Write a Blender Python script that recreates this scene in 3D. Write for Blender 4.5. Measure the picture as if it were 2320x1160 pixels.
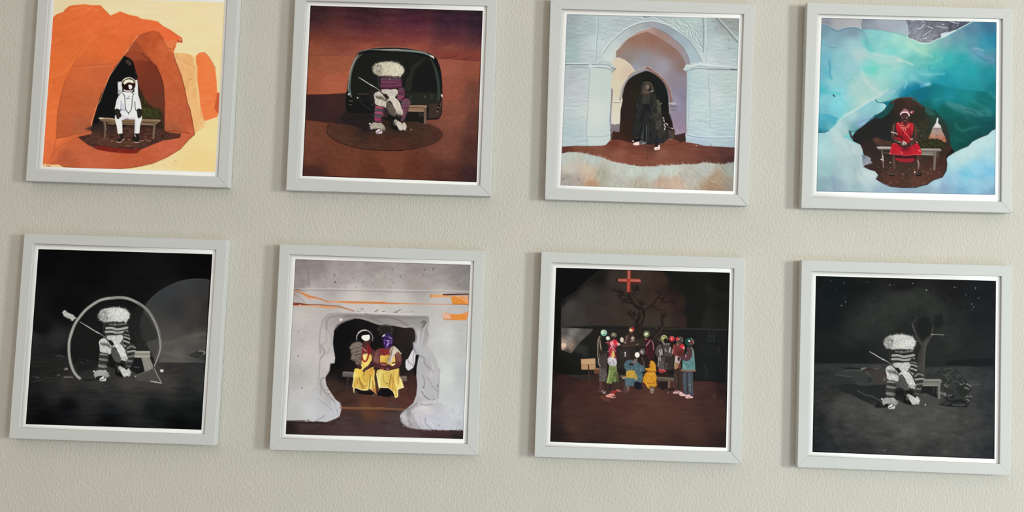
import bpy, bmesh, math
import numpy as np
from mathutils import Matrix, Vector

S = bpy.context.scene
for o in list(bpy.data.objects): bpy.data.objects.remove(o)
COL = S.collection

# ---------------- camera ----------------
FPX = 2200.63
cam_d = bpy.data.cameras.new('camera'); cam = bpy.data.objects.new('camera', cam_d); COL.objects.link(cam)
cam_d.sensor_width = 36.0; cam_d.lens = FPX/2320*36.0; cam_d.clip_start = .01
CR = [[0.999782, -0.011832, 0.017194], [0.016545, -0.052949, -0.99846], [0.012725, 0.998527, -0.052742]]
cam.matrix_world = Matrix.Translation((0.14029, -1.59563, -0.09333)) @ Matrix(CR).to_4x4()
S.camera = cam

# ---------------- light: a dim warm room and daylight from windows on the right ----------------
S.view_settings.view_transform = 'Standard'; S.view_settings.look = 'None'
S.view_settings.gamma = 1; S.view_settings.use_curve_mapping = False
S.view_settings.exposure = 0.0
W = bpy.data.worlds.new('room_light'); S.world = W; W.use_nodes = True
nt = W.node_tree; nt.nodes.clear()
out = nt.nodes.new('ShaderNodeOutputWorld'); bg = nt.nodes.new('ShaderNodeBackground')
tc = nt.nodes.new('ShaderNodeTexCoord'); sep = nt.nodes.new('ShaderNodeSeparateXYZ'); mr = nt.nodes.new('ShaderNodeMapRange'); cr = nt.nodes.new('ShaderNodeValToRGB')
nt.links.new(tc.outputs['Generated'], sep.inputs[0]); nt.links.new(sep.outputs['Z'], mr.inputs['Value'])
mr.inputs['From Min'].default_value = -1; mr.inputs['From Max'].default_value = 1
nt.links.new(mr.outputs[0], cr.inputs[0]); nt.links.new(cr.outputs[0], bg.inputs[0]); nt.links.new(bg.outputs[0], out.inputs[0])
cr.color_ramp.elements[0].position = .3; cr.color_ramp.elements[0].color = (.25, .19, .13, 1)      # floor side
cr.color_ramp.elements[1].position = .75; cr.color_ramp.elements[1].color = (.75, .70, .64, 1)     # ceiling side
bg.inputs[1].default_value = 1.0
def window_light(name, loc, aim, sx, sz, power, color):  # rectangular area lamp, for the windows and the added low fill
    d = bpy.data.lights.new(name, 'AREA'); d.shape = 'RECTANGLE'; d.size = sx; d.size_y = sz; d.energy = power; d.color = color
    o = bpy.data.objects.new(name, d); COL.objects.link(o); o.location = loc
    o.rotation_euler = (Vector(aim)-Vector(loc)).to_track_quat('-Z', 'Y').to_euler()
    return o
window_light('window_light', (4.5, -2.85, .10), (.2, 0, 0), .6, 1.0, 138, (.96, 1.0, .93))        # nearer window, far along the right hand wall
window_light('window_light', (2.45, -3.5, .10), (.2, 0, 0), .5, 1.0, 38, (.96, 1.0, .93))        # window behind the photographer
window_light('low_fill_light', (2.1, -2.6, -1.7), (.7, 0, -.4), 2.4, 1.4, 30, (.42, .68, 1.0))  # added cool fill from low right, brightens the lower wall; no real opening

# ---------------- helpers ----------------
def put(o, label=None, cat=None, group=None, kind=None):
    if label: o['label'] = label
    if cat: o['category'] = cat
    if group: o['group'] = group
    if kind: o['kind'] = kind
    return o
def mesh_obj(name, verts, faces, mat, parent=None):
    me = bpy.data.meshes.new(name); me.from_pydata(verts, [], faces); me.update()
    bm = bmesh.new(); bm.from_mesh(me); bmesh.ops.recalc_face_normals(bm, faces=bm.faces); bm.to_mesh(me); bm.free()
    o = bpy.data.objects.new(name, me); COL.objects.link(o); me.materials.append(mat)
    if parent: o.parent = parent
    return o
def material(name, color, rough=.5, spec=.3):
    m = bpy.data.materials.new(name); m.use_nodes = True; n = m.node_tree
    b = n.nodes['Principled BSDF']; b.inputs['Base Color'].default_value = (*color, 1)
    b.inputs['Roughness'].default_value = rough; b.inputs['Specular IOR Level'].default_value = spec
    return m, n, b

# wall paint over orange peel plaster
WALL, n, b = material('wall_paint', (.555, .54, .475), .75, .2)
tcn = n.nodes.new('ShaderNodeTexCoord'); mp = n.nodes.new('ShaderNodeMapping'); n.links.new(tcn.outputs['Object'], mp.inputs[0])
mp.inputs['Rotation'].default_value = (0, math.radians(-24), 0); mp.inputs['Scale'].default_value = (1.0, 1.0, .6)
nz = n.nodes.new('ShaderNodeTexNoise'); nz.inputs['Scale'].default_value = 290; nz.inputs['Detail'].default_value = 2.0; nz.inputs['Roughness'].default_value = .5; nz.inputs['Distortion'].default_value = .15
n.links.new(mp.outputs[0], nz.inputs['Vector'])
nz3 = n.nodes.new('ShaderNodeTexNoise'); nz3.inputs['Scale'].default_value = 60; nz3.inputs['Detail'].default_value = 1
n.links.new(tcn.outputs['Object'], nz3.inputs['Vector'])
rp = n.nodes.new('ShaderNodeMapRange'); rp.inputs['From Min'].default_value = .36; rp.inputs['From Max'].default_value = .72; rp.interpolation_type = 'SMOOTHSTEP'
n.links.new(nz.outputs[0], rp.inputs[0])
mx = n.nodes.new('ShaderNodeMath'); mx.operation = 'MULTIPLY_ADD'; n.links.new(nz3.outputs[0], mx.inputs[0]); mx.inputs[1].default_value = .6; n.links.new(rp.outputs[0], mx.inputs[2])
bp = n.nodes.new('ShaderNodeBump'); bp.inputs['Strength'].default_value = .5; bp.inputs['Distance'].default_value = .00072
n.links.new(mx.outputs[0], bp.inputs['Height']); n.links.new(bp.outputs[0], b.inputs['Normal'])
nz2 = n.nodes.new('ShaderNodeTexNoise'); nz2.inputs['Scale'].default_value = 14; nz2.inputs['Detail'].default_value = 3
n.links.new(tcn.outputs['Object'], nz2.inputs['Vector'])
cr2 = n.nodes.new('ShaderNodeValToRGB'); n.links.new(nz2.outputs[0], cr2.inputs[0]); n.links.new(cr2.outputs[0], b.inputs['Base Color'])
cr2.color_ramp.elements[0].position = .3; cr2.color_ramp.elements[0].color = (.543, .53, .472, 1)
cr2.color_ramp.elements[1].position = .7; cr2.color_ramp.elements[1].color = (.566, .545, .487, 1)

# painted wood of the frames, faint grain along each rail
def frame_paint(name, sc):
    m, n, b = material(name, (.565, .578, .562), .55, .25)
    t = n.nodes.new('ShaderNodeTexCoord'); mp = n.nodes.new('ShaderNodeMapping'); mp.inputs['Scale'].default_value = sc
    z = n.nodes.new('ShaderNodeTexNoise'); z.inputs['Scale'].default_value = 1; z.inputs['Detail'].default_value = 4
    c = n.nodes.new('ShaderNodeValToRGB'); c.color_ramp.elements[0].position = .3; c.color_ramp.elements[0].color = (.556, .57, .555, 1)
    c.color_ramp.elements[1].position = .7; c.color_ramp.elements[1].color = (.577, .59, .575, 1)
    n.links.new(t.outputs['Object'], mp.inputs[0]); n.links.new(mp.outputs[0], z.inputs['Vector']); n.links.new(z.outputs[0], c.inputs[0]); n.links.new(c.outputs[0], b.inputs['Base Color'])
    bp = n.nodes.new('ShaderNodeBump'); bp.inputs['Strength'].default_value = .15; bp.inputs['Distance'].default_value = .0002
    n.links.new(z.outputs[0], bp.inputs['Height']); n.links.new(bp.outputs[0], b.inputs['Normal'])
    return m
PAINT_H = frame_paint('frame_paint_across', (6, 300, 420)); PAINT_V = frame_paint('frame_paint_upright', (420, 300, 6))
PAPER, n, b = material('printed_paper', (.86, .86, .85), .6, .05)
at = n.nodes.new('ShaderNodeVertexColor'); at.layer_name = 'ink'; n.links.new(at.outputs[0], b.inputs['Base Color'])
BOARD, n, b = material('backing_card', (.35, .27, .19), .8, .1)

# ---------------- the wall ----------------
wx0, wx1, wz0, wz1, wt = -2.6, 2.6, -1.3, 1.3, .12
v = [(x, y, z) for x in (wx0, wx1) for y in (0, wt) for z in (wz0, wz1)]
f = [(0, 1, 3, 2), (4, 6, 7, 5), (0, 4, 5, 1), (2, 3, 7, 6), (0, 2, 6, 4), (1, 5, 7, 3)]
put(mesh_obj('wall_back', v, f, WALL), 'beige plaster wall with a fine orange peel texture', 'wall', kind='structure')

# ---- a small painter: lays down the pictures that are printed on the papers ----
def homog(src, dst):
    A = []; b = []
    for (x, y), (u, v) in zip(src, dst):
        A.append([x, y, 1, 0, 0, 0, -u*x, -u*y]); b.append(u)
        A.append([0, 0, 0, x, y, 1, -v*x, -v*y]); b.append(v)
    return np.append(np.linalg.solve(np.array(A, float), np.array(b, float)), 1).reshape(3, 3)
def _smooth(pts, closed, n=6):
    p = np.array(pts, float)
    m = len(p); out = []
    for i in range(m if closed else m-1):
        if closed: a, b, c, d = p[(i-1) % m], p[i], p[(i+1) % m], p[(i+2) % m]
        else: a, b, c, d = p[max(i-1, 0)], p[i], p[i+1], p[min(i+2, m-1)]
        for t in np.arange(n)/n:
            out.append(.5*((2*b)+(-a+c)*t+(2*a-5*b+4*c-d)*t*t+(-a+3*b-3*c+d)*t**3))
    if not closed: out.append(p[-1])
    return np.array(out)
def box(a, r):
    r = int(r)
    if r < 1: return a
    for ax in (0, 1):
        pad = [(0, 0)]*a.ndim; pad[ax] = (r+1, r)
        c = np.cumsum(np.pad(a, pad, mode='edge'), axis=ax, dtype=np.float64)
        n = a.shape[ax]; k = 2*r+1
        a = (np.take(c, np.arange(k, k+n), ax)-np.take(c, np.arange(0, n), ax))/k
    return a.astype(np.float32)
def blur(a, r):
    return box(box(a, r), r) if r >= 1 else a
class Pic:
    # quad: the picture's corners TL,TR,BR,BL in drawing units; S: canvas size
    def __init__(s, quad, S=840, seed=1):
        s.S = S; s.H = homog(quad, [(0, 0), (S, 0), (S, S), (0, S)])
        s.k = S/393.0; s.rng = np.random.RandomState(seed)
        s.a = np.zeros((S, S, 3), np.float32)
        Hi = np.linalg.inv(s.H); yy, xx = np.mgrid[0:S, 0:S]+.5
        w = Hi[2, 0]*xx+Hi[2, 1]*yy+Hi[2, 2]
        s.X = ((Hi[0, 0]*xx+Hi[0, 1]*yy+Hi[0, 2])/w).astype(np.float32)
        s.Y = ((Hi[1, 0]*xx+Hi[1, 1]*yy+Hi[1, 2])/w).astype(np.float32)
        s.clip = None; s.aff = None; s.tone = None; s.lift = 9
    def T(s, pts):
        p = np.array(pts, float).reshape(-1, 2)
        if s.aff is not None: p = p@s.aff[:, :2].T+s.aff[:, 2]
        q = np.c_[p, np.ones(len(p))]@s.H.T
        return q[:, :2]/q[:, 2:]
    def mask(s, pts, sm=False, soft=0):
        if sm: pts = _smooth(pts, True)
        p = s.T(pts); S = s.S; m = np.zeros((S, S), np.float32)
        f = soft*s.k*2+2
        x0, y0 = np.maximum(np.floor(p.min(0)-f), 0).astype(int); x1, y1 = np.minimum(np.ceil(p.max(0)+f), S).astype(int)
        if x1 <= x0 or y1 <= y0: return m
        acc = np.zeros((y1-y0, x1-x0), np.float32)
        xs = np.arange(x0, x1)
        for sub in (.25, .75):
            for r in range(y1-y0):
                y = y0+r+sub
                a = p; b = np.roll(p, -1, 0)
                c = (a[:, 1] <= y) != (b[:, 1] <= y)
                if not c.any(): continue
                X = np.sort(a[c, 0]+(y-a[c, 1])*(b[c, 0]-a[c, 0])/(b[c, 1]-a[c, 1]))
                for j in range(0, len(X)-1, 2):
                    acc[r] += .5*np.clip(np.minimum(X[j+1], xs+1)-np.maximum(X[j], xs), 0, 1)
        if soft: acc = blur(acc, soft*s.k/2)
        m[y0:y1, x0:x1] = acc
        return m
    def lmask(s, pts, w, sm=False, soft=.35):
        # stroke of width w (one number or one for each point)
        P = np.array(pts, float); W = np.broadcast_to(np.array(w, float), (len(P),))
        if sm: Q = _smooth(np.c_[P, W], False, 5); P, W = Q[:, :2], Q[:, 2]
        p = s.T(P); W = W*s.k/2; S = s.S
        f = W.max()+3+soft*s.k
        x0, y0 = np.maximum(np.floor(p.min(0)-f), 0).astype(int); x1, y1 = np.minimum(np.ceil(p.max(0)+f), S).astype(int)
        if x1 <= x0 or y1 <= y0: return None
        yy, xx = np.mgrid[y0:y1, x0:x1]+.5
        best = np.full(yy.shape, -1e9)
        for i in range(max(len(p)-1, 1)):
            a = p[i]; b = p[min(i+1, len(p)-1)]; d = b-a; L = max(d@d, 1e-9)
            t = np.clip(((xx-a[0])*d[0]+(yy-a[1])*d[1])/L, 0, 1)
            best = np.maximum(best, W[i]+t*(W[min(i+1, len(p)-1)]-W[i])-np.hypot(xx-a[0]-t*d[0], yy-a[1]-t*d[1]))
        e = max(soft*s.k, .5)
        return (slice(y0, y1), slice(x0, x1)), np.clip(best/e*.5+.5, 0, 1).astype(np.float32)
    def field(s, pts, p=3):
        # smooth colour field through scattered samples (x, y, (r,g,b))
        num = 0; den = 0
        X, Y = s.X[::4, ::4], s.Y[::4, ::4]
        for x, y, c in pts:
            w = 1/((X-x)**2+(Y-y)**2+30)**(p/2)
            num = num+w[..., None]*np.array(c, np.float32); den = den+w
        f = num/den[..., None]
        return blur(np.repeat(np.repeat(f, 4, 0), 4, 1), 3).astype(np.float32)
    def put(s, m, c, alpha=1.0, sl=None):
        sl = sl or (slice(None), slice(None))
        if isinstance(c, np.ndarray) and c.ndim == 3: c = c[sl]
        else:
            c = np.array(c, np.float32)
            if s.tone: c = np.array(s.tone(c), np.float32)
        m = (m*alpha)
        if s.clip is not None: m = m*s.clip[sl]
        s.a[sl] += (c-s.a[sl])*m[..., None]
    def poly(s, pts, c, sm=False, soft=0, alpha=1.0):
        m = s.mask(pts, sm, soft); s.put(m, c, alpha); return m
    def line(s, pts, w, c, sm=False, soft=.35, alpha=1.0):
        r = s.lmask(pts, w, sm, soft)
        if r: s.put(r[1], c, alpha, r[0])
    def ell(s, x, y, rx, ry, c, rot=0, soft=.4, alpha=1.0):
        t = np.linspace(0, 2*np.pi, 28, endpoint=False); r = np.radians(rot)
        return s.poly([(x+rx*np.cos(a)*np.cos(r)-ry*np.sin(a)*np.sin(r), y+rx*np.cos(a)*np.sin(r)+ry*np.sin(a)*np.cos(r)) for a in t], c, False, soft, alpha)
    def noise(s, sx, sy=None, oct=3, rot=0, seed=None):
        # fractal value noise, cells of sx by sy drawing units, about -1..1
        rng = s.rng if seed is None else np.random.RandomState(seed)
        sy = sy or sx; r = np.radians(rot); out = 0; amp = 1; tot = 0
        U0 = s.X*np.cos(r)+s.Y*np.sin(r); V0 = -s.X*np.sin(r)+s.Y*np.cos(r)
        for o in range(oct):
            U = U0/sx*2**o; V = V0/sy*2**o
            U = U-U.min(); V = V-V.min()
            iu = U.astype(int); iv = V.astype(int); g = rng.rand(iv.max()+2, iu.max()+2).astype(np.float32)*2-1
            fu = U-iu; fv = V-iv; fu = fu*fu*(3-2*fu); fv = fv*fv*(3-2*fv)
            out = out+amp*((g[iv, iu]*(1-fu)+g[iv, iu+1]*fu)*(1-fv)+(g[iv+1, iu]*(1-fu)+g[iv+1, iu+1]*fu)*fv)
            tot += amp; amp *= .55
        return out/tot
    def tex(s, m, n, amp, tint=(1, 1, 1)):
        # lighten or darken by noise n inside mask m
        if s.clip is not None: m = m*s.clip
        s.a += (m*n*amp)[..., None]*np.array(tint, np.float32)
    def grain(s, amp=5, size=1.0):
        n = s.rng.randn(s.S, s.S).astype(np.float32); n = box(n, 1)*3 if size > .9 else n
        s.a += (n*amp*.6)[..., None]
    def fur(s, poly, n, L, w, cols, ang=None, center=None, jit=.5, sm=True, alpha=.9, inset=1.0):
        # hairs rooted inside a polygon; ang in degrees (0 right, 90 down), or pointing away from a centre
        p = _smooth(poly, True, 4) if sm else np.array(poly, float)
        x0, y0 = p.min(0); x1, y1 = p.max(0); k = 0
        cx, cy = center if center else p.mean(0)
        while k < n:
            x = s.rng.uniform(x0, x1); y = s.rng.uniform(y0, y1)
            a, b = p, np.roll(p, -1, 0)
            c = ((a[:, 1] <= y) != (b[:, 1] <= y))
            if np.sum(c & (x < a[:, 0]+(y-a[:, 1])*(b[:, 0]-a[:, 0])/np.where(b[:, 1] == a[:, 1], 1, b[:, 1]-a[:, 1]))) % 2 == 0: continue
            k += 1
            th = (np.arctan2(y-cy, x-cx) if ang is None else np.radians(ang))+s.rng.randn()*jit
            l = L*s.rng.uniform(.5, 1.2); bend = s.rng.randn()*.3
            q = [(x, y), (x+np.cos(th)*l*.5, y+np.sin(th)*l*.5), (x+np.cos(th+bend)*l, y+np.sin(th+bend)*l)]
            t = s.rng.rand(); c0 = np.array(cols[s.rng.randint(len(cols))], float)
            s.line(q, [w, w*.8, w*.25], c0*(.9+.2*t), soft=.3, alpha=alpha)
    def out(s, R):
        t = np.clip((s.a-130)/110, 0, 1); a = np.clip(s.a+s.lift*t*t*(3-2*t), 0, 255)
        k = s.S//R
        return a[:R*k, :R*k].reshape(R, k, R, k, 3).mean((1, 3))

def Z(x0, y0, k, t):
    # "x,y x,y ..." read at k times magnification from the corner (x0, y0)
    return [(x0+float(a)/k, y0+float(b)/k) for a, b in (w.split(',') for w in t.split())]

def astronaut_picture():
    # orange sandstone arch, person in a white space suit on a bench inside it
    p = Pic([(123.3, -6), (509.7, 5.5), (487.6, 389.7), (96.2, 378)], seed=11)
    A = lambda t: Z(80, 0, 5, t)
    B = lambda t: Z(290, 0, 5, t)
    C = lambda t: Z(80, 180, 5, t)
    D = lambda t: Z(290, 180, 5, t)
    E = lambda t: Z(230, 160, 10, t)
    F = lambda t: Z(230, 220, 10, t)
    sand = p.field([(130, 5, (220, 204, 165)), (300, 8, (226, 209, 168)), (500, 20, (226, 207, 165)), (450, 80, (227, 208, 164)), (500, 150, (226, 205, 158)), (480, 300, (228, 206, 150)), (450, 380, (225, 200, 142)), (350, 385, (230, 205, 155)), (100, 378, (224, 190, 140))])
    p.a[:] = sand
    p.tex(np.ones((p.S, p.S)), p.noise(60, 8, 3), 4)
    p.line(Z(80, 0, 5, "200,22 600,18 1160,30") + Z(290, 0, 5, "600,60 1080,60"), 1.2, (214, 192, 148), alpha=.5)
    # far paler rock to the right
    m = p.poly(B("520,600 600,598 700,618 745,650 760,760 780,1000 810,1160") + D("850,420 880,520 780,590 755,620 700,560 600,20") + B("560,760"), (224, 174, 116), soft=1)
    p.tex(m, p.noise(10, 30, 3, 20), 14)
    p.line(B("545,640 620,690 700,740 760,770"), 1.3, (196, 138, 84), alpha=.7)
    p.line(B("690,905 735,885"), 1.2, (150, 110, 70), alpha=.8)
    p.line(B("560,720 640,790 700,790"), 1, (205, 150, 95), alpha=.7)
    p.line(B("530,590 640,592 750,600"), 3, (238, 214, 164), sm=True, soft=1, alpha=.7)
    m = p.poly(B("765,640 800,600 850,590 890,620 940,690 985,780 1000,900 1008,1040 1010,1160") + D("1005,260 1015,420 900,460 860,470 820,420 815,330 810,230 790,80") + B("778,900 770,760"), (229, 124, 67), soft=.5)
    p.tex(m, p.noise(14, 5, 3), 9)
    p.poly(D("1012,145 1034,150 1024,400 975,320 990,250"), (190, 90, 53), soft=.4)
    p.line(D("820,220 880,212 950,205"), 1.6, (236, 140, 84), alpha=.8)
    p.poly(D("880,470 940,450 1015,425 1005,470 940,515 870,540 850,500"), (238, 204, 150), soft=.8)
    p.line(B("760,640 750,700 775,760 770,900 790,1050 800,1160") + D("812,330 838,430 860,500 800,560"), 5, (236, 190, 130), soft=2, alpha=.75)
    p.line(B("860,592 900,625 945,690 990,780"), 1.5, (186, 106, 67), alpha=.8)
    # main orange rock
    rock = A("150,250 205,200 245,165 320,140 345,105 390,72 460,60 560,50 640,62 735,62 770,100 850,180 885,165 960,132 1010,150 1060,170 1160,190") + B("150,215 250,228 330,245 390,295 480,345 560,400 608,430 615,482 550,482 540,530 520,570 510,600 540,700 600,850 640,1000 670,1160") + D("700,330 730,480 752,625 690,680 590,790 440,880 280,950 100,990 0,1003") + C("900,1015 700,1005 480,1000 320,990 270,965 180,970 95,960 60,960")+[(60, 200)]
    p.line(rock[:26], 3.2, (250, 196, 138), soft=1.2, alpha=.9)
    col = p.field([(120, 60, (214, 108, 55)), (200, 40, (220, 110, 57)), (300, 50, (222, 112, 61)), (360, 70, (224, 110, 61)), (110, 130, (216, 110, 53)), (100, 250, (222, 116, 59)), (120, 300, (222, 114, 61)), (180, 120, (214, 110, 53)), (230, 110, (214, 106, 51)), (400, 90, (222, 104, 57)), (110, 340, (215, 110, 63)), (380, 160, (182, 90, 53)), (420, 250, (180, 90, 53)), (200, 350, (190, 98, 63)), (300, 380, (184, 90, 57)), (400, 330, (192, 98, 67)), (150, 360, (176, 90, 57))])
    m = p.poly(rock, col, soft=.4)
    p.tex(m, p.noise(26, 10, 4, -15), 7); p.tex(m, p.noise(4, 2.5, 2), 5)
    p.line(D("752,625 690,680 590,790 440,880 280,950 100,990 0,1003") + C("900,1015 700,1005 480,1000 320,990"), 1.3, (120, 58, 30), alpha=.8)
    p.line(A("205,200 245,165 320,140 345,105 390,72 460,60"), 1.0, (150, 70, 34), alpha=.6)
    p.line(A("735,62 770,100 850,180"), 1.1, (150, 66, 30), alpha=.7)
    p.line(B("330,245 390,295 480,345 560,400 608,430"), 1.2, (170, 90, 51), alpha=.7)
    p.poly(B("545,480 560,455 608,432 617,484"), (172, 68, 47), soft=.4)
    p.poly(B("575,455 590,435 603,450 590,470"), (235, 150, 120), soft=.5)
    for t in ("390,110 440,95 520,90", "560,72 600,110 640,85", "700,100 690,125", "270,185 285,205"):
        p.line(A(t), 1.4, (236, 150, 96), soft=.6, alpha=.8)
    # inner left slope
    sl = A("275,1160 330,960 375,850 440,720 500,590 590,480 680,400 760,380 900,400 1165,400 1060,545 960,690 835,870 725,1160") + C("640,480 640,530 640,600 520,620 240,660 250,400 275,260 340,0")
    m = p.poly(sl[:4]+[tuple(q) for q in _smooth(sl[4:14], False, 4)]+sl[14:], p.field([(200, 100, (214, 108, 53)), (250, 110, (216, 106, 53)), (170, 160, (202, 102, 55)), (230, 170, (196, 100, 59)), (150, 230, (190, 94, 51)), (200, 240, (186, 98, 59)), (140, 300, (178, 90, 51)), (195, 290, (170, 92, 59))]), soft=.7)
    p.tex(m, p.noise(20, 9, 4), 6); p.tex(m, p.noise(3, 3, 2), 4)
    p.line(A("420,752 600,742 740,735 880,722"), 1.6, (176, 84, 43), soft=.8, alpha=.7)
    p.line(A("430,780 600,765 840,745"), 2, (214, 122, 73), soft=1.5, alpha=.6)
    p.line(A("450,690 600,690 780,665"), 1.5, (196, 94, 47), soft=1.2, alpha=.5)
    p.line(A("180,525 280,495 330,450"), 2.6, (196, 98, 49), soft=1.5, alpha=.6)
    p.line(A("170,870 260,850 350,800 430,700 520,590 600,480 700,400"), 5, (228, 126, 65), sm=True, soft=3, alpha=.6)
    p.line(A("275,1160 330,960 375,850 440,720 500,590 590,480") + [], 1.2, (170, 84, 43), soft=.8, alpha=.7)
    p.line(C("340,0 275,260 250,400 240,660 210,820 180,890"), 1.2, (150, 72, 40), soft=.7, alpha=.8)
    # right pillar
    pil = B("0,560 60,480 125,400 200,375 290,350 350,370 395,430 420,500 440,530 500,600 540,700 600,850 640,1000 670,1160") + D("700,330 730,480 752,620 600,580 470,600 410,640 410,100 380,0") + B("340,790 250,680 150,600 80,560")
    m = p.poly(pil, p.field([(345, 90, (184, 86, 47)), (330, 85, (176, 82, 47)), (370, 110, (196, 98, 55)), (380, 150, (190, 94, 55)), (400, 200, (186, 94, 55)), (390, 250, (184, 94, 57)), (420, 270, (180, 90, 55)), (395, 295, (160, 86, 55)), (430, 300, (190, 94, 61))]), soft=.6)
    p.tex(m, p.noise(12, 10, 3), 8); p.tex(m, p.noise(3, 3, 2), 5)
    p.poly(B("395,430 420,500 460,560 520,598 545,485 600,480 520,450 440,470"), (214, 124, 73), soft=1.2, alpha=.8)
    p.line(B("420,500 450,545 500,560 540,520"), 1.6, (176, 90, 51), soft=.7)
    p.line(B("125,400 200,375 290,350 350,370 395,430 425,500"), 1.3, (150, 58, 30), soft=.7, alpha=.6)
    p.line(B("510,600 540,700 600,850 640,1000 670,1160") + D("700,330 730,480 752,625"), 1.6, (122, 54, 30), alpha=.9)
    # cave inside
    inn = B("0,585 60,560 150,600 250,690 320,750 370,860 400,960 410,1160") + D("410,640 300,700 0,720") + C("900,700 640,610 640,520") + A("880,820 1000,620")
    m = p.poly(inn, p.field([(300, 118, (150, 66, 38)), (320, 135, (128, 54, 34)), (340, 150, (118, 52, 34)), (345, 200, (112, 50, 34)), (360, 230, (104, 54, 40)), (360, 280, (92, 54, 42)), (335, 270, (80, 48, 36))]), sm=False, soft=.9)
    p.poly(B("20,500 80,460 140,530 240,640 310,730 280,700 150,680 60,690 0,650 0,590"), (152, 72, 45), soft=1.2, alpha=.8)
    p.line(B("150,600 250,690 320,750 370,860 400,960 412,1160") + D("412,560"), 1.6, (84, 36, 26), soft=.6)
    dk = A("1000,630 1070,660 1110,700 1130,780 1160,870") + D("100,0 130,100 160,300 180,400 360,420 400,520 400,640") + D("300,680 0,700") + C("900,700 780,690 640,610 650,480 740,180 830,0") + A("850,850 900,760")
    m = p.poly(dk, (16, 17, 17), soft=.5)
    p.poly(D("120,120 200,280 400,380 405,640 200,690 120,560"), (58, 40, 30), soft=3, alpha=.85)
    p.poly(A("1020,680 1060,680 1100,730 1060,745 1030,715"), (66, 52, 44), soft=.8)
    p.line(E("740,0 790,90 760,180"), 2, (44, 38, 38), soft=1)
    p.line(A("1165,400 1060,545 960,690 835,870 725,1160") + C("700,290 640,480 636,530"), 1.3, (236, 168, 128), soft=.5, alpha=.85)
    # ground in the cave
    g = C("635,615 480,650 590,735 700,790 860,820 1100,838 1160,820") + D("0,820 100,835 150,790 260,745 400,690 590,660 600,610 470,600 400,560 200,540 0,520") + C("1000,540 800,520 660,560")
    m = p.poly(g, (72, 46, 38), soft=1.0)
    p.tex(m, p.noise(8, 3, 3), 22)
    p.poly(C("560,560 740,480 900,500 900,600 700,600"), (52, 38, 34), soft=3, alpha=.8)
    p.poly(C("660,740 800,760 960,780 1100,790 1160,780") + D("60,780 150,775 90,835 0,835") + C("1100,838 860,822 710,795"), (118, 34, 26), soft=.6)
    p.poly(C("700,650 1000,690 1160,690 1160,760 900,765 720,740"), (88, 56, 42), soft=2.5, alpha=.8)
    p.poly(D("460,620 590,620 580,660 480,662"), (92, 46, 34), soft=1, alpha=.8)
    p.line(D("420,590 520,580 700,610"), 2, (140, 60, 36), soft=1)
    for i in range(60):
        x = p.rng.uniform(185, 365); y = 316+p.rng.randn()*7; p.line([(x, y), (x+p.rng.uniform(1, 5), y+p.rng.uniform(-.6, .6))], p.rng.uniform(.5, 1.2), (150+p.rng.randint(60), 110, 80), alpha=.5)
    p.line(C("500,640 420,690 250,770 200,880"), 2, (170, 86, 53), soft=1.5, alpha=.6)
    p.line(C("240,665 320,650 400,635"), 1.4, (140, 66, 40), soft=.8)
    for i in range(150):
        x = p.rng.uniform(125, 400); y = p.rng.uniform(340, 378); p.line([(x, y), (x+p.rng.uniform(1, 7), y)], .8, (206, 112, 74) if p.rng.rand() > .5 else (160, 78, 49), alpha=.35)
    for i in range(14):
        x = 97+p.rng.rand()*20; p.ell(x, 376-p.rng.rand()*18*(1-(x-97)/20), 1.5+p.rng.rand()*2, 1.2, [(240, 190, 130), (200, 116, 57), (150, 70, 30)][p.rng.randint(3)])
    p.line(C("95,965 180,970 260,968 310,995"), 2.4, (238, 200, 150), soft=.8)
    # bench
    p.poly(C("725,430 1160,450 1160,520 880,505 730,460"), (120, 98, 76), soft=.4)
    p.poly(D("0,445 350,450 370,462 365,475 290,520 0,500"), (122, 98, 74), soft=.4)
    p.line(C("728,438 840,440 900,452"), 2.6, (176, 154, 126)); p.line(C("725,437 770,438"), 2.2, (226, 214, 196))
    p.line(D("150,455 360,462"), 2.4, (158, 134, 102)); p.line(D("150,505 290,515"), 1.6, (150, 128, 98)); p.line(D("150,482 290,490"), 1.6, (74, 56, 42))
    p.line(C("740,470 900,492 1000,500 1130,500"), 1.6, (90, 66, 48)); p.line(C("990,475 1100,478"), 2, (110, 84, 56)); p.line(C("810,500 900,505"), 1.4, (140, 118, 90))
    p.line(C("780,465 795,560 785,655"), [4, 4.6, 4], (108, 90, 74)); p.line(C("790,480 802,560"), 1.2, (146, 126, 104))
    p.line(D("300,490 290,580 285,670"), [5, 4.6, 4], (104, 86, 68)); p.line(D("310,490 296,600 290,670"), 1.2, (150, 130, 106))
    # bush
    bush = D("120,220 150,130 190,220 230,270 290,330 350,320 390,400 360,450 160,445")
    p.poly(bush, (40, 34, 20), soft=2, alpha=.8)
    p.fur(bush, 330, 4.5, .8, [(66, 66, 32), (46, 48, 24), (84, 74, 40), (34, 30, 18), (96, 80, 52)], ang=-80, jit=.9, sm=False, alpha=.8)
    p.fur(D("150,440 170,340 240,330 330,330 370,440"), 160, 4, 1.1, [(62, 78, 34), (48, 66, 26), (74, 88, 44)], ang=-90, jit=.9, sm=False, alpha=.7)
    for i in range(14):
        x, y = 316+p.rng.rand()*8, 205+p.rng.rand()*18; p.line([(x, y), (x+p.rng.randn()*5, y-3)], .6, (44, 30, 22), alpha=.8)
    # suit
    w = (222, 222, 226); sh = (176, 176, 186)
    p.poly(E("370,255 460,250 470,480 420,530 375,540"), (214, 214, 212), soft=.4); p.poly(E("372,400 460,470 400,545 376,535"), (150, 150, 148), soft=1.2, alpha=.7)
    p.poly(E("760,215 808,212 822,330 832,560 740,520"), (222, 222, 222), soft=.4)
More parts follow.
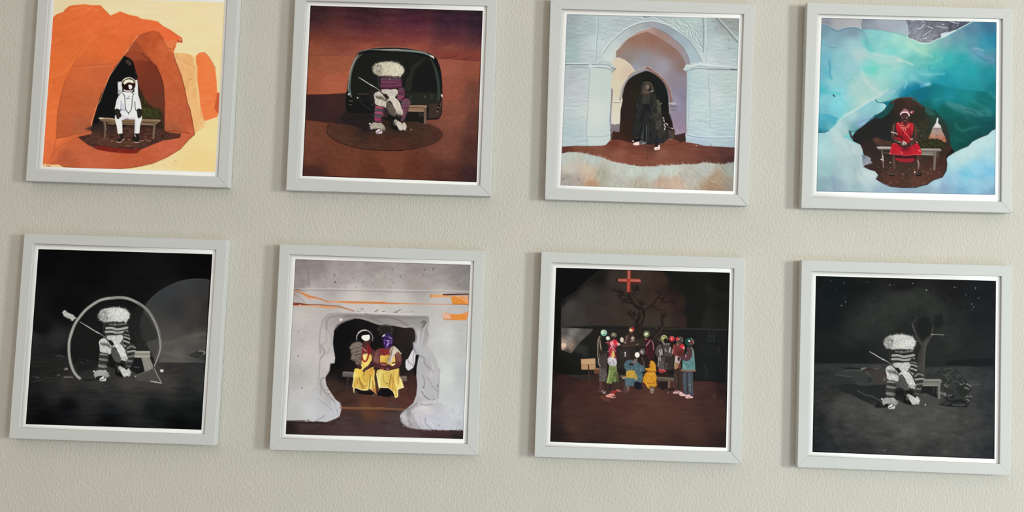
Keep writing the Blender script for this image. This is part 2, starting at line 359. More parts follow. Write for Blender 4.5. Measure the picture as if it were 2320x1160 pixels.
    p.poly(E("480,480 740,490 835,560 860,640 885,720 905,860 900,880 850,850 800,880 780,900 830,940 910,1010 915,1100") + F("880,600 855,820 745,820 760,500 640,490 600,480 520,510 455,520 470,600 475,820 370,828 350,680 310,520 305,430 340,380 440,320 420,300 410,290 310,280") + E("300,870 320,780 345,660 390,570"), w, soft=.4)
    p.poly(E("440,700 450,900 560,930 540,800"), (186, 186, 196), soft=1.6, alpha=.55)
    p.poly(E("430,960 600,1060 780,1050 740,1110 460,1100"), (206, 196, 204), soft=1.6, alpha=.7)
    p.line(E("450,680 440,780 430,880 520,900"), 1.6, (120, 120, 132), soft=.7, alpha=.7); p.line(E("755,700 760,800 775,900"), 1.8, (60, 60, 66), soft=.6, alpha=.8)
    p.line(E("425,885 460,890"), 2.2, (70, 70, 76)); p.line(F("600,480 560,500 520,505"), 1.2, (80, 60, 60))
    p.line(F("780,540 775,700 755,800"), 1.5, (190, 190, 200), soft=.8); p.line(F("330,560 380,700 390,820"), 1.5, (240, 240, 244), soft=.8)
    for t in ("400,610 380,700 370,800", "800,600 830,700 860,800", "600,760 640,790"):
        p.line(E(t), 1.6, (200, 200, 208), soft=.9, alpha=.6)
    # helmet
    p.ell(291.5, 191, 16.8, 16.2, (196, 190, 176)); p.ell(291.2, 192, 15.4, 15.0, (30, 14, 12))
    p.poly(E("490,280 540,215 620,195 700,215 742,270 700,282 640,262 580,275 520,318"), (250, 232, 200), soft=.4)
    p.line(E("475,250 540,195 620,170 700,185 770,250"), 1.6, (150, 138, 110), sm=True); p.line(E("490,215 560,175 620,160 690,172 740,210"), 1.3, (226, 220, 204), sm=True)
    p.poly(E("608,325 660,318 700,350 690,390 670,425 630,420 615,370"), (252, 240, 220), soft=.5)
    p.line(E("560,300 640,290 700,300"), 1.6, (78, 30, 24), soft=.8)
    p.line(E("515,445 580,462 700,462"), 3.0, (232, 206, 206), sm=True); p.line(E("500,470 600,482 710,475"), 1.1, (60, 50, 50), sm=True)
    p.line(E("505,500 600,515 720,505"), 2.8, (230, 230, 232), sm=True); p.ell(299.6, 210, 1.5, 1.5, (20, 20, 22))
    p.line(E("485,515 520,570 530,650 535,760 545,860 570,910 612,955 650,920 680,850 692,740 695,640 712,560 735,515"), 1.5, (32, 34, 42), sm=True)
    p.line(E("612,950 610,990"), 1.4, (32, 34, 42)); p.line(E("605,583 645,580"), 1.2, (130, 130, 136)); p.line(E("570,628 630,630"), 2.2, (110, 110, 118))
    # gloves, shoes
    p.poly(E("310,880 350,858 400,880 415,930 450,1000 440,1050 405,1065 400,1090 350,1085 330,1000 305,940"), (36, 32, 30), sm=True, soft=.3)
    p.poly(E("800,910 830,865 890,870 905,920 910,1000 890,1050 860,1075 820,1060 810,1000"), (36, 32, 28), sm=True, soft=.3)
    p.line(E("360,920 380,1000 400,1050"), 1, (66, 58, 54)); p.line(E("850,920 850,1000"), 1, (66, 58, 54))
    p.poly(F("415,828 490,830 500,930 440,1010 340,1000 350,950 430,930"), (40, 30, 28), soft=.4)
    p.poly(F("745,830 850,828 860,930 850,1010 740,1010 680,960"), (34, 28, 26), soft=.4)
    p.line(F("345,1005 400,1025 460,1005"), 1.2, (224, 204, 196)); p.line(F("730,1010 780,1030 850,1018"), 1.2, (224, 204, 196)); p.line(F("470,975 510,950"), 1.8, (206, 180, 168)); p.line(F("750,840 770,890"), 1.8, (200, 190, 184))
    for t in ("210,990 260,990", "110,940 150,940", "860,990 960,985", "1030,990 1120,985", "560,1100 660,1105", "600,965 660,960"):
        p.line(F(t), 1.2, (186, 150, 124), alpha=.8)
    p.grain(2)
    return p

AFF8 = ((1.0243, 0.0205, 1134.25), (-0.036, 1.0315, 645.04))
AFF5 = ((1.0003, -0.0293, -616.92), (-0.0441, 1.0221, 591.99))
def grey_tone(c):
    l = .3*c[0]+.59*c[1]+.11*c[2]; l = 1.06*255*(l/255)**1.12
    return (l, l, l*.97)

def woolly_sitter(p, aff=None, tone=None, tuft=False, grey=False):
    # seated person: shaggy white hat over the face, striped knitwear, fur cuffs, a switch across the lap
    p.aff = None if aff is None else np.array(aff); p.tone = tone
    A = lambda t: Z(770, 90, 10, t)
    B = lambda t: Z(886, 90, 10, t)
    C = lambda t: Z(770, 200, 10, t)
    D = lambda t: Z(886, 200, 10, t)
    dark, red = (44, 22, 32), (122, 60, 84)
    def S8(t):
        # stripe points, read off the grey twin and carried back to this pose
        q = np.array(Z(1960, 740, 7.25, t)); m = np.array(AFF8)
        return (q-m[:, 2])@np.linalg.inv(m[:, :2]).T
    def stripes(rows):
        for t, w, c in rows: p.line(S8(t), w, c, sm=True, soft=.35, alpha=.95)
    lt, md, bk = (168, 168, 162), (128, 128, 122), (44, 44, 44)
    # legs in shade, far side
    p.poly(C("1040,440 1160,440 1160,760 980,700 940,640") + D("0,640 100,700 240,740 220,560 60,440"), (26, 22, 24), soft=1.2)
    # body
    body = A("880,830 1160,820 1160,1130 920,1130 885,1060") + B("0,1130 160,1100 240,1040 215,840 0,820")
    body = A("880,830 1160,820") + B("215,850 235,960 245,1060 120,1100 0,1125") + A("1000,1125 890,1100 885,1000")
    p.poly(body, (70, 36, 52), soft=.5)
    p.poly(A("880,840 940,840 920,1110 885,1060"), (34, 30, 30), soft=1.2)
    for yl, yr, w, c in ((880, 870, 2, (88, 74, 84)), (905, 920, 2.6, (90, 84, 90)), (940, 935, 2.2, red), (965, 975, 2, (150, 78, 104)), (985, 1000, 2, (74, 44, 62)), (1005, 1020, 2.2, (98, 70, 88)), (1040, 1035, 2.2, (140, 72, 102)), (1070, 1065, 2.2, (110, 52, 82)), (1100, 1090, 2.2, (70, 24, 44))):
        p.line(A("%d,%d" % (930, yl)) + B("0,%d" % (yl+6)) + B("%d,%d" % (225, yr-15)), w, c, sm=True, soft=.5, alpha=.85)
    if grey:
        stripes((("440,430 600,445 800,430", 12, bk), ("445,545 620,560 820,540", 12, bk), ("500,410 620,420 780,405", 2.6, (120, 120, 114)), ("450,475 540,472 640,495 800,468", 5, lt), ("445,535 560,535 640,552 800,528", 5, lt), ("450,590 600,592 740,588", 2.6, (96, 96, 92)), ("450,505 560,505 650,525 805,500", 1.6, (40, 40, 40)), ("450,567 600,572 740,572", 1.8, (36, 36, 36))))
    p.line(A("870,850 865,960 880,1060"), .7, (90, 96, 90)); p.line(A("1130,840 1135,880 1125,920"), .8, (190, 160, 160))
    # far arm
    p.poly(B("180,1080 280,1080 300,1160") + D("300,0 305,200 240,300 190,280 130,200 160,140 170,40"), (92, 44, 62), soft=.5)
    for t, c in (("190,10 290,30", (92, 92, 96)), ("180,60 295,90", (150, 72, 100)), ("170,110 300,140", (94, 70, 80)), ("150,165 290,185", (156, 78, 100)), ("150,215 250,225", (160, 80, 106)), ("175,245 215,275", (100, 90, 96))):
        p.line(D(t), 2.6, c, soft=.6, alpha=.9)
    p.line(D("180,80 280,105"), 1.4, dark); p.line(D("170,140 250,160"), 1.2, dark)
    if grey:
        stripes((("780,560 800,650 780,760", 11, bk), ("760,585 810,590 840,605", 2.6, md), ("760,625 800,635 850,655", 3, lt), ("750,685 800,700 858,728", 3.4, lt), ("715,725 750,750 790,790", 3.2, (110, 110, 106)), ("770,760 800,780 840,740", 2.6, lt)))
    # far knee and shin
    p.poly(D("230,290 300,220 380,235 430,280 445,340 420,390 370,480 360,560 300,720 240,760 215,740 250,600 250,500 240,400"), (96, 58, 72), soft=.5, sm=False)
    for t, c, w in (("250,270 310,230 380,245", (110, 50, 70), 2.4), ("250,300 330,270 410,280", (140, 84, 104), 2.2), ("240,345 330,330 430,330", (98, 88, 96), 3), ("250,400 330,395 410,385", (130, 74, 92), 2.6), ("255,440 320,440 390,430", (88, 60, 72), 2.4), ("260,490 320,500 370,500", (126, 66, 80), 2.8), ("260,550 320,550 350,545", (92, 76, 84), 2.4), ("240,620 290,620 320,630", (128, 70, 88), 2.4), ("235,690 270,690 300,690", (90, 74, 84), 2.4)):
        p.line(D(t), w, c, sm=True, soft=.6, alpha=.85)
    if grey:
        stripes((("880,780 890,900 880,1000 840,1110", 15, (56, 56, 54)), ("830,810 880,775 950,800", 3.6, md), ("830,870 890,860 955,855", 3.4, lt), ("845,950 880,945 935,935", 3.2, md), ("850,1020 880,1025 910,1020", 3.4, md), ("830,1100 860,1110 880,1110", 3, (100, 100, 96)), ("820,835 890,820 965,835", 2.2, (40, 40, 40))))
    p.line(D("225,300 290,225 340,210"), 1.6, (40, 16, 26), soft=.6)
    # near shin
    p.poly(C("800,395 1000,420 985,470 975,600 940,650 930,760 790,755 780,650 800,560 800,480"), (120, 56, 80), soft=.4)
    p.line(C("805,480 900,495 975,490"), 5.5, (76, 74, 76), sm=True, soft=.6); p.line(C("795,605 870,620 950,630"), 5.2, (70, 74, 80), sm=True, soft=.6)
    p.line(C("810,420 900,440 975,445"), 3, (176, 76, 92), sm=True, soft=.6); p.line(C("800,545 880,555 970,565"), 3.4, (160, 82, 112), sm=True, soft=.6)
    p.line(C("795,700 860,700 930,720"), 3, (150, 60, 88), sm=True, soft=.7)
    if grey:
        stripes((("435,890 430,1000 420,1140", 18, (58, 58, 56)), ("370,905 430,910 495,915", 3.6, (140, 140, 134)), ("365,985 430,995 495,1005", 4.8, md), ("365,1095 420,1105 470,1110", 7, md)))
    p.line(C("925,400 980,460 970,600 935,740"), 2, (60, 26, 40), soft=1, alpha=.5)
    # lap fur
    lap = C("770,150 800,100 870,70 930,90 960,130 940,30 1040,20 1160,30") + D("40,20 120,15 160,60 150,120 100,190 70,230 0,260") + C("1060,300 1050,400 1030,440 980,410 860,390 800,360 790,260 780,210")
    p.poly(lap, (186, 178, 168), soft=.6)
    p.poly(C("790,180 880,170 980,200 1080,280 1030,300 950,250 860,240"), (74, 66, 52), soft=1)
    p.poly(C("1000,120 1060,140 1120,220 1080,260 1010,200"), (34, 28, 24), soft=.7)
    p.fur(lap, 320, 3.6, .9, [(220, 212, 200), (196, 188, 176), (160, 150, 138), (232, 226, 214)], ang=80, jit=.5, alpha=.75, sm=False)
    p.fur(C("790,180 880,170 980,200 1080,280 1030,300 950,250 860,240"), 40, 3.5, .8, [(80, 70, 54), (110, 98, 80)], ang=60, jit=.5, alpha=.7)
    p.fur(C("960,150 1040,140 1100,220 1060,260 1000,210"), 22, 3.5, .8, [(34, 28, 22), (70, 60, 50)], ang=60, jit=.5, alpha=.8)
    p.line(C("795,160 850,175 940,165"), 1.3, (150, 142, 120), soft=.7, alpha=.7)
    # hanging fur of the near forearm
    arm = C("1120,260") + D("0,180 60,200 130,240 190,320 220,400 250,480 270,530 240,600 180,600 130,560 110,500 70,430 30,350 0,300")
    p.poly(C("1060,290 1120,300") + D("0,330 60,420 110,520 140,600 90,640 0,600") + C("1120,560 1060,440"), (92, 82, 74), soft=1)
    p.fur(C("1060,290 1120,300") + D("0,330 60,420 110,520 140,600 90,640 0,600") + C("1120,560 1060,440"), 70, 5, .8, [(120, 108, 96), (84, 74, 66), (60, 52, 46)], ang=65, jit=.3, sm=False, alpha=.7)
    p.poly(arm, (196, 186, 172), soft=.5)
    p.fur(arm, 150, 5, .9, [(226, 216, 200), (204, 194, 178), (170, 156, 142), (236, 228, 214)], ang=62, jit=.35, sm=False, alpha=.8)
    p.fur(D("110,520 260,500 260,600 200,630 120,600"), 45, 5, .8, [(150, 136, 120), (96, 84, 76), (206, 194, 176)], ang=75, jit=.4, alpha=.8)
    p.poly(D("130,590 220,600 230,650 150,680 90,640"), (38, 28, 28), soft=1, alpha=.7)
    # cuffs at the ankles
    c1 = C("680,860 730,790 790,770 860,785 930,775 990,830 1030,900 1010,930 960,940 900,900 830,910 760,905 720,940")
    p.poly(C("720,900 900,890 960,960 820,990 740,960"), (26, 22, 20), soft=.8)
    p.poly(c1, (170, 162, 146), soft=.5)
    p.fur(c1, 130, 4.0, .85, [(206, 198, 180), (176, 168, 148), (130, 120, 104), (150, 140, 122)], center=(857, 274), jit=.35, sm=False, alpha=.75)
    p.fur(C("1000,840 1030,900 1000,940 960,920"), 20, 4, .8, [(120, 108, 90), (150, 140, 120)], ang=60, jit=.4)
    p.ell(838, 280, 2.3, 1.6, (222, 216, 210)); p.line(C("675,800 710,840"), 1.3, (190, 184, 176))
    p.poly(C("810,960 850,940 900,915 950,950 970,990 940,1030 860,1035 815,1010"), (206, 184, 184), soft=.4)
    p.line(C("840,1000 880,990 930,960"), 1.4, (40, 28, 28)); p.line(C("880,930 905,985"), 1.8, (240, 230, 228)); p.line(C("925,945 900,975"), 1.3, (30, 22, 22)); p.line(C("830,1025 940,1030"), 1, (110, 90, 90))
    c2 = D("60,740 100,700 140,730 220,770 250,800 290,760 330,800 355,870 340,910 320,950 280,930 230,950 180,940 150,880 120,830")
    p.poly(D("0,720 80,760 180,900 170,960 60,930 0,900"), (24, 20, 20), soft=1.2)
    p.poly(c2, (190, 180, 166), soft=.5)
    p.fur(c2, 110, 3.6, .8, [(222, 212, 196), (190, 180, 164), (150, 140, 126), (234, 226, 212)], ang=55, jit=.6, sm=False, alpha=.75)
    p.fur(D("50,730 110,700 130,800 70,820"), 26, 4, .7, [(150, 142, 130), (90, 84, 76)], ang=100, jit=.4)
    p.poly(D("220,760 290,750 270,800 235,790"), (40, 18, 24), soft=.5)
    # hat
    hat = A("755,620 800,570 860,530 950,515 1050,505 1140,505") + B("0,505 100,525 200,560 260,620 290,670 280,740 240,800 210,850 160,820 40,830") + A("1160,815 1080,810 980,810 920,820 850,800 780,770 745,700")
    p.poly(hat, (196, 190, 168), soft=.6)
    p.fur(hat, 620, 4.6, .9, [(220, 214, 192), (204, 198, 172), (176, 168, 142), (230, 226, 208), (150, 142, 118)], center=(882, 156), jit=.8, alpha=.6)
    p.fur(A("755,620 800,570 880,540 960,600 960,760 900,815 780,770 745,700"), 190, 4.2, .8, [(120, 114, 98), (96, 92, 84), (150, 146, 132), (70, 66, 58)], center=(882, 156), jit=1.0, alpha=.6)
    p.fur(B("0,560 200,580 260,660 230,760 0,780"), 150, 4.5, 1.0, [(226, 220, 196), (214, 206, 180)], ang=80, jit=.9, alpha=.5)
    p.fur(A("800,560 1000,510 1160,500") + B("200,550 280,640 270,760 240,640 100,545") + A("1140,525 900,560 770,640"), 110, 4.5, .6, [(200, 196, 180), (150, 146, 130)], center=(882, 172), jit=.5, alpha=.7, sm=False)
    p.fur(A("860,800 980,800 1160,810") + B("100,825 200,840 190,860 0,835") + A("900,825"), 60, 3, .7, [(206, 200, 176), (120, 112, 92), (170, 160, 134)], ang=95, jit=.4, alpha=.8, sm=False)
    p.line(A("930,835 1050,838 1160,835") + B("100,845 160,850"), 1.2, (60, 22, 34), sm=True, alpha=.8)
    # switch
    if tuft: p.line(A("330,790 440,860 600,965 700,1025"), 1.3, (176, 172, 168), soft=.3)
    p.line(A("430,855 530,915 620,975 720,1035"), [1.2, 2.0, 2.0, 1.8], (186, 180, 170), soft=.3)
    p.line(A("700,1030 750,1050 820,1090 890,1150"), [2.6, 2.2, 2.2, 2.4], (164, 152, 138), soft=.3)
    p.line(C("820,0 900,50 980,130 1040,200"), [2.6, 2.8, 3, 3.4], (70, 62, 58), soft=.4)
    p.line(C("830,0 900,40 960,95"), 1, (150, 142, 134)); p.line(A("720,1028 740,1045"), 1.6, (226, 222, 214))
    p.poly(C("990,140 1050,130 1110,210 1080,240 1030,220"), (40, 34, 30), sm=True, soft=.5)
    p.aff = None; p.tone = None

def capsule_picture():
    # red desert, rounded dark shelter with a rim, the woolly sitter in front of it
    p = Pic([(703.3, 12.4), (1093.8, 24.5), (1079.7, 413.1), (685, 398.6)], seed=12)
    A = lambda t: Z(770, 90, 10, t)
    B = lambda t: Z(886, 90, 10, t)
    C = lambda t: Z(770, 200, 10, t)
    D = lambda t: Z(886, 200, 10, t)
    L = lambda t: Z(680, 0, 5, t)
    R = lambda t: Z(870, 0, 5, t)
    M = lambda t: Z(680, 190, 5, t)
    N = lambda t: Z(870, 190, 5, t)
    sky = []
    for i, (y, cl, cm, cr) in enumerate([(14, (48, 30, 34), (56, 32, 40), (44, 30, 38)), (40, (56, 32, 36), (74, 36, 50), (48, 32, 44)), (62, (80, 42, 42), (96, 46, 54), (56, 34, 44)), (82, (110, 56, 46), (118, 54, 54), (80, 44, 50)), (100, (136, 72, 52), (148, 78, 62), (112, 62, 56)), (118, (142, 78, 58), (146, 78, 64), (126, 66, 56)), (130, (148, 84, 60), (140, 74, 58), (114, 54, 48))]):
        for f, c in ((0, cl), (.33, tuple(.5*a+.5*b for a, b in zip(cl, cm))), (.6, cm), (.8, tuple(.4*a+.6*b for a, b in zip(cm, cr))), (1, cr)):
            sky.append((700+395*f, y+12*f, c))
    p.a[:] = p.field(sky, 5)
    p.tex(np.ones((p.S, p.S)), p.noise(90, 9, 3, 2), 7)
    # ground
    g = L("90,625 600,630 1160,640") + R("600,665 1090,690") + [(1100, 420), (670, 420), (690, 200)]
    p.poly(g, p.field([(700, 130, (142, 80, 56)), (760, 140, (150, 84, 60)), (700, 170, (154, 84, 58)), (760, 190, (168, 92, 66)), (1010, 150, (150, 84, 66)), (1080, 150, (138, 76, 56)), (1020, 200, (142, 78, 60)), (1080, 210, (110, 64, 52)), (1030, 260, (128, 74, 58)), (1080, 280, (90, 54, 46)), (1010, 330, (112, 66, 52)), (1075, 340, (76, 44, 38)), (1070, 405, (58, 34, 34)), (950, 390, (92, 50, 36)), (850, 390, (92, 50, 34)), (780, 370, (104, 58, 40)), (700, 395, (66, 38, 32)), (700, 350, (104, 58, 44)), (700, 310, (110, 62, 46)), (720, 290, (104, 60, 44)), (880, 365, (112, 62, 42)), (1000, 400, (80, 44, 36))], 4), soft=.6)
    p.tex(np.ones((p.S, p.S)), p.noise(7, 4, 3), 7)
    p.line(L("90,625 350,632 620,636"), 1.1, (120, 62, 48), alpha=.8)
    p.poly(R("540,580 800,570 1090,585 1095,692 800,672 600,664"), (126, 60, 50), soft=1.6, alpha=.8)
    p.line(R("640,664 700,660 800,640 840,625"), 1.5, (90, 38, 38), soft=.7); p.line(R("800,672 1090,690"), 1.4, (84, 36, 38), soft=.7)
    p.line(R("890,668 990,645"), 1.6, (88, 40, 40), soft=.8); p.line(R("660,645 800,610 1000,600"), 1.4, (108, 52, 46), soft=1.2, alpha=.6)
    # shadow to the left and the round mat
    sh = M("60,120 300,118 520,108 560,330 900,330 900,560 720,545 640,490 470,450 350,440 200,420 60,405")
    p.poly(sh, p.field([(700, 240, (52, 34, 34)), (760, 235, (62, 38, 36)), (720, 265, (54, 34, 34)), (800, 270, (38, 32, 34)), (850, 290, (36, 28, 34)), (690, 260, (62, 36, 32))]), soft=.8)
    p.line(M("60,125 300,120 515,108"), 1.6, (84, 34, 28), soft=.7)
    p.line(M("60,405 200,422 340,446 360,450"), 1.2, (70, 34, 26), soft=.5)
    p.aff = None
    mat = M("360,450 310,500 305,545 330,590 400,640 520,690 700,735 860,752 1000,756 1160,755") + N("0,752 200,750 380,730 520,690 620,640 660,580 640,530 580,490 490,455 300,420 100,400 0,380")
    m = p.mask(mat, True, .4)
    p.put(m, p.field([(750, 290, (80, 50, 38)), (780, 320, (78, 50, 36)), (850, 325, (74, 46, 34)), (900, 330, (78, 44, 34)), (980, 320, (70, 44, 36)), (995, 300, (74, 44, 38)), (940, 290, (62, 44, 34)), (900, 280, (40, 32, 26)), (830, 290, (50, 36, 32))]))
    p.tex(m, p.noise(12, 4, 3), 9)
    p.line(M("330,450 308,500 305,545 330,590 400,640 520,690 700,735 860,752 1000,756 1160,755") + N("0,752 200,750 380,730"), 1.4, (44, 20, 14), sm=True)
    p.line(N("380,730 520,690 620,640 660,580 640,530 580,490 490,455"), 1.6, (72, 34, 28), sm=True, soft=1)
    p.poly(M("370,450 560,465 700,505 720,545 790,550 860,520 780,430 560,410"), (44, 30, 34), soft=1.2, alpha=.8)
    # dark ground under the sitter
    p.poly(C("130,540 300,560 800,540 800,760 560,1000 500,900 100,780 0,700"), (34, 28, 28), soft=2, alpha=.8)
    p.line(C("180,690 260,690"), 1.4, (16, 12, 14), soft=.6)
    # shelter
    out = A("160,1160 180,1000 215,780 270,560 350,390 440,265 560,235 750,200 1000,180 1160,180") + B("0,180 200,180 450,210 650,255 850,300 960,360 1040,440 1100,600 1140,800 1155,1000 1158,1160") + D("1160,300 1150,520 1120,620 1080,680 1020,700 820,705 740,800 600,760 0,720") + C("1000,560 300,560 190,560 140,500 130,300 140,100")
    p.poly(out, (20, 22, 21), soft=.5)
    p.poly(A("300,900 330,640 430,460 540,330 800,290 1160,285") + B("0,285 400,310 800,400 960,560 1040,800 1060,1160") + D("1060,350 400,360 0,300") + C("900,300 300,300 240,100"), (25, 27, 25), soft=2)
    p.poly(B("800,370 700,450 560,520 430,640 440,740 350,900 300,1160 440,1160 470,960 500,780 540,680 640,580 760,450"), (42, 42, 36), soft=1.8, alpha=.8)
    p.poly(B("500,900 560,700 700,520 840,400 940,520 1010,700 1040,900 1060,1160 480,1160"), (22, 23, 22), soft=1.5)
    p.poly(D("0,60 420,100 900,100 1060,120 1060,350 880,350 840,420 440,350 300,100"), (38, 40, 32), soft=2, alpha=.8)
    for t in ("740,160 800,210", "910,130 930,190 910,240", "460,180 430,240", "760,180 740,240", "1070,100 1080,250"):
        p.line(D(t), 1.5, (86, 92, 76), soft=.9, alpha=.7)
    p.poly(D("1050,60 1110,60 1130,150 1090,300 1050,340"), (60, 66, 54), soft=1, alpha=.8)
    p.poly(D("860,350 1100,340 1150,300 1130,560 1080,670 830,680 850,500"), (66, 50, 42), soft=1, alpha=.85)
    p.line(D("820,708 1020,702 1080,684 1120,620 1150,520"), 1.6, (34, 18, 16), soft=.5)
    for x, y in ((1075, 395), (1055, 475)): p.ell(886+x/10, 200+y/10, 2.3, 2.6, (16, 14, 14))
    p.line(D("1050,430 1070,440"), 1.5, (150, 120, 104)); p.ell(990.5, 252.5, 1.5, 1.5, (150, 124, 104))
    p.poly(D("1125,140 1160,140 1165,190 1150,215"), (232, 222, 206), soft=.4)
    p.line(D("1150,200 1130,320 1120,400"), 1.2, (120, 80, 60), soft=.5)
    # rim
    p.line(A("240,1160 230,1050 240,860 260,720 310,560 380,430 510,325"), [2, 2.5, 4, 4.5, 5, 4, 1], (96, 98, 88), sm=True, soft=.6)
    p.line(A("205,900 230,740 290,560 360,420 425,335"), [1, 2, 2.4, 2.4, 1.5], (158, 152, 138), sm=True)
    p.line(A("190,1160 200,1000 215,880"), 1.6, (150, 160, 156), sm=True)
    p.line(A("430,290 560,250 700,228") + A("900,228 1160,235") + B("100,235 300,245 500,262 700,290 820,330 900,370 960,420"), [1.2, 1.2, 1.5, 3, 4.6, 5, 5, 5, 4.6, 4.2, 3.4, 1.6], (118, 128, 120), sm=True, soft=.6)
    p.line(A("960,235 1160,228") + B("0,222 200,226"), 1.4, (168, 160, 148), sm=True); p.line(B("880,365 940,385 970,430"), [2, 3.4, 1.4], (230, 220, 204), sm=True)
    p.line(A("440,262 560,228 750,192 1000,172 1160,170") + B("100,168 450,196"), 1.0, (178, 140, 120), sm=True, alpha=.7)
    p.line(A("550,300 700,280 900,272 1160,275") + B("200,280 500,310 800,370 880,410"), 1.4, (10, 12, 12), sm=True)
    p.line(B("880,400 960,560 1030,760 1070,1000 1080,1160") + D("1080,200"), [2, 4, 6, 6, 6, 4], (50, 60, 55), sm=True, soft=1)
    p.line(B("1010,420 1090,600 1130,800 1145,1000 1148,1160"), 1.6, (14, 16, 14), sm=True)
    p.poly(C("180,0 240,0 270,200 240,200 220,120 180,60"), (70, 88, 84), soft=.6, alpha=.9)
    p.ell(790.5, 213.5, 1.8, 2.6, (220, 220, 210)); p.line(C("235,80 262,190"), 1.5, (140, 156, 150)); p.line(C("195,0 210,60"), 1.0, (160, 170, 166))
    p.line(C("225,290 245,290 285,290"), 1.4, (150, 124, 112)); p.ell(795, 232.5, 2.0, 3, (10, 8, 10)); p.line(C("225,370 260,370"), 1.3, (150, 120, 112))
    p.poly(C("380,190 420,210 400,240"), (220, 212, 196), soft=.3)
    p.line(C("420,120 620,130"), 2.4, (74, 58, 54), soft=1); p.line(C("440,200 470,300 560,400 700,480"), 1.8, (44, 44, 38), sm=True, soft=1)
    p.ell(845, 217, 12, 14, (38, 34, 32), soft=3, alpha=.7); p.ell(844, 237, 2.5, 3, (66, 50, 42), soft=1)
    p.poly(C("1000,430 1160,460 1160,560 1020,640 970,560"), (48, 38, 40), soft=1)
    # bench
    p.poly(D("400,380 800,385 815,440 740,460 735,525 390,520 400,440"), (128, 102, 82), soft=.4)
    p.line(D("430,398 800,405"), 2.6, (160, 128, 100)); p.line(D("410,432 700,437 740,440"), .9, (80, 52, 38)); p.line(D("400,470 730,470"), 2.2, (150, 112, 84)); p.line(D("390,512 740,520"), 1.5, (190, 156, 130))
    p.poly(D("740,450 800,450 800,800 735,820 750,600"), (108, 84, 74), soft=.5); p.line(D("765,560 755,760"), 1.3, (136, 110, 94), soft=.5)
    p.poly(D("380,530 740,535 730,800 600,740 330,690"), (26, 24, 22), soft=1); p.line(D("670,560 650,620"), 5, (52, 44, 40), soft=2); p.line(D("730,570 715,640"), 1.4, (96, 80, 66), soft=.5)
    woolly_sitter(p)
    p.ell(931.5, 293.3, 1.6, 1.6, (176, 140, 104))
    for x, y in ((770, 361), (1012, 381), (1027, 338), (758, 383)): p.ell(x, y, 1.2, 1, (50, 26, 20))
    # dark trimmed edge
    p.line([(703.3, 12.4), (1093.8, 24.5), (1079.7, 413.1), (685, 398.6), (703.3, 12.4)], 4, (20, 12, 14), soft=1.5, alpha=.6)
    p.grain(2)
    return p

def relief(p, m, n, amp):
    # plaster relief: highlights above and dark lips below the bumps of n
    d = n-np.roll(n, 2, 0)
    p.tex(m, d/(np.abs(d).std()+1e-6), amp)

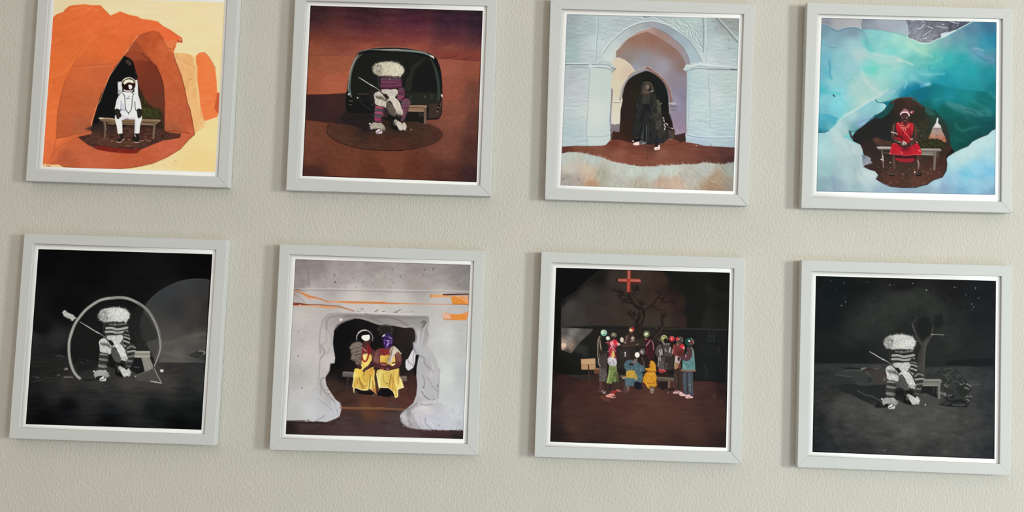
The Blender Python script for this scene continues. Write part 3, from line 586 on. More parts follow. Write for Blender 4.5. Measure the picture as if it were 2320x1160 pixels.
def archway_picture():
    # white plastered horseshoe arches, veiled person in black in the dark doorway, white fur in front
    p = Pic([(1284.1, 31.7), (1675.4, 41.9), (1661.2, 433.4), (1269.5, 420.2)], seed=13)
    A = lambda t: Z(1265, 20, 5, t)
    B = lambda t: Z(1455, 20, 5, t)
    C = lambda t: Z(1265, 210, 5, t)
    D = lambda t: Z(1455, 210, 5, t)
    E = lambda t: Z(1390, 170, 10, t)
    F = lambda t: Z(1430, 250, 10, t)
    one = np.ones((p.S, p.S), np.float32)
    p.a[:] = p.field([(1290, 40, (158, 166, 168)), (1285, 80, (156, 170, 170)), (1290, 120, (160, 180, 176)), (1330, 60, (170, 182, 180)), (1340, 120, (184, 192, 192)), (1370, 50, (180, 192, 190)), (1400, 40, (176, 186, 184)), (1350, 100, (190, 202, 200)), (1600, 60, (166, 180, 178)), (1570, 50, (178, 192, 188)), (1640, 50, (150, 154, 152)), (1670, 60, (150, 156, 152)), (1665, 100, (166, 180, 178)), (1620, 100, (180, 192, 190)), (1640, 140, (180, 190, 188)), (1600, 140, (190, 200, 198)), (1285, 180, (176, 182, 184)), (1310, 200, (186, 192, 194)), (1280, 300, (176, 190, 190)), (1310, 320, (180, 192, 194)), (1345, 250, (196, 204, 198)), (1350, 200, (194, 204, 198)), (1370, 300, (196, 206, 200)), (1360, 330, (190, 200, 196)), (1570, 200, (176, 194, 194)), (1585, 240, (186, 200, 198)), (1620, 220, (190, 200, 198)), (1650, 200, (178, 190, 186)), (1650, 260, (180, 196, 194)), (1600, 300, (184, 200, 200)), (1640, 310, (176, 190, 194)), (1590, 325, (170, 184, 194)), (1655, 330, (164, 178, 184))], 3)
    wall = one.copy()
    relief(p, wall, p.noise(14, 5, 4), 2.5)
    rng = p.rng; p.lift = 15
    def cuts(x0, y0, x1, y1, n, L, slope, amt=1.0):
        for i in range(n):
            x = rng.uniform(x0, x1); y = rng.uniform(y0, y1); l = rng.uniform(.3, 1)*L; s = slope+rng.randn()*.15
            p.line([(x, y), (x+l*.5, y+l*.5*s+rng.randn()*.6), (x+l, y+l*s)], rng.uniform(.5, 1.3), (146, 158, 162), sm=True, soft=.5, alpha=.6*amt)
            p.line([(x, y-1.2), (x+l, y+l*s-1.2)], .9, (212, 222, 220), soft=.5, alpha=.5*amt)
    cuts(1282, 155, 1328, 300, 60, 9, .12, .8); cuts(1288, 60, 1345, 130, 16, 8, -.1, .5); cuts(1340, 40, 1440, 70, 22, 7, .1, .6)
    cuts(1610, 165, 1668, 300, 55, 11, .18, .7); cuts(1565, 165, 1605, 300, 18, 8, .1, .4); cuts(1600, 50, 1668, 150, 26, 8, .35, .6)
    cuts(1335, 160, 1380, 320, 16, 6, 0, .3)
    # reliefs either side of the arch
    dk, lt = (112, 124, 126), (216, 226, 224)
    for t in ("470,215 510,212 540,235 555,265 580,240", "470,310 490,350 520,345 550,320", "410,200 440,208 460,200", "610,210 650,208 690,180 730,200 780,175 830,165", "600,90 660,85 690,90", "860,118 920,118 960,130 1010,133 1060,125", "900,90 960,90 990,100 1040,95", "480,270 520,285 560,300", "640,150 700,140 760,150", "505,90 530,95", "720,215 780,205 830,190"):
        p.line(A(t), 1.1, dk, sm=True, soft=.5, alpha=.6); p.line([(x, y+1.2) for x, y in A(t)], 1.3, lt, sm=True, soft=.6, alpha=.6)
    p.line(A("960,88 990,102 1035,95"), 2, (70, 80, 82), soft=.5)
    for t in ("0,85 40,100 90,92", "160,95 230,130 280,140 330,110", "200,120 270,150 320,170 360,150 350,110 380,100", "360,140 400,180 440,230 490,250", "390,170 430,200 480,215 470,250", "350,180 400,225 440,270 490,300 530,330 560,345", "450,120 480,170 520,180 530,230 550,260 570,330", "540,160 580,190 640,210", "590,230 600,300 620,350 650,395 680,440", "560,380 600,380 640,400 680,440", "600,250 640,280 620,330 655,385", "650,255 685,270", "655,100 675,130", "420,110 440,150 470,200", "500,210 520,260 510,310", "360,170 380,190", "570,260 590,300 585,340 610,370"):
        p.line(B(t), 1.3, dk, sm=True, soft=.5, alpha=.7); p.line([(x-1, y+1.4) for x, y in B(t)], 1.5, lt, sm=True, soft=.6, alpha=.75)
    # mouldings
    p.line(A("450,75 455,200 440,330 425,580"), 2.2, (150, 162, 164), soft=.8, alpha=.7); p.line(A("440,75 443,200 428,330 415,560"), 1.4, (208, 218, 216), soft=.6, alpha=.7)
    p.line(B("690,100 695,250 690,500"), 2, (128, 140, 142), soft=.7, alpha=.8); p.line(B("715,100 720,350 735,600"), 3.4, (196, 206, 204), soft=1, alpha=.7); p.line(B("730,420 728,600"), 1.4, (156, 166, 166), soft=.6)
    p.line(B("835,105 900,180 970,250 1030,330 1090,390"), 2, (110, 120, 122), soft=.5); p.line(B("860,105 930,185 1000,260 1090,350"), 2.4, (196, 204, 202), soft=.9, alpha=.7)
    for t in ("790,145 830,150", "820,205 850,210", "820,240 845,255", "970,340 985,370", "970,440 995,465", "1060,150 1090,165", "985,155 1015,165"):
        p.line(B(t), 1.3, (120, 132, 134), soft=.4, alpha=.8)
    # pillars left
    p.poly(A("350,660 360,640 600,700 600,1160") + C("585,180 580,540 540,590 330,600 320,490 345,0"), p.field([(1340, 160, (192, 202, 196)), (1380, 200, (190, 200, 192)), (1350, 260, (200, 208, 200)), (1380, 300, (190, 200, 196)), (1340, 320, (194, 204, 200))]), soft=.8, alpha=.8)
    p.line(A("358,600 355,760 345,950 335,1160") + C("320,400 318,490"), 1.5, (152, 160, 164), soft=.6, alpha=.7)
    p.line(A("78,632 200,634 345,630"), 1.1, (70, 80, 92)); p.line(A("78,622 345,620"), 1.8, (206, 214, 214), soft=.6, alpha=.8)
    p.line(A("150,655 250,665 340,672"), .9, (120, 130, 138), alpha=.8)
    p.line(A("380,632 480,628 560,640 620,660 655,682 615,715 590,690 540,672 400,664"), 1.1, (120, 126, 130), sm=False); p.line(A("360,650 480,648 560,655 620,680"), 2.4, (204, 212, 210), sm=True, soft=.8)
    p.line(A("600,665 620,690 645,678"), 1.8, (110, 110, 110)); p.line(A("360,600 355,650"), 3, (196, 204, 202), soft=1)
    p.poly(A("605,905 625,930 615,1160") + C("600,180 590,350 585,430 580,300"), (150, 152, 172), soft=.4)
    p.line(C("320,490 400,500 500,495 580,485"), 1.2, (150, 162, 164), soft=.5, alpha=.8); p.line(C("325,500 335,600"), 1.1, (150, 162, 164), soft=.5)
    # pillar right
    p.line(B("470,690 500,640 560,650 660,625 760,640 1085,668"), 3.4, (208, 216, 212), soft=1, alpha=.8)
    p.line(B("490,715 560,690 640,675 710,680 750,688 1075,690"), 1.3, (110, 124, 130), sm=True); p.line(B("540,680 620,655 690,650 760,675 900,682 1075,682"), 1.2, (124, 138, 144), sm=True, alpha=.8)
    p.line(B("760,655 900,662 1080,665"), .9, (150, 160, 164)); p.line(B("1000,690 1075,692"), 1.6, (60, 68, 76))
    p.line(B("755,720 750,870 765,950 765,1110"), 1.6, (150, 166, 168), soft=.7, alpha=.7); p.line(D("740,135 775,160 770,350 775,420"), 1.2, (150, 164, 168), soft=.6, alpha=.6)
    p.line(B("540,700 530,900 545,1160"), 6, (160, 190, 194), soft=3, alpha=.5)
    p.line(D("640,310 740,345 775,385"), 1.2, (150, 166, 172), sm=True, soft=.6)
    p.line(D("500,475 600,500 760,512 1050,512"), 1.4, (140, 156, 172), sm=True, soft=.5); p.line(D("500,465 600,488 760,500 1050,500"), 1.4, (206, 216, 218), sm=True, soft=.6)
    # main arch ring
    ring_o = A("490,590 510,510 560,430 620,360 700,290 800,220 920,170 1000,155 1065,145") + B("60,150 115,145 200,165 300,200 400,260 500,330 580,430 640,530 675,600")
    ring_i = B("540,620 520,550 470,450 400,380 300,310 220,260 120,215") + A("1070,212 1000,225 900,250 800,310 740,370 690,430 660,500 630,560 625,640 595,600")
    m = p.poly([tuple(q) for q in _smooth(ring_o, False, 4)] + [tuple(q) for q in _smooth(ring_i, False, 4)], p.field([(1380, 110, (190, 200, 198)), (1410, 75, (180, 188, 188)), (1440, 60, (166, 172, 172)), (1475, 52, (160, 160, 164)), (1510, 65, (150, 158, 164)), (1540, 90, (158, 170, 178)), (1570, 120, (166, 182, 186)), (1395, 130, (200, 208, 202))]), soft=.6)
    p.line(A("510,510 560,430 620,360 700,290 800,220 920,170 1000,155 1065,145"), 1.1, (110, 120, 122), sm=True, alpha=.8)
    p.line(A("500,500 550,420 610,350 690,280 790,210 910,160 1000,146 1065,136") + B("115,136 200,155 300,190 400,248 500,318"), 1.8, (214, 222, 220), sm=True, soft=.7, alpha=.9)
    p.line(B("115,145 200,165 300,200 400,260 500,330 580,430 640,530 675,600"), 1.1, (110, 120, 126), sm=True, alpha=.8)
    # pinkish intrados
    intr = A("595,600 640,490 700,410 780,340 880,270 960,245 1060,215") + B("120,215 220,250 310,310 400,380 470,450 520,550 540,630 490,635 440,520 360,440 260,370 160,310 60,260") + A("1000,262 900,290 820,320 760,375 700,440 660,470 640,560 628,640")
    p.poly(intr, p.field([(1390, 120, (200, 200, 190)), (1420, 85, (178, 170, 164)), (1460, 66, (176, 148, 138)), (1500, 75, (158, 132, 124)), (1530, 100, (156, 140, 138)), (1555, 130, (150, 146, 150))]), soft=.6)
    p.line(B("120,215 220,250 310,310 400,380 470,450 520,550 540,630"), .9, (96, 92, 98), sm=True, alpha=.8)
    p.line(A("655,560 640,600 610,660"), 2.2, (204, 208, 196), soft=.6)
    # niche interior
    nic = A("655,480 700,440 760,370 820,325 900,290 1000,262") + B("60,260 160,310 260,370 360,440 440,520 490,630 465,690 495,720 500,900 500,1160") + D("500,450 480,480 350,500 0,480") + C("800,520 600,520 590,350") + A("600,900 605,720 655,680 628,620 655,555")
    p.poly([tuple(q) for q in _smooth(nic[:16], False, 4)]+nic[16:], p.field([(1400, 110, (150, 128, 112)), (1440, 85, (150, 112, 94)), (1480, 85, (146, 106, 92)), (1520, 110, (144, 110, 98)), (1550, 150, (136, 112, 106)), (1420, 130, (144, 132, 124)), (1460, 140, (146, 142, 146)), (1500, 150, (154, 150, 158)), (1440, 155, (150, 152, 160)), (1540, 180, (140, 132, 140)), (1530, 230, (146, 142, 158)), (1545, 270, (142, 130, 148)), (1535, 300, (158, 146, 158)), (1550, 220, (132, 126, 146)), (1540, 290, (150, 130, 148))]), soft=.6)
    p.line(B("500,720 500,900 495,1160") + D("495,300 490,470"), 1.8, (116, 104, 110), soft=.8, alpha=.7); p.line(B("515,720 520,1160") + D("525,250 510,460"), 3, (172, 172, 180), soft=1.2, alpha=.7)
    # sunlit patch on the left
    p.poly(A("640,560 690,560 760,590 820,640 865,710 820,750 770,820 730,900 715,990 730,1030 720,1160") + C("715,200 695,350 640,360 600,350 600,250 620,0") + A("620,920 600,890 605,730 655,685 628,640"), p.field([(1400, 150, (206, 194, 172)), (1420, 165, (202, 184, 166)), (1395, 190, (204, 196, 172)), (1400, 240, (204, 200, 180)), (1395, 270, (208, 204, 188))]), soft=.5)
    p.line(A("655,558 700,560 760,590 820,640 862,705"), 1.2, (224, 214, 196), sm=True)
    # inner arch ring
    p.line(A("700,1030 710,930 740,850 790,780 840,735 900,700 960,680 1005,660"), 4.2, (160, 150, 142), sm=True, soft=.6)
    p.line(A("1005,668 1060,700 1110,740 1160,790") + B("220,790 270,850 305,920 325,1000 325,1080"), 6.2, (136, 106, 98), sm=True, soft=.6)
    p.line(A("700,1000 705,930 735,850 780,780"), 2, (206, 202, 188), sm=True, soft=.6); p.line(A("840,722 900,690 960,672 1003,652 1060,685") + B("120,700 200,745 270,830 320,920 338,1010"), 1.0, (190, 176, 170), sm=True)
    p.poly(C('600,540 620,500 1160,520') + D('0,500 490,540 495,600 0,640') + C('600,600'), (112, 64, 50), soft=.6)
    # dark doorway
    door = A("725,1000 740,920 770,840 820,780 880,745 940,720 990,705 1040,715 1110,755 1160,800") + B("210,800 250,850 280,920 295,1000 298,1080 310,1160") + D("300,230 330,330 345,400 370,430 370,480 480,455 495,550 300,520 240,560 60,590") + C("1100,600 840,570 600,530 590,480 620,430 690,445 700,350 705,200 730,80") + A("735,1080")
    p.poly([tuple(q) for q in _smooth(door[:17], False, 4)]+door[17:], p.field([(1420, 200, (38, 32, 26)), (1440, 180, (34, 32, 26)), (1465, 170, (26, 28, 24)), (1500, 190, (24, 30, 28)), (1510, 230, (22, 26, 22)), (1410, 250, (44, 32, 28)), (1420, 290, (48, 32, 26)), (1400, 310, (60, 38, 30)), (1440, 220, (40, 36, 26)), (1520, 280, (30, 24, 24)), (1540, 310, (66, 46, 38)), (1480, 320, (36, 34, 36))]), soft=.5)
    p.line(D("310,240 335,330 350,420"), 1.8, (38, 28, 26)); p.line(D("305,180 310,240"), 2, (110, 104, 96), soft=.5)
    p.poly(D("290,420 370,430 360,520 310,520"), (78, 68, 58), soft=.5)
    for t in ("300,450 365,455", "305,475 362,480", "308,500 360,505"): p.line(D(t), .9, (50, 42, 36))
    p.line(D("285,415 370,432"), 1.4, (44, 30, 28)); p.poly(D("250,430 300,440 290,520 240,520"), (40, 46, 36), soft=1)
    # small shelf lines (either side of the doorway)
    p.line(A("630,1062 710,1062"), 1.6, (120, 122, 112), soft=.4); p.line(A("630,1052 712,1052"), 1.2, (226, 224, 208), soft=.5)
    p.poly(B("300,1060 380,1062 385,1085 320,1085"), (176, 172, 176), soft=.6); p.line(B("325,1100 388,1104"), 2.2, (104, 98, 104), soft=.4); p.line(B("325,1115 385,1120"), 1.6, (120, 112, 118), soft=.4)
    p.line(B("322,1150 390,1150"), 1.4, (110, 100, 106), soft=.4); p.line(D("320,185 390,192"), 1.1, (120, 112, 118), soft=.5)
    p.line(D("300,120 312,230"), 1.5, (168, 160, 160), soft=.5)
    # lit base of the sunlit strip
    p.poly(C("600,360 640,365 695,350 695,430 650,445 630,430 600,480 585,430"), (128, 118, 124), soft=.5); p.poly(C("590,470 620,440 610,510 595,520"), (88, 74, 70), soft=.5)
    # robe
    robe = E("650,200 700,150 800,150 880,220 930,330 960,500 1050,600 1080,800 1100,1000 1110,1160") + F("720,250 760,420 790,560 800,700 680,750 560,690 500,740 330,720 280,660 80,610 20,500 60,200") + E("480,820 580,480 620,300")
    m = p.poly(robe, p.field([(1460, 190, (50, 46, 41)), (1480, 230, (42, 43, 38)), (1465, 245, (32, 33, 37)), (1450, 270, (36, 36, 35)), (1445, 300, (40, 43, 41)), (1480, 310, (38, 40, 43)), (1500, 300, (50, 47, 40)), (1490, 320, (42, 46, 48)), (1490, 260, (54, 54, 47))]), sm=True, soft=1.2)
    p.tex(m, p.noise(5, 12, 3, 8), 15)
    p.poly(E("660,450 740,430 820,450 820,640 760,665 690,650 650,600"), (54, 56, 50), sm=True, soft=.7)
    p.poly(E("640,380 720,200 800,200 830,260 780,380 820,430 660,430"), (84, 74, 64), soft=.8)
    p.line(E("700,190 780,170 850,210 880,300 890,360"), 2.4, (96, 92, 70), sm=True, soft=.7); p.line(E("660,215 740,200 810,215 830,290 770,370"), 1.3, (28, 24, 22), sm=True)
    p.poly(E("750,220 810,225 815,280 760,330 740,280"), (120, 108, 98), soft=.6); p.line(E("700,330 740,310"), 2, (90, 70, 60), soft=.6); p.line(E("760,390 830,380 900,355"), 1.5, (128, 120, 104), soft=.5)
    p.line(E("850,375 895,360"), 1.3, (196, 196, 180)); p.line(E("670,432 800,432"), 1.0, (96, 44, 36)); p.line(E("680,660 820,655"), 1.2, (20, 20, 20))
    p.poly(E("950,560 1040,580 1080,780 1070,900 1020,880 980,760 990,650"), (76, 76, 62), soft=1); p.line(E("840,960 960,900 1060,860"), 5, (60, 60, 52), soft=1.4)
    p.line(E("1060,665 1085,640"), 1.2, (190, 190, 180))
    p.poly(F("560,250 680,200 700,330 640,440 560,440"), (76, 70, 60), soft=1.6, alpha=.8)
    p.line(F("350,340 345,480 350,780"), [2.4, 1.6, 1.4], (84, 86, 86)); p.line(F("215,420 200,600"), 2, (20, 22, 24), soft=1); p.line(F("290,360 250,640"), 1.4, (90, 96, 100), soft=.8)
    p.line(F("300,340 310,640"), 2.2, (16, 18, 20), soft=1); p.line(F("510,330 520,500"), 1.8, (18, 18, 20), soft=.8)
    for i in range(120):
        x, y = rng.uniform(1444, 1498), rng.uniform(215, 318); p.line([(x, y), (x+rng.randn()*2, y+rng.uniform(3, 10))], rng.uniform(.8, 1.8), (72, 72, 64) if rng.rand() > .5 else (20, 21, 24), soft=.8, alpha=.4)
    # right hand things
    for t in ("720,160 735,180", "740,210 745,250", "760,290 800,310", "745,320 780,380", "800,300 830,330", "830,370 880,400", "755,400 765,440", "920,400 935,420"): p.line(F(t), 2.0, (214, 206, 196), soft=.4)
    p.line(F("780,300 830,370 880,400"), 1.4, (40, 32, 32))
    # red floor
    fl = C("40,610 200,600 330,605 480,600 540,590 585,540 620,525 700,530 850,570 1100,620 1160,640") + D("60,590 240,570 290,530 400,530 500,560 600,575 700,600 1050,620 1040,790 900,850 0,870") + C("800,850 600,800 300,700 40,690")
    m = p.poly(fl, p.field([(1275, 335, (90, 52, 42)), (1320, 340, (124, 76, 58)), (1360, 345, (132, 82, 64)), (1390, 325, (112, 60, 46)), (1400, 350, (140, 86, 68)), (1440, 360, (130, 76, 58)), (1440, 335, (112, 62, 50)), (1500, 350, (136, 88, 72)), (1520, 325, (120, 66, 50)), (1500, 368, (126, 72, 54)), (1560, 350, (120, 72, 58)), (1600, 340, (112, 66, 56)), (1650, 345, (88, 54, 50)), (1655, 365, (68, 42, 42)), (1610, 362, (96, 58, 48)), (1480, 325, (80, 46, 40))]), soft=.5)
    p.tex(m, p.noise(26, 4, 3, 5), 9)
    p.line(D("620,610 680,625 770,622"), 1.2, (90, 50, 42), soft=.5); p.line(D("300,590 400,575 480,560"), 1.6, (96, 52, 40), soft=.8); p.ell(1466.7, 358.7, 2, 1, (50, 24, 20)); p.ell(1577.5, 330, 1.4, 1, (230, 220, 210))
    p.poly(D("380,480 485,455 495,550 430,560 360,520"), (60, 42, 38), soft=.7); p.line(C("590,525 700,532 840,570"), 1.4, (70, 40, 32), soft=.7); p.line(C("905,590 1000,620 1080,650"), 1.6, (84, 46, 38), soft=.8)
    p.line(D("775,590 778,605"), 1.4, (50, 40, 40)); p.line(C("300,606 480,602"), 1, (90, 60, 50))
    # shoes
    p.poly(F("40,750 110,715 180,705 190,780 120,792 50,780"), (232, 206, 200), soft=.4); p.poly(F("185,690 250,680 330,720 320,750 230,775 190,770"), (92, 92, 92), soft=.5); p.line(F("240,765 325,735"), 1.1, (210, 204, 200))
    p.poly(F("60,660 130,620 200,640 190,700 100,715 40,700"), (18, 18, 18), soft=.5); p.ell(1434.5, 319.5, 2, 1.4, (220, 214, 208)); p.line(F("110,630 150,630"), 1.1, (120, 120, 120))
    p.poly(F("525,840 570,825 600,830 620,770 645,780 655,850 640,890 560,910 520,890"), (236, 208, 200), soft=.4); p.poly(F("530,740 560,700 620,710 630,780 590,830 540,820"), (34, 32, 32), soft=.5); p.line(F("520,905 650,895"), .9, (70, 40, 34)); p.line(F("570,850 620,880"), .7, (160, 120, 110))
    # white fur foreground
    top = C("30,690 100,675 200,672 300,690 400,710 500,735 600,775 700,795 800,815 900,830 1040,845 1160,830") + D("0,835 100,842 200,825 350,820 500,808 600,810 700,790 800,800 900,812 1040,790")
    fur = top + D("1030,1120 500,1120 0,1100") + C("500,1080 20,1060")
    p.fur([(x, y+2) for x, y in top[:12]] + [(x, y+6) for x, y in top[:12]][::-1], 170, 6, 1.0, [(206, 210, 200), (190, 196, 188), (176, 178, 168)], ang=-82, jit=.22, sm=False, alpha=.85)
    p.fur([(x, y+2) for x, y in top[12:]] + [(x, y+6) for x, y in top[12:]][::-1], 180, 8, 1.0, [(206, 208, 196), (194, 196, 186), (170, 170, 160)], ang=-104, jit=.28, sm=False, alpha=.85)
    m = p.poly(fur, p.field([(1280, 355, (184, 190, 182)), (1340, 360, (180, 188, 182)), (1290, 380, (190, 186, 174)), (1330, 385, (196, 182, 164)), (1335, 400, (192, 172, 154)), (1285, 405, (164, 158, 150)), (1340, 415, (182, 152, 124)), (1310, 412, (172, 160, 150)), (1365, 400, (168, 168, 154)), (1400, 385, (188, 190, 180)), (1390, 410, (180, 178, 168)), (1440, 385, (186, 194, 184)), (1480, 390, (184, 192, 184)), (1450, 415, (176, 168, 152)), (1520, 385, (188, 194, 184)), (1530, 415, (192, 170, 152)), (1500, 415, (184, 164, 146)), (1560, 395, (178, 176, 166)), (1600, 380, (180, 182, 174)), (1625, 405, (166, 148, 124)), (1620, 425, (162, 136, 110)), (1655, 385, (156, 160, 150)), (1655, 420, (150, 142, 128))], 4), soft=.6)
    for x0, y0, x1, y1, n, an in ((1275, 350, 1400, 424, 330, -75), (1400, 380, 1540, 430, 360, -88), (1540, 375, 1660, 432, 380, -128)):
        for i in range(n):
            x, y = rng.uniform(x0, x1), rng.uniform(y0+4, y1); th = np.radians(an+rng.randn()*14); l = rng.uniform(4, 11)
            ix = (int(np.clip(p.T([(x, y)])[0][1], 0, p.S-1)), int(np.clip(p.T([(x, y)])[0][0], 0, p.S-1)))
            if m[ix] < .5: continue
            p.line([(x, y), (x+l*np.cos(th), y+l*np.sin(th))], [1.2, .4], p.a[ix]+(18 if rng.rand() > .45 else -22), soft=.5, alpha=.55)
    p.poly(C("330,990 430,1010 440,1055 300,1050"), (176, 138, 102), soft=4, alpha=.45); p.line(C("40,985 75,970"), 1.2, (100, 92, 84)); p.line(C("220,965 240,995"), 1, (110, 100, 92))
    # edges a little greyer
    p.line([(1284.1, 31.7), (1675.4, 41.9), (1661.2, 433.4), (1269.5, 420.2), (1284.1, 31.7)], 3, (120, 120, 118), soft=1.5, alpha=.5)
    p.grain(2)
    return p

def ice_cave_picture():
    # turquoise ice cave, person in a red dress and striped cap on a bench in its mouth
    p = Pic([(1861.2, 40.1), (2257.9, 50.3), (2255, 441.5), (1849.5, 433.8)], seed=14)
    A = lambda t: Z(1845, 30, 5, t)
    B = lambda t: Z(2035, 30, 5, t)
    C = lambda t: Z(1845, 220, 5, t)
    D = lambda t: Z(2035, 220, 5, t)
    E = lambda t: Z(1990, 235, 10, t)
    F = lambda t: Z(1990, 300, 10, t)
    G = lambda t: Z(2080, 240, 10, t)
    rng = p.rng; p.lift = 16
    one = np.ones((p.S, p.S), np.float32)
    W = (182, 206, 204)
    p.a[:] = p.field([(1865, 70, (120, 150, 164)), (1880, 90, (136, 170, 178)), (1865, 100, (130, 176, 188)), (1870, 130, (116, 176, 190)), (1865, 160, (110, 176, 188)), (1900, 130, (142, 190, 194)), (1900, 70, (130, 160, 172)), (1930, 70, (132, 156, 168)), (1930, 100, (160, 194, 198)), (1930, 150, (156, 196, 200)), (1890, 180, (146, 196, 200)), (1900, 210, (140, 202, 208)), (1870, 220, (134, 192, 198)), (1860, 205, (92, 180, 192)), (1865, 250, (120, 184, 194)), (1890, 240, (128, 200, 206)), (1940, 200, (170, 202, 196)), (1960, 230, (176, 204, 196)), (1980, 200, (172, 202, 194)), (1960, 185, (172, 200, 194)), (1945, 125, (178, 200, 200)), (1985, 90, (134, 196, 194)), (2000, 100, (150, 204, 198)), (2030, 90, (160, 206, 196)), (2050, 110, (150, 204, 196)), (2020, 115, (126, 198, 190)), (1975, 155, (116, 200, 188)), (2000, 160, (148, 204, 194)), (2030, 150, (156, 202, 194)), (2000, 185, (156, 200, 192)), (2035, 175, (140, 198, 198)), (2060, 100, (168, 208, 190)), (2090, 110, (160, 204, 186)), (2110, 100, (146, 190, 182)), (2140, 90, (130, 172, 176)), (2170, 80, (112, 150, 164)), (2200, 65, (88, 130, 154)), (2240, 60, (62, 112, 140)), (2250, 90, (40, 130, 156)), (2230, 100, (60, 150, 168)), (2200, 100, (90, 150, 164)), (2180, 110, (96, 168, 172)), (2210, 120, (96, 160, 172)), (2245, 130, (80, 140, 156)), (2070, 135, (110, 188, 180)), (2120, 130, (90, 184, 176)), (2150, 135, (60, 172, 172)), (2180, 130, (44, 162, 166)), (2200, 160, (40, 160, 166)), (2160, 160, (40, 158, 166)), (2240, 170, (30, 140, 150)), (2140, 180, (30, 146, 160)), (2100, 160, (92, 178, 178)), (2060, 170, (116, 188, 190)), (2080, 200, (16, 122, 150)), (2060, 210, (24, 130, 156)), (2120, 200, (16, 130, 150)), (2160, 200, (30, 146, 156)), (2200, 200, (34, 146, 152)), (2250, 200, (20, 120, 128)), (2250, 225, (40, 130, 136))], 3)
    p.tex(one, p.noise(40, 22, 4, -20), 8); p.tex(one, p.noise(6, 4, 2), 3)
    # dark teal inner ceiling
    tl = A("770,1010 850,990 930,970 1000,930 1080,890 1160,860") + B("250,850 400,800 700,860 900,880 1100,900 1105,1160") + D("1105,360 1020,420 860,490 790,555 625,625 560,670") + C("500,360 420,400 380,380 400,360")
    p.poly(tl, p.field([(2010, 232, (18, 110, 130)), (2050, 222, (20, 120, 140)), (2090, 215, (14, 108, 128)), (2120, 225, (20, 128, 134)), (2150, 215, (22, 136, 146)), (2190, 215, (24, 134, 136)), (2230, 215, (14, 110, 108)), (2250, 240, (16, 110, 116)), (2220, 260, (12, 92, 92)), (2100, 240, (14, 100, 98)), (2140, 250, (10, 94, 84)), (2180, 290, (10, 82, 76)), (2140, 290, (18, 72, 66)), (2160, 320, (8, 84, 76)), (2230, 300, (12, 76, 76)), (2250, 290, (14, 74, 80)), (2180, 330, (8, 70, 66)), (2220, 310, (8, 66, 64)), (2000, 260, (16, 90, 88)), (1990, 255, (12, 92, 94))], 3), soft=3)
    for t, w, c, al in (("560,1020 620,1050 700,1060 780,1090 860,1110 930,1140", 7, (80, 144, 144), .8), ("640,1080 700,1110 770,1120", 5, (70, 134, 134), .6), ("840,1000 900,1030 960,1060 1040,1110", 5, (60, 140, 136), .6), ("800,1010 880,1060 960,1100 1000,1140", 3, (20, 112, 108), .7), ("400,990 520,960 620,950", 3, (60, 150, 156), .5), ("880,960 960,980 1040,1010", 2.5, (20, 120, 120), .6), ("1040,900 1090,950", 5, (70, 150, 160), .6)):
        p.line(B(t), w, c, sm=True, soft=w*.9, alpha=al)
    for t, w, c, al in (("600,80 680,100 760,140 840,190 940,210 1040,200", 5, (74, 138, 138), .6), ("650,310 680,360 740,378 830,350 900,340", 4, (50, 120, 112), .7), ("760,140 840,160 920,215 1000,225", 1.8, (12, 80, 84), .8), ("640,460 740,500", 4, (20, 100, 94), .6), ("900,250 1000,300 1080,280", 5, (12, 70, 74), .7), ("520,260 580,340 600,420", 6, (26, 74, 70), .7), ("840,420 900,350 950,330", 3, (16, 94, 92), .6), ("940,150 1030,170", 4, (80, 150, 150), .5), ("750,190 790,240", 5, (60, 120, 118), .5)):
        p.line(D(t), w, c, sm=True, soft=w*.9, alpha=al)
    # dome rocks at the top
    m = p.poly(A("80,45 550,45 545,160 520,170 430,155 340,165 270,185 200,160 120,120 80,125"), p.field([(1865, 45, (150, 150, 158)), (1900, 50, (168, 168, 170)), (1930, 55, (176, 176, 178)), (1900, 62, (170, 172, 174)), (1865, 55, (132, 136, 148))]), soft=.8)
    p.line(A("80,130 120,122 200,160 270,188 340,165 430,155 500,158 540,185"), 1.2, (190, 196, 200), sm=True, soft=.7, alpha=.8)
    p.line(A("80,140 130,140 200,175 270,205 350,180 450,172 530,200"), 3, (112, 136, 154), sm=True, soft=1.4, alpha=.7)
    p.line(A("100,340 150,370 200,388 250,390"), 2, (112, 146, 160), sm=True, soft=1, alpha=.7)
    m = p.poly(A("550,60 1030,60 1060,130 1065,220 1050,250 900,225 760,200 640,185 550,190 535,130"), p.field([(1960, 45, (138, 142, 154)), (1970, 60, (150, 158, 168)), (2000, 50, (164, 170, 178)), (2030, 60, (164, 170, 180)), (2040, 75, (168, 182, 188)), (1960, 65, (140, 150, 160))]), soft=.7)
    p.line(A("550,65 538,120 548,190"), 1.4, (120, 128, 140), soft=.7, alpha=.8); p.line(A("1020,65 1050,110 1066,180 1055,250"), 1.2, (196, 200, 208), sm=True, soft=.5)
    p.line(A("550,190 650,185 780,202 900,222 1040,260"), 1.6, (118, 172, 176), sm=True, soft=.8, alpha=.8)
    # grey stony patch
    patch = B("80,68 300,72 820,95 740,150 640,200 560,250 480,280 430,300 380,335 300,335 240,325 180,305 105,275 118,220 110,140")
    m = p.poly(patch, p.field([(2060, 50, (122, 126, 138)), (2070, 70, (138, 144, 154)), (2090, 90, (140, 144, 152)), (2110, 55, (116, 116, 126)), (2150, 55, (92, 92, 104)), (2140, 70, (120, 122, 132)), (2180, 55, (84, 90, 106))]), soft=.5)
    p.tex(m, p.noise(9, 4, 3, -35), 26); p.tex(m, p.noise(3, 2, 2, -30), 14)
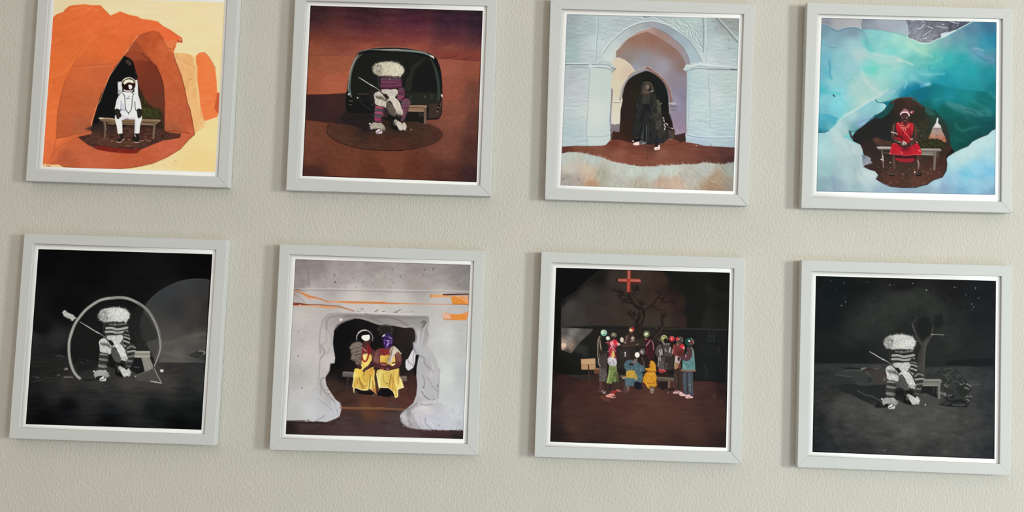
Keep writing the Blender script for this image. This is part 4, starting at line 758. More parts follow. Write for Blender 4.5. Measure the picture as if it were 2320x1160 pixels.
    for t in ("290,260 330,220 375,195", "255,80 290,100 300,110", "340,155 390,175", "500,128 515,132", "280,290 310,290 320,280", "225,180 260,170 290,130", "150,90 190,85", "560,85 600,100 680,120 690,90", "440,150 560,170", "370,310 385,305", "250,300 270,310", "120,225 135,225", "600,95 640,110", "670,150 680,130"):
        p.line(B(t), rng.uniform(1, 2), (206, 210, 218), soft=.4, alpha=.9)
    p.poly(B("480,235 520,220 580,215 640,190 660,200 560,250 490,280"), (198, 210, 214), soft=.6)
    p.line(B("90,275 180,305 240,335 300,345 360,338 430,300 520,270 600,225 680,180 760,140 840,95"), 1.9, (200, 218, 214), sm=True, soft=.6)
    p.line(B("430,90 520,85 700,92 820,97"), 1.4, (64, 60, 74), soft=.6)
    # ice folds
    for t, w, c, al in (("575,410 640,450 750,480 850,490 930,495 960,540", 4, (196, 208, 202), .9), ("600,470 700,520 800,540 960,535", 8, (186, 204, 200), .8), ("960,530 1040,555 1110,580", 3, (198, 214, 204), .9), ("600,590 800,560 960,555", 3, (166, 204, 200), .6), ("545,640 560,720 620,810 700,880 780,910", 4, (188, 206, 200), .8), ("540,690 480,820 400,900 340,980", 5, (172, 204, 200), .5), ("580,330 640,420", 9, (96, 190, 190), .9), ("545,200 580,270 600,350", 5, (110, 164, 176), .7), ("1160,450 1000,500 840,460", 2.5, (136, 202, 196), .6), ("900,240 1000,290 1110,370 1160,430", 3, (176, 210, 198), .7), ("560,620 600,660 680,640", 7, (112, 202, 190), .6), ("170,540 180,620 175,680 200,740", 2.6, (60, 150, 174), .8), ("120,640 160,720 190,745", 4, (80, 176, 192), .6), ("90,860 160,900 280,910", 5, (70, 186, 190), .7), ("300,960 350,1010", 4, (110, 196, 196), .6), ("320,740 370,770 430,740", 2.5, (118, 188, 192), .7), ("300,800 420,640 430,500", 6, (146, 190, 196), .4), ("450,1120 560,1060 700,960 900,880", 4, (186, 208, 204), .7), ("340,1150 500,1080 620,1000 740,920 830,880", 4, (190, 210, 202), .8), ("600,1050 760,960 860,900 980,820 1020,760", 4, (140, 184, 196), .6), ("780,920 900,860 1010,780", 2, (120, 170, 190), .5)):
        p.line(A(t), w, c, sm=True, soft=w*.9, alpha=al)
    for t, w, c, al in (("70,740 100,700 200,660 300,640", 3, (104, 184, 188), .6), ("100,740 90,800 70,830", 3, (90, 176, 190), .8), ("80,760 100,780 70,850", 2, (160, 206, 208), .7), ("160,740 220,760 280,790 340,800", 7, (140, 196, 200), .7), ("260,830 300,820 350,800", 3, (170, 208, 218), .9), ("350,600 360,650 420,670", 4, (60, 166, 168), .9), ("400,590 480,600 420,650", 8, (64, 176, 174), .7), ("240,680 340,700 420,690 520,690", 3, (140, 198, 196), .6), ("850,420 900,440 960,480 1040,520", 10, (110, 152, 178), .8), ("860,400 900,402 960,420", 2.4, (150, 184, 190), .7), ("850,440 920,500 1000,530 1050,540", 2, (50, 130, 150), .6), ("500,640 600,570 700,520 800,510 900,530 1000,580", 3, (70, 176, 176), .5), ("350,650 600,630 800,620", 2, (40, 150, 156), .4), ("200,400 280,460 380,490", 4, (174, 210, 192), .6), ("120,330 180,400 230,430", 3, (176, 208, 196), .6), ("960,250 1010,290 1090,290", 3, (40, 144, 168), .6), ("220,570 400,560 500,500", 3, (120, 194, 186), .6), ("20,930 100,880 200,850 300,830", 3, (18, 124, 156), .8)):
        p.line(B(t), w, c, sm=True, soft=w*.9, alpha=al)
    p.line(A("215,925 232,942"), 2.2, (24, 40, 50), soft=.3)
    # deep blue at left, by the ledge
    p.poly(C("55,180 150,190 270,235 265,280 180,360 120,395 45,400"), p.field([(1860, 262, (86, 176, 190)), (1890, 268, (70, 168, 184)), (1860, 285, (70, 160, 176)), (1870, 298, (50, 140, 158)), (1880, 290, (110, 176, 188)), (1856, 300, (20, 104, 124))]), soft=1.5, alpha=.9)
    # long ice tongue
    p.poly(C("250,300 400,190 520,110 640,50 700,40 720,60 790,75 812,95 790,140 700,190 620,260 540,340 490,370 480,430 440,390 390,370 380,420 330,440 260,370"), p.field([(1900, 285, (178, 204, 204)), (1930, 262, (168, 200, 200)), (1960, 245, (146, 194, 198)), (1985, 238, (140, 190, 196)), (2003, 238, (160, 206, 208)), (1975, 258, (140, 184, 190)), (1950, 280, (142, 174, 196)), (1935, 290, (124, 170, 178)), (1940, 296, (70, 130, 126)), (1915, 295, (170, 196, 194))]), soft=.8)
    p.line(C("700,42 725,65 790,78 812,100 780,150 700,195"), 1.3, (206, 222, 220), soft=.5); p.line(C("690,30 720,60 770,68"), 1.8, (20, 104, 120), soft=.6)
    p.line(C("490,290 600,250 680,230 560,320 490,350"), 2.4, (120, 150, 184), soft=1.4, alpha=.7)
    p.line(C("260,280 360,210 480,140 600,60"), 3, (200, 216, 212), sm=True, soft=1.5, alpha=.8)
    # dark cave
    cave = C("385,385 420,405 430,440 490,370 560,320 640,260 720,210 820,120 860,60 900,30 960,10 1060,5 1160,10") + D("150,20 230,60 300,110 420,150 520,260 570,400 600,560 640,640 555,680 550,760 545,830 515,900 400,935 330,985 240,1010 100,1022 0,1022") + C("860,1010 780,975 700,925 725,880 700,850 560,780 640,720 560,650 540,580 520,540 440,500 415,460")
    p.poly(cave, p.field([(1930, 310, (26, 28, 28)), (1960, 300, (36, 36, 36)), (2000, 280, (34, 36, 36)), (1980, 330, (44, 36, 34)), (2010, 260, (36, 36, 32)), (2040, 235, (52, 38, 30)), (2060, 230, (66, 48, 40)), (2070, 260, (42, 38, 30)), (2090, 280, (48, 46, 32)), (2105, 300, (44, 48, 34)), (2120, 275, (38, 58, 48)), (2130, 260, (24, 70, 66)), (2140, 300, (40, 50, 44)), (2120, 330, (40, 40, 24)), (2150, 340, (60, 38, 32)), (2130, 370, (66, 40, 34)), (2120, 400, (84, 50, 42)), (2080, 410, (90, 56, 46)), (2020, 405, (84, 52, 42)), (1990, 380, (60, 42, 36)), (1960, 360, (56, 38, 34)), (1990, 340, (50, 36, 32)), (2050, 380, (64, 48, 38)), (2000, 310, (28, 36, 40)), (2030, 330, (40, 38, 34))], 3), soft=.6)
    p.poly(C("560,330 700,260 860,150 900,300 880,470 500,490 440,470 460,400"), (34, 34, 33), soft=3, alpha=.8)
    p.poly(C("680,220 760,170 840,90 900,60 900,110 830,200 740,250"), (22, 84, 84), soft=1.8, alpha=.8)
    p.line(C("880,60 940,20 1040,5 1140,15") + D("220,60 280,120"), 2.2, (88, 68, 58), sm=True, soft=1)
    p.line(D("285,110 290,180 260,260"), 2, (34, 34, 28), soft=1.4)
    p.poly(D("300,90 360,110 410,180 420,210 340,200 300,160"), (40, 100, 94), soft=1.4, alpha=.7)
    p.poly(D("420,210 480,280 560,480 600,560 560,520 500,360 440,250"), (44, 54, 52), soft=1.2, alpha=.8)
    p.poly(C("670,470 720,460 790,490 880,500 870,550 700,540"), (76, 52, 44), soft=1); p.poly(C("640,520 560,560 700,600 900,600"), (52, 38, 34), soft=2, alpha=.7)
    p.ell(1985, 317, 8, 6, (92, 64, 52), soft=1, alpha=.7); p.line(C("540,575 565,570"), 2, (90, 50, 52), soft=.7)
    # white ice in front
    snow = C("40,400 120,400 180,370 260,300 260,360 330,450 400,490 470,530 520,540 545,600 540,650 545,740 560,790 620,820 690,835 725,875 720,910 695,925 770,965 860,1005 1000,1022 1160,1020") + D("180,1020 330,985 410,935 500,905 545,830 550,760 545,700 560,670 625,630 700,590 790,553 840,500 930,455 1010,425 1060,375 1108,358 1105,1110 500,1095") + C("20,1075")
    m = p.poly(snow, p.field([(1860, 305, (160, 198, 200)), (1870, 330, (172, 204, 204)), (1900, 310, (186, 206, 204)), (1930, 340, (184, 202, 200)), (1950, 345, (174, 188, 190)), (1935, 370, (168, 188, 190)), (1870, 380, (156, 190, 190)), (1860, 420, (142, 170, 176)), (1890, 420, (150, 170, 182)), (1920, 390, (172, 194, 194)), (1950, 400, (184, 200, 198)), (1970, 395, (190, 204, 204)), (1940, 425, (160, 182, 188)), (2000, 430, (156, 178, 190)), (2050, 430, (146, 166, 182)), (2100, 430, (150, 172, 184)), (2120, 410, (168, 196, 206)), (2160, 400, (154, 192, 206)), (2160, 370, (172, 206, 210)), (2170, 350, (184, 206, 204)), (2200, 340, (184, 208, 206)), (2230, 320, (184, 208, 208)), (2250, 310, (176, 204, 206)), (2250, 350, (164, 200, 206)), (2220, 380, (146, 196, 212)), (2240, 390, (130, 186, 208)), (2190, 395, (128, 190, 206)), (2200, 410, (150, 192, 206)), (2240, 415, (146, 184, 200)), (2180, 430, (130, 174, 196)), (2250, 435, (124, 158, 180)), (2140, 425, (140, 168, 186))], 3), soft=.5)
    p.tex(m, p.noise(16, 12, 4, 30), 7)
    for t, w, c, al in (("400,560 420,640 480,720 500,800 530,880", 4, (160, 182, 184), .6), ("200,900 220,1000 240,1060", 5, (136, 156, 174), .6), ("240,720 230,860 300,980 330,1050", 5, (156, 178, 184), .5), ("310,440 400,540 430,560", 4, (166, 190, 188), .6), ("460,820 480,940 540,1000", 4, (156, 176, 184), .5), ("560,900 660,960 740,1000", 4, (182, 198, 202), .6)):
        p.line(C(t), w, c, sm=True, soft=w*.9, alpha=al)
    for t, w, c, al in (("700,850 800,880 900,900 960,890", 5, (110, 182, 206), .6), ("980,800 1040,840 1090,870", 6, (110, 176, 206), .5), ("560,900 600,960 580,1050", 5, (140, 176, 200), .5), ("700,1040 760,1020", 3, (110, 160, 190), .5), ("640,740 760,720 800,700", 5, (192, 206, 200), .5)):
        p.line(D(t), w, c, sm=True, soft=w, alpha=al)
    p.line(C("385,385 425,440 440,500 520,540 545,600 540,650"), 1.2, (210, 222, 220), soft=.5, alpha=.6)
    p.poly(C("540,650 600,665 640,690 640,720 660,745 560,775 545,740"), (144, 150, 158), soft=.5); p.poly(C("540,650 600,665 560,720"), (120, 130, 144), soft=.6); p.line(C("570,770 630,700"), 1.2, (176, 176, 176), soft=.5)
    p.line(C("560,785 620,815 690,835 728,880 700,925 770,970 860,1010 1000,1024 1160,1022") + D("180,1022 330,988"), 1.4, (34, 22, 28), soft=.5)
    p.line(D("330,985 400,938 500,905 545,830 552,760 545,700 560,672 625,630 700,590 790,553 840,500 930,455 1010,425 1060,375 1105,358"), 1.2, (20, 24, 28), soft=.5)
    p.poly(D("560,672 625,628 640,600 600,590 540,660 545,700"), (30, 20, 24), soft=.6)
    p.line(C("45,402 120,398 170,375"), 1.4, (10, 70, 90), soft=.6)
    # white stupa opening
    p.poly(G("430,270 460,275 460,320 445,370 480,420 515,450 540,560 600,680 640,800 590,835 540,780 430,730 380,760 300,770 230,735 280,630 330,490 400,390 415,330"), p.field([(2124, 270, (206, 214, 208)), (2122, 287, (222, 222, 220)), (2122, 292, (140, 120, 116)), (2118, 298, (166, 146, 140)), (2130, 303, (170, 140, 128)), (2110, 310, (180, 140, 116)), (2125, 312, (176, 120, 92)), (2138, 318, (170, 108, 82)), (2106, 313, (150, 96, 74))], 5), soft=.4)
    p.line(G("330,520 380,510 520,515"), 1.6, (120, 100, 96), soft=.5)
    for i in range(40):
        x, y = rng.uniform(2106, 2138), rng.uniform(304, 318); p.line([(x, y), (x+rng.randn()*1.5, y+rng.randn()*1.5)], rng.uniform(.5, 1.1), [(210, 170, 140), (140, 80, 60), (190, 120, 90), (110, 70, 60)][rng.randint(4)], alpha=.7)
    # bushes
    bs = G("0,800 150,760 380,740 480,780 600,830 640,870 560,940 400,950 0,960")
    p.poly(bs, (40, 38, 20), soft=1); p.fur(bs, 180, 3.6, .8, [(74, 82, 44), (46, 48, 24), (96, 90, 60), (30, 28, 16), (110, 112, 86)], ang=-90, jit=1, sm=False, alpha=.7)
    p.fur(G("0,400 200,430 220,600 180,760 0,780"), 110, 4, .9, [(58, 62, 40), (40, 40, 28), (80, 80, 58)], ang=-80, jit=.9, alpha=.6)
    for x, y in ((2081, 296), (2087, 308), (2079, 333), (2092, 330)): p.ell(x, y, 1.4, 1, (130, 136, 116))
    # floor detail
    for i in range(150):
        x, y = rng.uniform(1985, 2135), rng.uniform(378, 420); c = [(150, 116, 96), (110, 74, 60), (60, 36, 32), (200, 170, 150)][rng.randint(4)]
        ix = p.T([(x, y)])[0].astype(int); ix = np.clip(ix, 0, p.S-1)
        if p.a[ix[1], ix[0], 2] > 90: continue
        p.line([(x, y), (x+rng.uniform(.5, 4), y+rng.randn()*.5)], rng.uniform(.6, 1.5), c, alpha=.5)
    for i in range(70):
        x, y = rng.uniform(1965, 2040), rng.uniform(340, 385); p.line([(x, y), (x+rng.uniform(.5, 4), y+rng.randn()*.5)], .9, [(100, 76, 60), (34, 26, 24)][rng.randint(2)], alpha=.5)
    # bench
    p.poly(C("705,565 740,555 870,560 870,590 730,590"), (150, 142, 134), soft=.4); p.line(C("712,568 760,572 860,570"), 2, (196, 188, 180), soft=.5)
    p.poly(D("250,580 480,582 492,602 480,612 400,612 400,660 250,652"), (132, 124, 114), soft=.4); p.line(D("260,588 470,592"), 2.2, (170, 164, 156), soft=.5); p.line(D("260,615 400,618"), 1.1, (70, 60, 54)); p.line(D("270,648 400,656"), 1.3, (176, 168, 156)); p.line(D("270,630 400,634"), 1.6, (128, 120, 108))
    p.line(C("765,595 775,680 785,800"), [2.2, 3, 2.2], (130, 114, 100), soft=.5); p.line(C("775,660 780,720"), 1.8, (206, 200, 190), soft=.4); p.line(C("715,600 860,605"), 1.2, (60, 50, 44)); p.line(C("790,630 870,630"), 3, (84, 70, 60), soft=.8); p.ell(1997, 361, 1.8, 1.6, (226, 220, 214)); p.ell(2017, 368, 2.2, 1.1, (190, 176, 160))
    p.line(D("420,615 408,815"), [6, 5], (122, 108, 98), soft=.5); p.line(D("435,620 425,780"), 1.4, (76, 62, 54)); p.line(D("450,620 450,680"), 4, (84, 72, 62), soft=.8); p.line(D("375,800 365,830"), 1.6, (120, 96, 80))
    # sitter: legs and dress
    sk = (74, 52, 44); skl = (128, 100, 88)
    p.poly(F("330,500 420,500 400,650 390,800 390,900 370,960 260,960 250,920 320,850 330,780 320,640"), sk, soft=.5); p.line(F("345,560 350,680 370,800"), 2.2, (110, 84, 74), soft=.9)
    p.poly(F("860,510 960,510 950,640 930,760 930,900 960,960 860,970 850,900 890,850 880,700"), sk, soft=.5); p.line(F("890,630 915,700 905,820"), [3, 3, 1.6], (160, 138, 126), soft=.8)
    p.poly(F("240,930 370,925 370,970 300,990 250,975"), (26, 20, 20), soft=.4); p.line(F("260,945 350,940"), 1.6, (130, 116, 104), soft=.4)
    p.poly(F("830,920 970,915 985,960 950,990 860,985"), (24, 18, 18), soft=.4); p.line(F("860,935 940,940"), 1.6, (120, 106, 96), soft=.4); p.ell(2072.7, 389.8, 1.5, 2.2, (224, 214, 206))
    p.poly(F("380,500 880,500 830,640 780,670 640,695 480,670 390,620"), (60, 24, 26), soft=.7); p.poly(F("395,575 600,590 810,580 820,630 770,665 640,685 480,660 390,615"), (150, 36, 46), soft=.6)
    p.poly(F("320,250 400,240 540,330 640,350 760,290 880,230 930,300 960,380 985,440 975,510 800,505 640,530 450,505 260,495 250,470 280,380 290,300"), p.field([(2025, 330, (178, 28, 44)), (2020, 345, (170, 26, 42)), (2050, 345, (178, 30, 46)), (2070, 340, (186, 34, 48)), (2050, 335, (90, 20, 30)), (2080, 330, (184, 30, 44)), (2035, 340, (190, 36, 52))]), soft=.5)
    p.line(F("260,480 450,495 600,520 780,508 860,490 970,500"), 1.2, (206, 90, 96), soft=.4); p.poly(F("900,400 930,385 975,445 930,430"), (226, 110, 112), soft=.4); p.poly(F("490,420 540,440 565,495 520,480"), (214, 80, 90), soft=.5)
    p.ell(2016, 347.5, 1.5, 1.5, (230, 170, 166)); p.line(F("300,330 290,400 270,460"), 2, (200, 50, 64), soft=.8); p.line(F("800,290 840,330 860,420"), 2, (150, 20, 36), soft=1); p.line(F("560,430 540,360 460,300"), 1.8, (146, 18, 34), soft=1); p.line(F("880,380 900,480"), 2, (200, 40, 54), soft=.8); p.line(F("335,250 380,245"), 1.2, (220, 90, 96))
    # torso
    p.poly(E("400,440 480,410 700,410 800,450 800,560 770,700 740,850 700,900 560,900 430,800 420,650 400,540"), p.field([(2033, 285, (176, 30, 40)), (2050, 300, (178, 30, 42)), (2063, 285, (180, 32, 42)), (2045, 315, (130, 20, 32)), (2035, 312, (120, 24, 32)), (2055, 318, (170, 28, 40)), (2068, 310, (96, 22, 28)), (2052, 290, (150, 24, 34))], 4), soft=.5)
    p.line(E("560,620 550,720 540,840"), 2.2, (116, 16, 28), soft=1); p.line(E("700,560 690,700 640,820"), 1.6, (150, 20, 34), soft=1); p.line(E("770,480 760,700"), 1.8, (206, 50, 58), soft=.8); p.line(E("420,740 500,740 540,780"), 2.4, (76, 16, 22), soft=.9)
    # arms
    p.line(E("370,450 345,520 335,620 330,740 370,810 480,860"), [4.5, 7.5, 8, 7.5, 8, 5.5], sk, sm=True, soft=.5); p.line(E("350,490 345,620 340,720"), 1.8, skl, soft=.9, alpha=.8); p.line(E("380,830 470,870"), 1.6, (124, 92, 74), soft=.6)
    p.line(E("810,460 835,560 845,680 840,800 780,860 700,900"), [4.5, 8, 8, 8, 8, 6], sk, sm=True, soft=.5); p.line(E("850,540 855,680"), 1.6, (108, 82, 70), soft=.9); p.line(E("380,760 520,830"), 4, (166, 36, 46), soft=1, alpha=.8)
    p.poly(E("480,870 560,860 640,890 720,880 730,930 680,975 600,1000 520,960"), (66, 44, 38), sm=True, soft=.5); p.line(E("540,880 580,900"), 2, (226, 212, 204), soft=.3); p.line(E("570,850 625,895"), 2.4, (224, 204, 198), soft=.3); p.line(E("530,920 580,930"), 1.4, (200, 180, 166), soft=.4); p.line(E("600,930 640,905"), 1.4, (206, 190, 178), soft=.4); p.line(E("470,865 495,865"), 2.4, (190, 166, 156), soft=.4); p.line(E("590,930 595,990"), 1, (30, 20, 18)); p.line(E("745,915 760,915"), 1.4, (170, 150, 140))
    p.line(E("295,640 340,650 390,665 425,685"), [2, 2.2, 2.2, 1.8], (226, 214, 206), soft=.3); p.line(E("315,630 420,680"), .6, (60, 40, 36), alpha=.6); p.line(E("735,805 775,795"), 2.2, (206, 184, 172), soft=.3); p.ell(2077.5, 322, 1.6, 1.6, (206, 150, 140))
    # strap and necklace
    p.line(E("440,430 490,520 560,600 640,690 730,800"), 1.3, (232, 120, 116), soft=.3)
    for t in ("500,480 540,490", "520,450 555,455", "525,540 570,535", "560,540 575,585", "605,530 620,610", "630,510 650,550", "660,500 690,540", "660,470 700,490", "665,455 705,460", "520,490 580,500", "600,540 610,580"): p.line(E(t), 1.3, (236, 170, 150), soft=.3, alpha=.9)
    p.line(E("470,410 520,460 600,480 680,450 720,410"), 1.6, (60, 30, 28), sm=True, soft=.5)
    # head
    p.poly(E("520,240 690,240 695,300 680,360 640,430 650,460 560,460 570,430 530,370"), (62, 42, 38), sm=True, soft=.5)
    p.line(E("535,290 555,330"), 2.6, (112, 86, 80), soft=1, alpha=.8); p.line(E("650,300 645,340"), 3, (150, 116, 106), soft=1, alpha=.9); p.line(E("600,290 600,340"), 1.8, (96, 66, 58), soft=.8); p.line(E("560,285 590,290"), 1, (26, 16, 16)); p.line(E("620,285 655,285"), 1, (26, 16, 16)); p.line(E("585,350 625,352"), 1.2, (30, 18, 18)); p.line(E("580,385 625,385"), 2, (118, 82, 76), soft=.6); p.line(E("560,260 640,262"), 2.2, (100, 50, 56), soft=.7)
    p.poly(E("500,240 515,190 560,130 600,110 660,130 700,180 700,260 690,280 660,220 600,205 530,215 510,260"), (150, 92, 104), soft=.4)
    p.line(E("500,245 530,205 600,192 660,205 695,245 695,275"), 2.6, (236, 208, 210), sm=True, soft=.4)
    for t in ("525,170 600,140 680,165", "515,190 600,165 690,190", "570,120 640,125"): p.line(E(t), 1.1, (206, 170, 176), sm=True, soft=.4, alpha=.9)
    p.line(E("530,160 600,128 670,145"), 1, (90, 40, 52), sm=True, soft=.5); p.line(E("520,182 600,153 690,178"), .9, (110, 50, 62), sm=True, soft=.5)
    p.ell(2066, 254, 3.6, 3.8, (140, 60, 74)); p.ell(2064.5, 254.5, 2, 2.4, (226, 160, 166)); p.ell(2069, 252, 1.3, 1.3, (190, 110, 120))
    p.line([(1861.2, 40.1), (2257.9, 50.3), (2255, 441.5), (1849.5, 433.8), (1861.2, 40.1)], 3, (60, 84, 92), soft=1.5, alpha=.4)
    p.grain(2)
    return p

def hoop_picture():
    # night scene in grey: the woolly sitter inside a large hoop, a pale planet behind
    p = Pic([(87, 564.3), (481.4, 575.9), (456.2, 973.8), (58.3, 961)], seed=15)
    T = lambda t: Z(130, 650, 9.667, t)
    A = lambda t: Z(50, 550, 5, t)
    B = lambda t: Z(255, 560, 5, t)
    C = lambda t: Z(50, 745, 5, t)
    D = lambda t: Z(250, 745, 5, t)
    F = lambda t: Z(190, 680, 7.25, t)
    rng = p.rng; one = np.ones((p.S, p.S), np.float32)
    p.a[:] = p.field([(90, 570, (4, 4, 5)), (200, 600, (6, 6, 7)), (480, 580, (4, 4, 4)), (150, 700, (8, 8, 9)), (90, 740, (14, 14, 14)), (75, 765, (34, 35, 35)), (130, 770, (38, 39, 38)), (100, 790, (28, 29, 29)), (200, 775, (30, 30, 29)), (150, 800, (24, 24, 24)), (300, 660, (12, 13, 13)), (330, 740, (44, 44, 43)), (240, 760, (20, 20, 20))], 4)
    p.tex(one, p.noise(40, 9, 3), 3)
    # planet and the pale horizon
    pl = B("370,670 420,600 520,510 640,440 760,390 880,366 960,362 1050,366 1095,380") + D("1090,20 1065,385 500,385 480,250 330,180 300,60") + B("330,850 340,760")
    p.poly(pl, p.field([(370, 660, (54, 56, 58)), (420, 645, (56, 57, 58)), (460, 640, (50, 50, 50)), (400, 700, (50, 50, 50)), (440, 700, (60, 56, 54)), (430, 740, (58, 55, 52)), (460, 730, (50, 48, 46)), (400, 760, (72, 71, 68)), (440, 765, (84, 82, 76)), (465, 765, (70, 68, 62)), (380, 790, (80, 78, 72)), (400, 800, (92, 90, 84)), (440, 800, (74, 72, 68)), (390, 818, (82, 80, 74)), (450, 818, (50, 50, 48)), (325, 760, (58, 58, 56)), (340, 800, (84, 82, 76)), (470, 700, (44, 43, 42))]), soft=.7)
    p.line(B("370,670 420,600 520,510 640,440 760,390 880,366 960,362 1050,366 1095,380"), 1.2, (82, 84, 86), sm=True, soft=.8)
    for t, w, c in (("350,1050 600,1090 850,1020 1000,985 1060,990", 6, (94, 92, 84)), ("600,1120 800,1080 1050,1060", 5, (84, 82, 76))): p.line(B(t), w, c, sm=True, soft=4, alpha=.6)
    for t in ("600,250 700,280 860,320 1000,340", "580,350 800,365 1060,370", "600,280 720,300"): p.line(D(t), 4, (100, 98, 90), sm=True, soft=3, alpha=.5)
    p.poly(D("900,290 950,265 1000,250 1060,250 1078,290 1060,320 980,335 900,315"), (48, 48, 44), soft=1.2)
    for i in range(26):
        x, y = rng.uniform(434, 463), rng.uniform(796, 809); p.line([(x, y), (x+rng.randn()*3, y+rng.randn())], 1, [(30, 30, 28), (120, 116, 106), (70, 70, 64)][rng.randint(3)], soft=.5, alpha=.7)
    p.line(D("1000,252 1040,250 1070,265"), 1.6, (160, 156, 146), soft=.6); p.line(D("1050,290 1075,270"), 1.6, (150, 146, 138), soft=.6)
    # ground
    gr = C("100,300 400,290 560,320 1000,380") + D("0,400 260,400 560,380 1068,388 1032,1145 0,1115") + C("40,1080")
    p.poly(gr, p.field([(72, 810, (30, 30, 29)), (120, 815, (32, 32, 31)), (110, 850, (34, 34, 33)), (70, 870, (26, 26, 26)), (180, 840, (40, 39, 38)), (150, 870, (48, 47, 45)), (220, 870, (52, 51, 49)), (290, 870, (62, 60, 57)), (340, 850, (66, 62, 59)), (300, 900, (50, 49, 48)), (380, 870, (60, 58, 55)), (400, 830, (46, 45, 44)), (450, 830, (44, 43, 43)), (450, 870, (44, 44, 43)), (430, 900, (30, 32, 32)), (200, 900, (40, 40, 40)), (120, 890, (34, 35, 35)), (250, 900, (42, 42, 42)), (80, 910, (14, 14, 15)), (150, 920, (10, 11, 14)), (250, 925, (22, 24, 26)), (350, 925, (20, 23, 24)), (440, 925, (16, 20, 20)), (100, 950, (4, 4, 5)), (250, 955, (7, 8, 10)), (400, 960, (6, 8, 8)), (450, 965, (8, 11, 11))], 3), soft=1.0)
    p.tex(p.mask(gr), p.noise(26, 5, 4), 8)
    for t, w, c in (("440,720 700,715 860,730", 3, (26, 26, 26)), ("780,690 860,695", 2, (26, 25, 24)), ("930,720 1160,710", 2.5, (34, 34, 33)), ("300,590 500,580 700,600", 2, (56, 55, 52)), ("720,580 780,580 900,560", 4, (20, 20, 21))): p.line(C(t), w, c, sm=True, soft=2, alpha=.6)
    for t, w, c in (("0,710 200,730 400,740 700,745", 3, (34, 34, 34)), ("700,660 800,690", 3, (30, 30, 29)), ("30,670 120,672", 2, (40, 38, 36)), ("560,630 650,650", 2.4, (56, 46, 42)), ("200,660 350,650 500,680", 3, (66, 63, 60))): p.line(D(t), w, c, sm=True, soft=2, alpha=.6)
    for t, w, c in (("400,310 430,300 470,315", 3, (62, 62, 60)), ("590,380 620,340 660,345 700,370", 4, (16, 16, 17)), ("640,345 690,345", 2.4, (54, 54, 52)), ("670,380 690,385", 2.6, (130, 130, 124)), ("735,358 750,355", 1.6, (130, 128, 124)), ("485,460 515,455", 3, (140, 138, 132)), ("495,445 510,447", 2, (170, 168, 160)), ("405,522 425,522", 2.6, (110, 108, 102)), ("165,550 195,550", 2, (96, 94, 90)), ("475,547 520,545 575,550", 2, (150, 148, 140)), ("120,540 160,540", 1.2, (70, 70, 66)), ("230,375 250,378", 1.4, (60, 58, 56)), ("130,600 300,560 470,550", 2, (50, 49, 46))): p.line(C(t), w, c, sm=True, soft=.8, alpha=.85)
    for i in range(50):
        x, y = rng.uniform(75, 440), rng.uniform(810, 900); p.line([(x, y), (x+rng.uniform(.5, 2), y)], .8, (80, 78, 74), alpha=.3)
    # dim view inside the hoop
    p.poly(T("330,1150 330,1000 440,760 600,560 800,400 1000,310 1160,285") + B("0,620 100,600 200,640 330,720 430,840 500,980 520,1160") + D("540,100 520,250 470,400 400,400 0,400") + C("1000,400 640,500 560,330 555,100"), (20, 20, 20), soft=2, alpha=.55)
    p.poly(B("330,750 430,850 500,980 520,1100 350,1050 300,900"), (50, 50, 49), soft=2, alpha=.8)
    p.poly(D("380,160 540,110 560,180 540,280 480,330 450,250"), (74, 72, 68), soft=1.5, alpha=.8)
    p.line(B("300,680 280,800 290,950 300,1060"), 10, (30, 30, 30), sm=True, soft=4, alpha=.8)
    bs = F("850,780 880,640 900,600 960,640 1020,700 1060,800 870,825")
    p.poly(bs, (34, 34, 33), soft=1.5); p.fur(bs, 60, 4, .9, [(52, 52, 50), (26, 26, 26), (64, 64, 60)], ang=-90, jit=.9, alpha=.6)
    for i in range(20):
        x, y = rng.uniform(306, 322), rng.uniform(720, 770); p.line([(x, y), (x+rng.randn()*3, y+rng.randn()*3)], 1.2, (54, 54, 53), soft=1, alpha=.5)
    # bench
    p.poly(D("290,250 445,250 455,320 400,330 250,325 265,280"), (150, 148, 136), soft=.4); p.line(D("290,262 445,262"), 2.4, (170, 168, 156), soft=.5); p.line(D("280,285 448,286"), .9, (80, 78, 70)); p.line(D("270,312 440,316"), 1.6, (176, 174, 162), soft=.4)
    p.line(D("255,327 400,332"), 1.2, (30, 30, 28))
    p.poly(D("230,335 350,335 385,485 300,510 200,440"), (24, 24, 25), soft=1); p.line(D("270,430 330,440"), 2.5, (70, 70, 70), soft=1)
    p.poly(D("350,330 445,325 492,440 480,470 390,485 370,400"), (134, 132, 122), soft=.5); p.line(D("400,340 440,450"), 2, (152, 150, 140), soft=1, alpha=.7)
    p.poly(D("390,485 490,445 580,615 460,600 300,590 275,540 320,515"), (74, 70, 66), soft=.6); p.line(D("285,530 400,485 450,470"), 1.3, (120, 116, 108), soft=.6, alpha=.8); p.line(D("495,450 540,540 580,612"), 1.4, (168, 166, 156), soft=.4); p.line(D("455,592 500,600 575,614"), 1.8, (190, 188, 178), soft=.4)
    p.ell(366.5, 840, 4.2, 3.6, (190, 188, 180)); p.ell(365.5, 839.5, 2, 1.8, (226, 224, 216)); p.ell(368, 842, 1.6, 1, (120, 118, 110))
    p.ell(306.3, 852.5, 1.5, 1.5, (180, 178, 170))
    woolly_sitter(p, AFF5, grey_tone, tuft=True, grey=True)
    # hoop
    pts = C("655,560 625,535 585,480 555,400 540,330 532,250 535,150 555,60 575,5") + T("290,1080 330,950 400,790 500,650 620,510 780,385 940,295 1100,255 1160,250") + B("0,577 60,572 130,575 200,592 280,630 350,675 420,745 480,850 520,950 540,1050 545,1120") + D("572,215 562,265 542,320 515,385 498,430")
    p.line(pts, 7.2, (20, 20, 20), sm=True, soft=.6, alpha=.7)
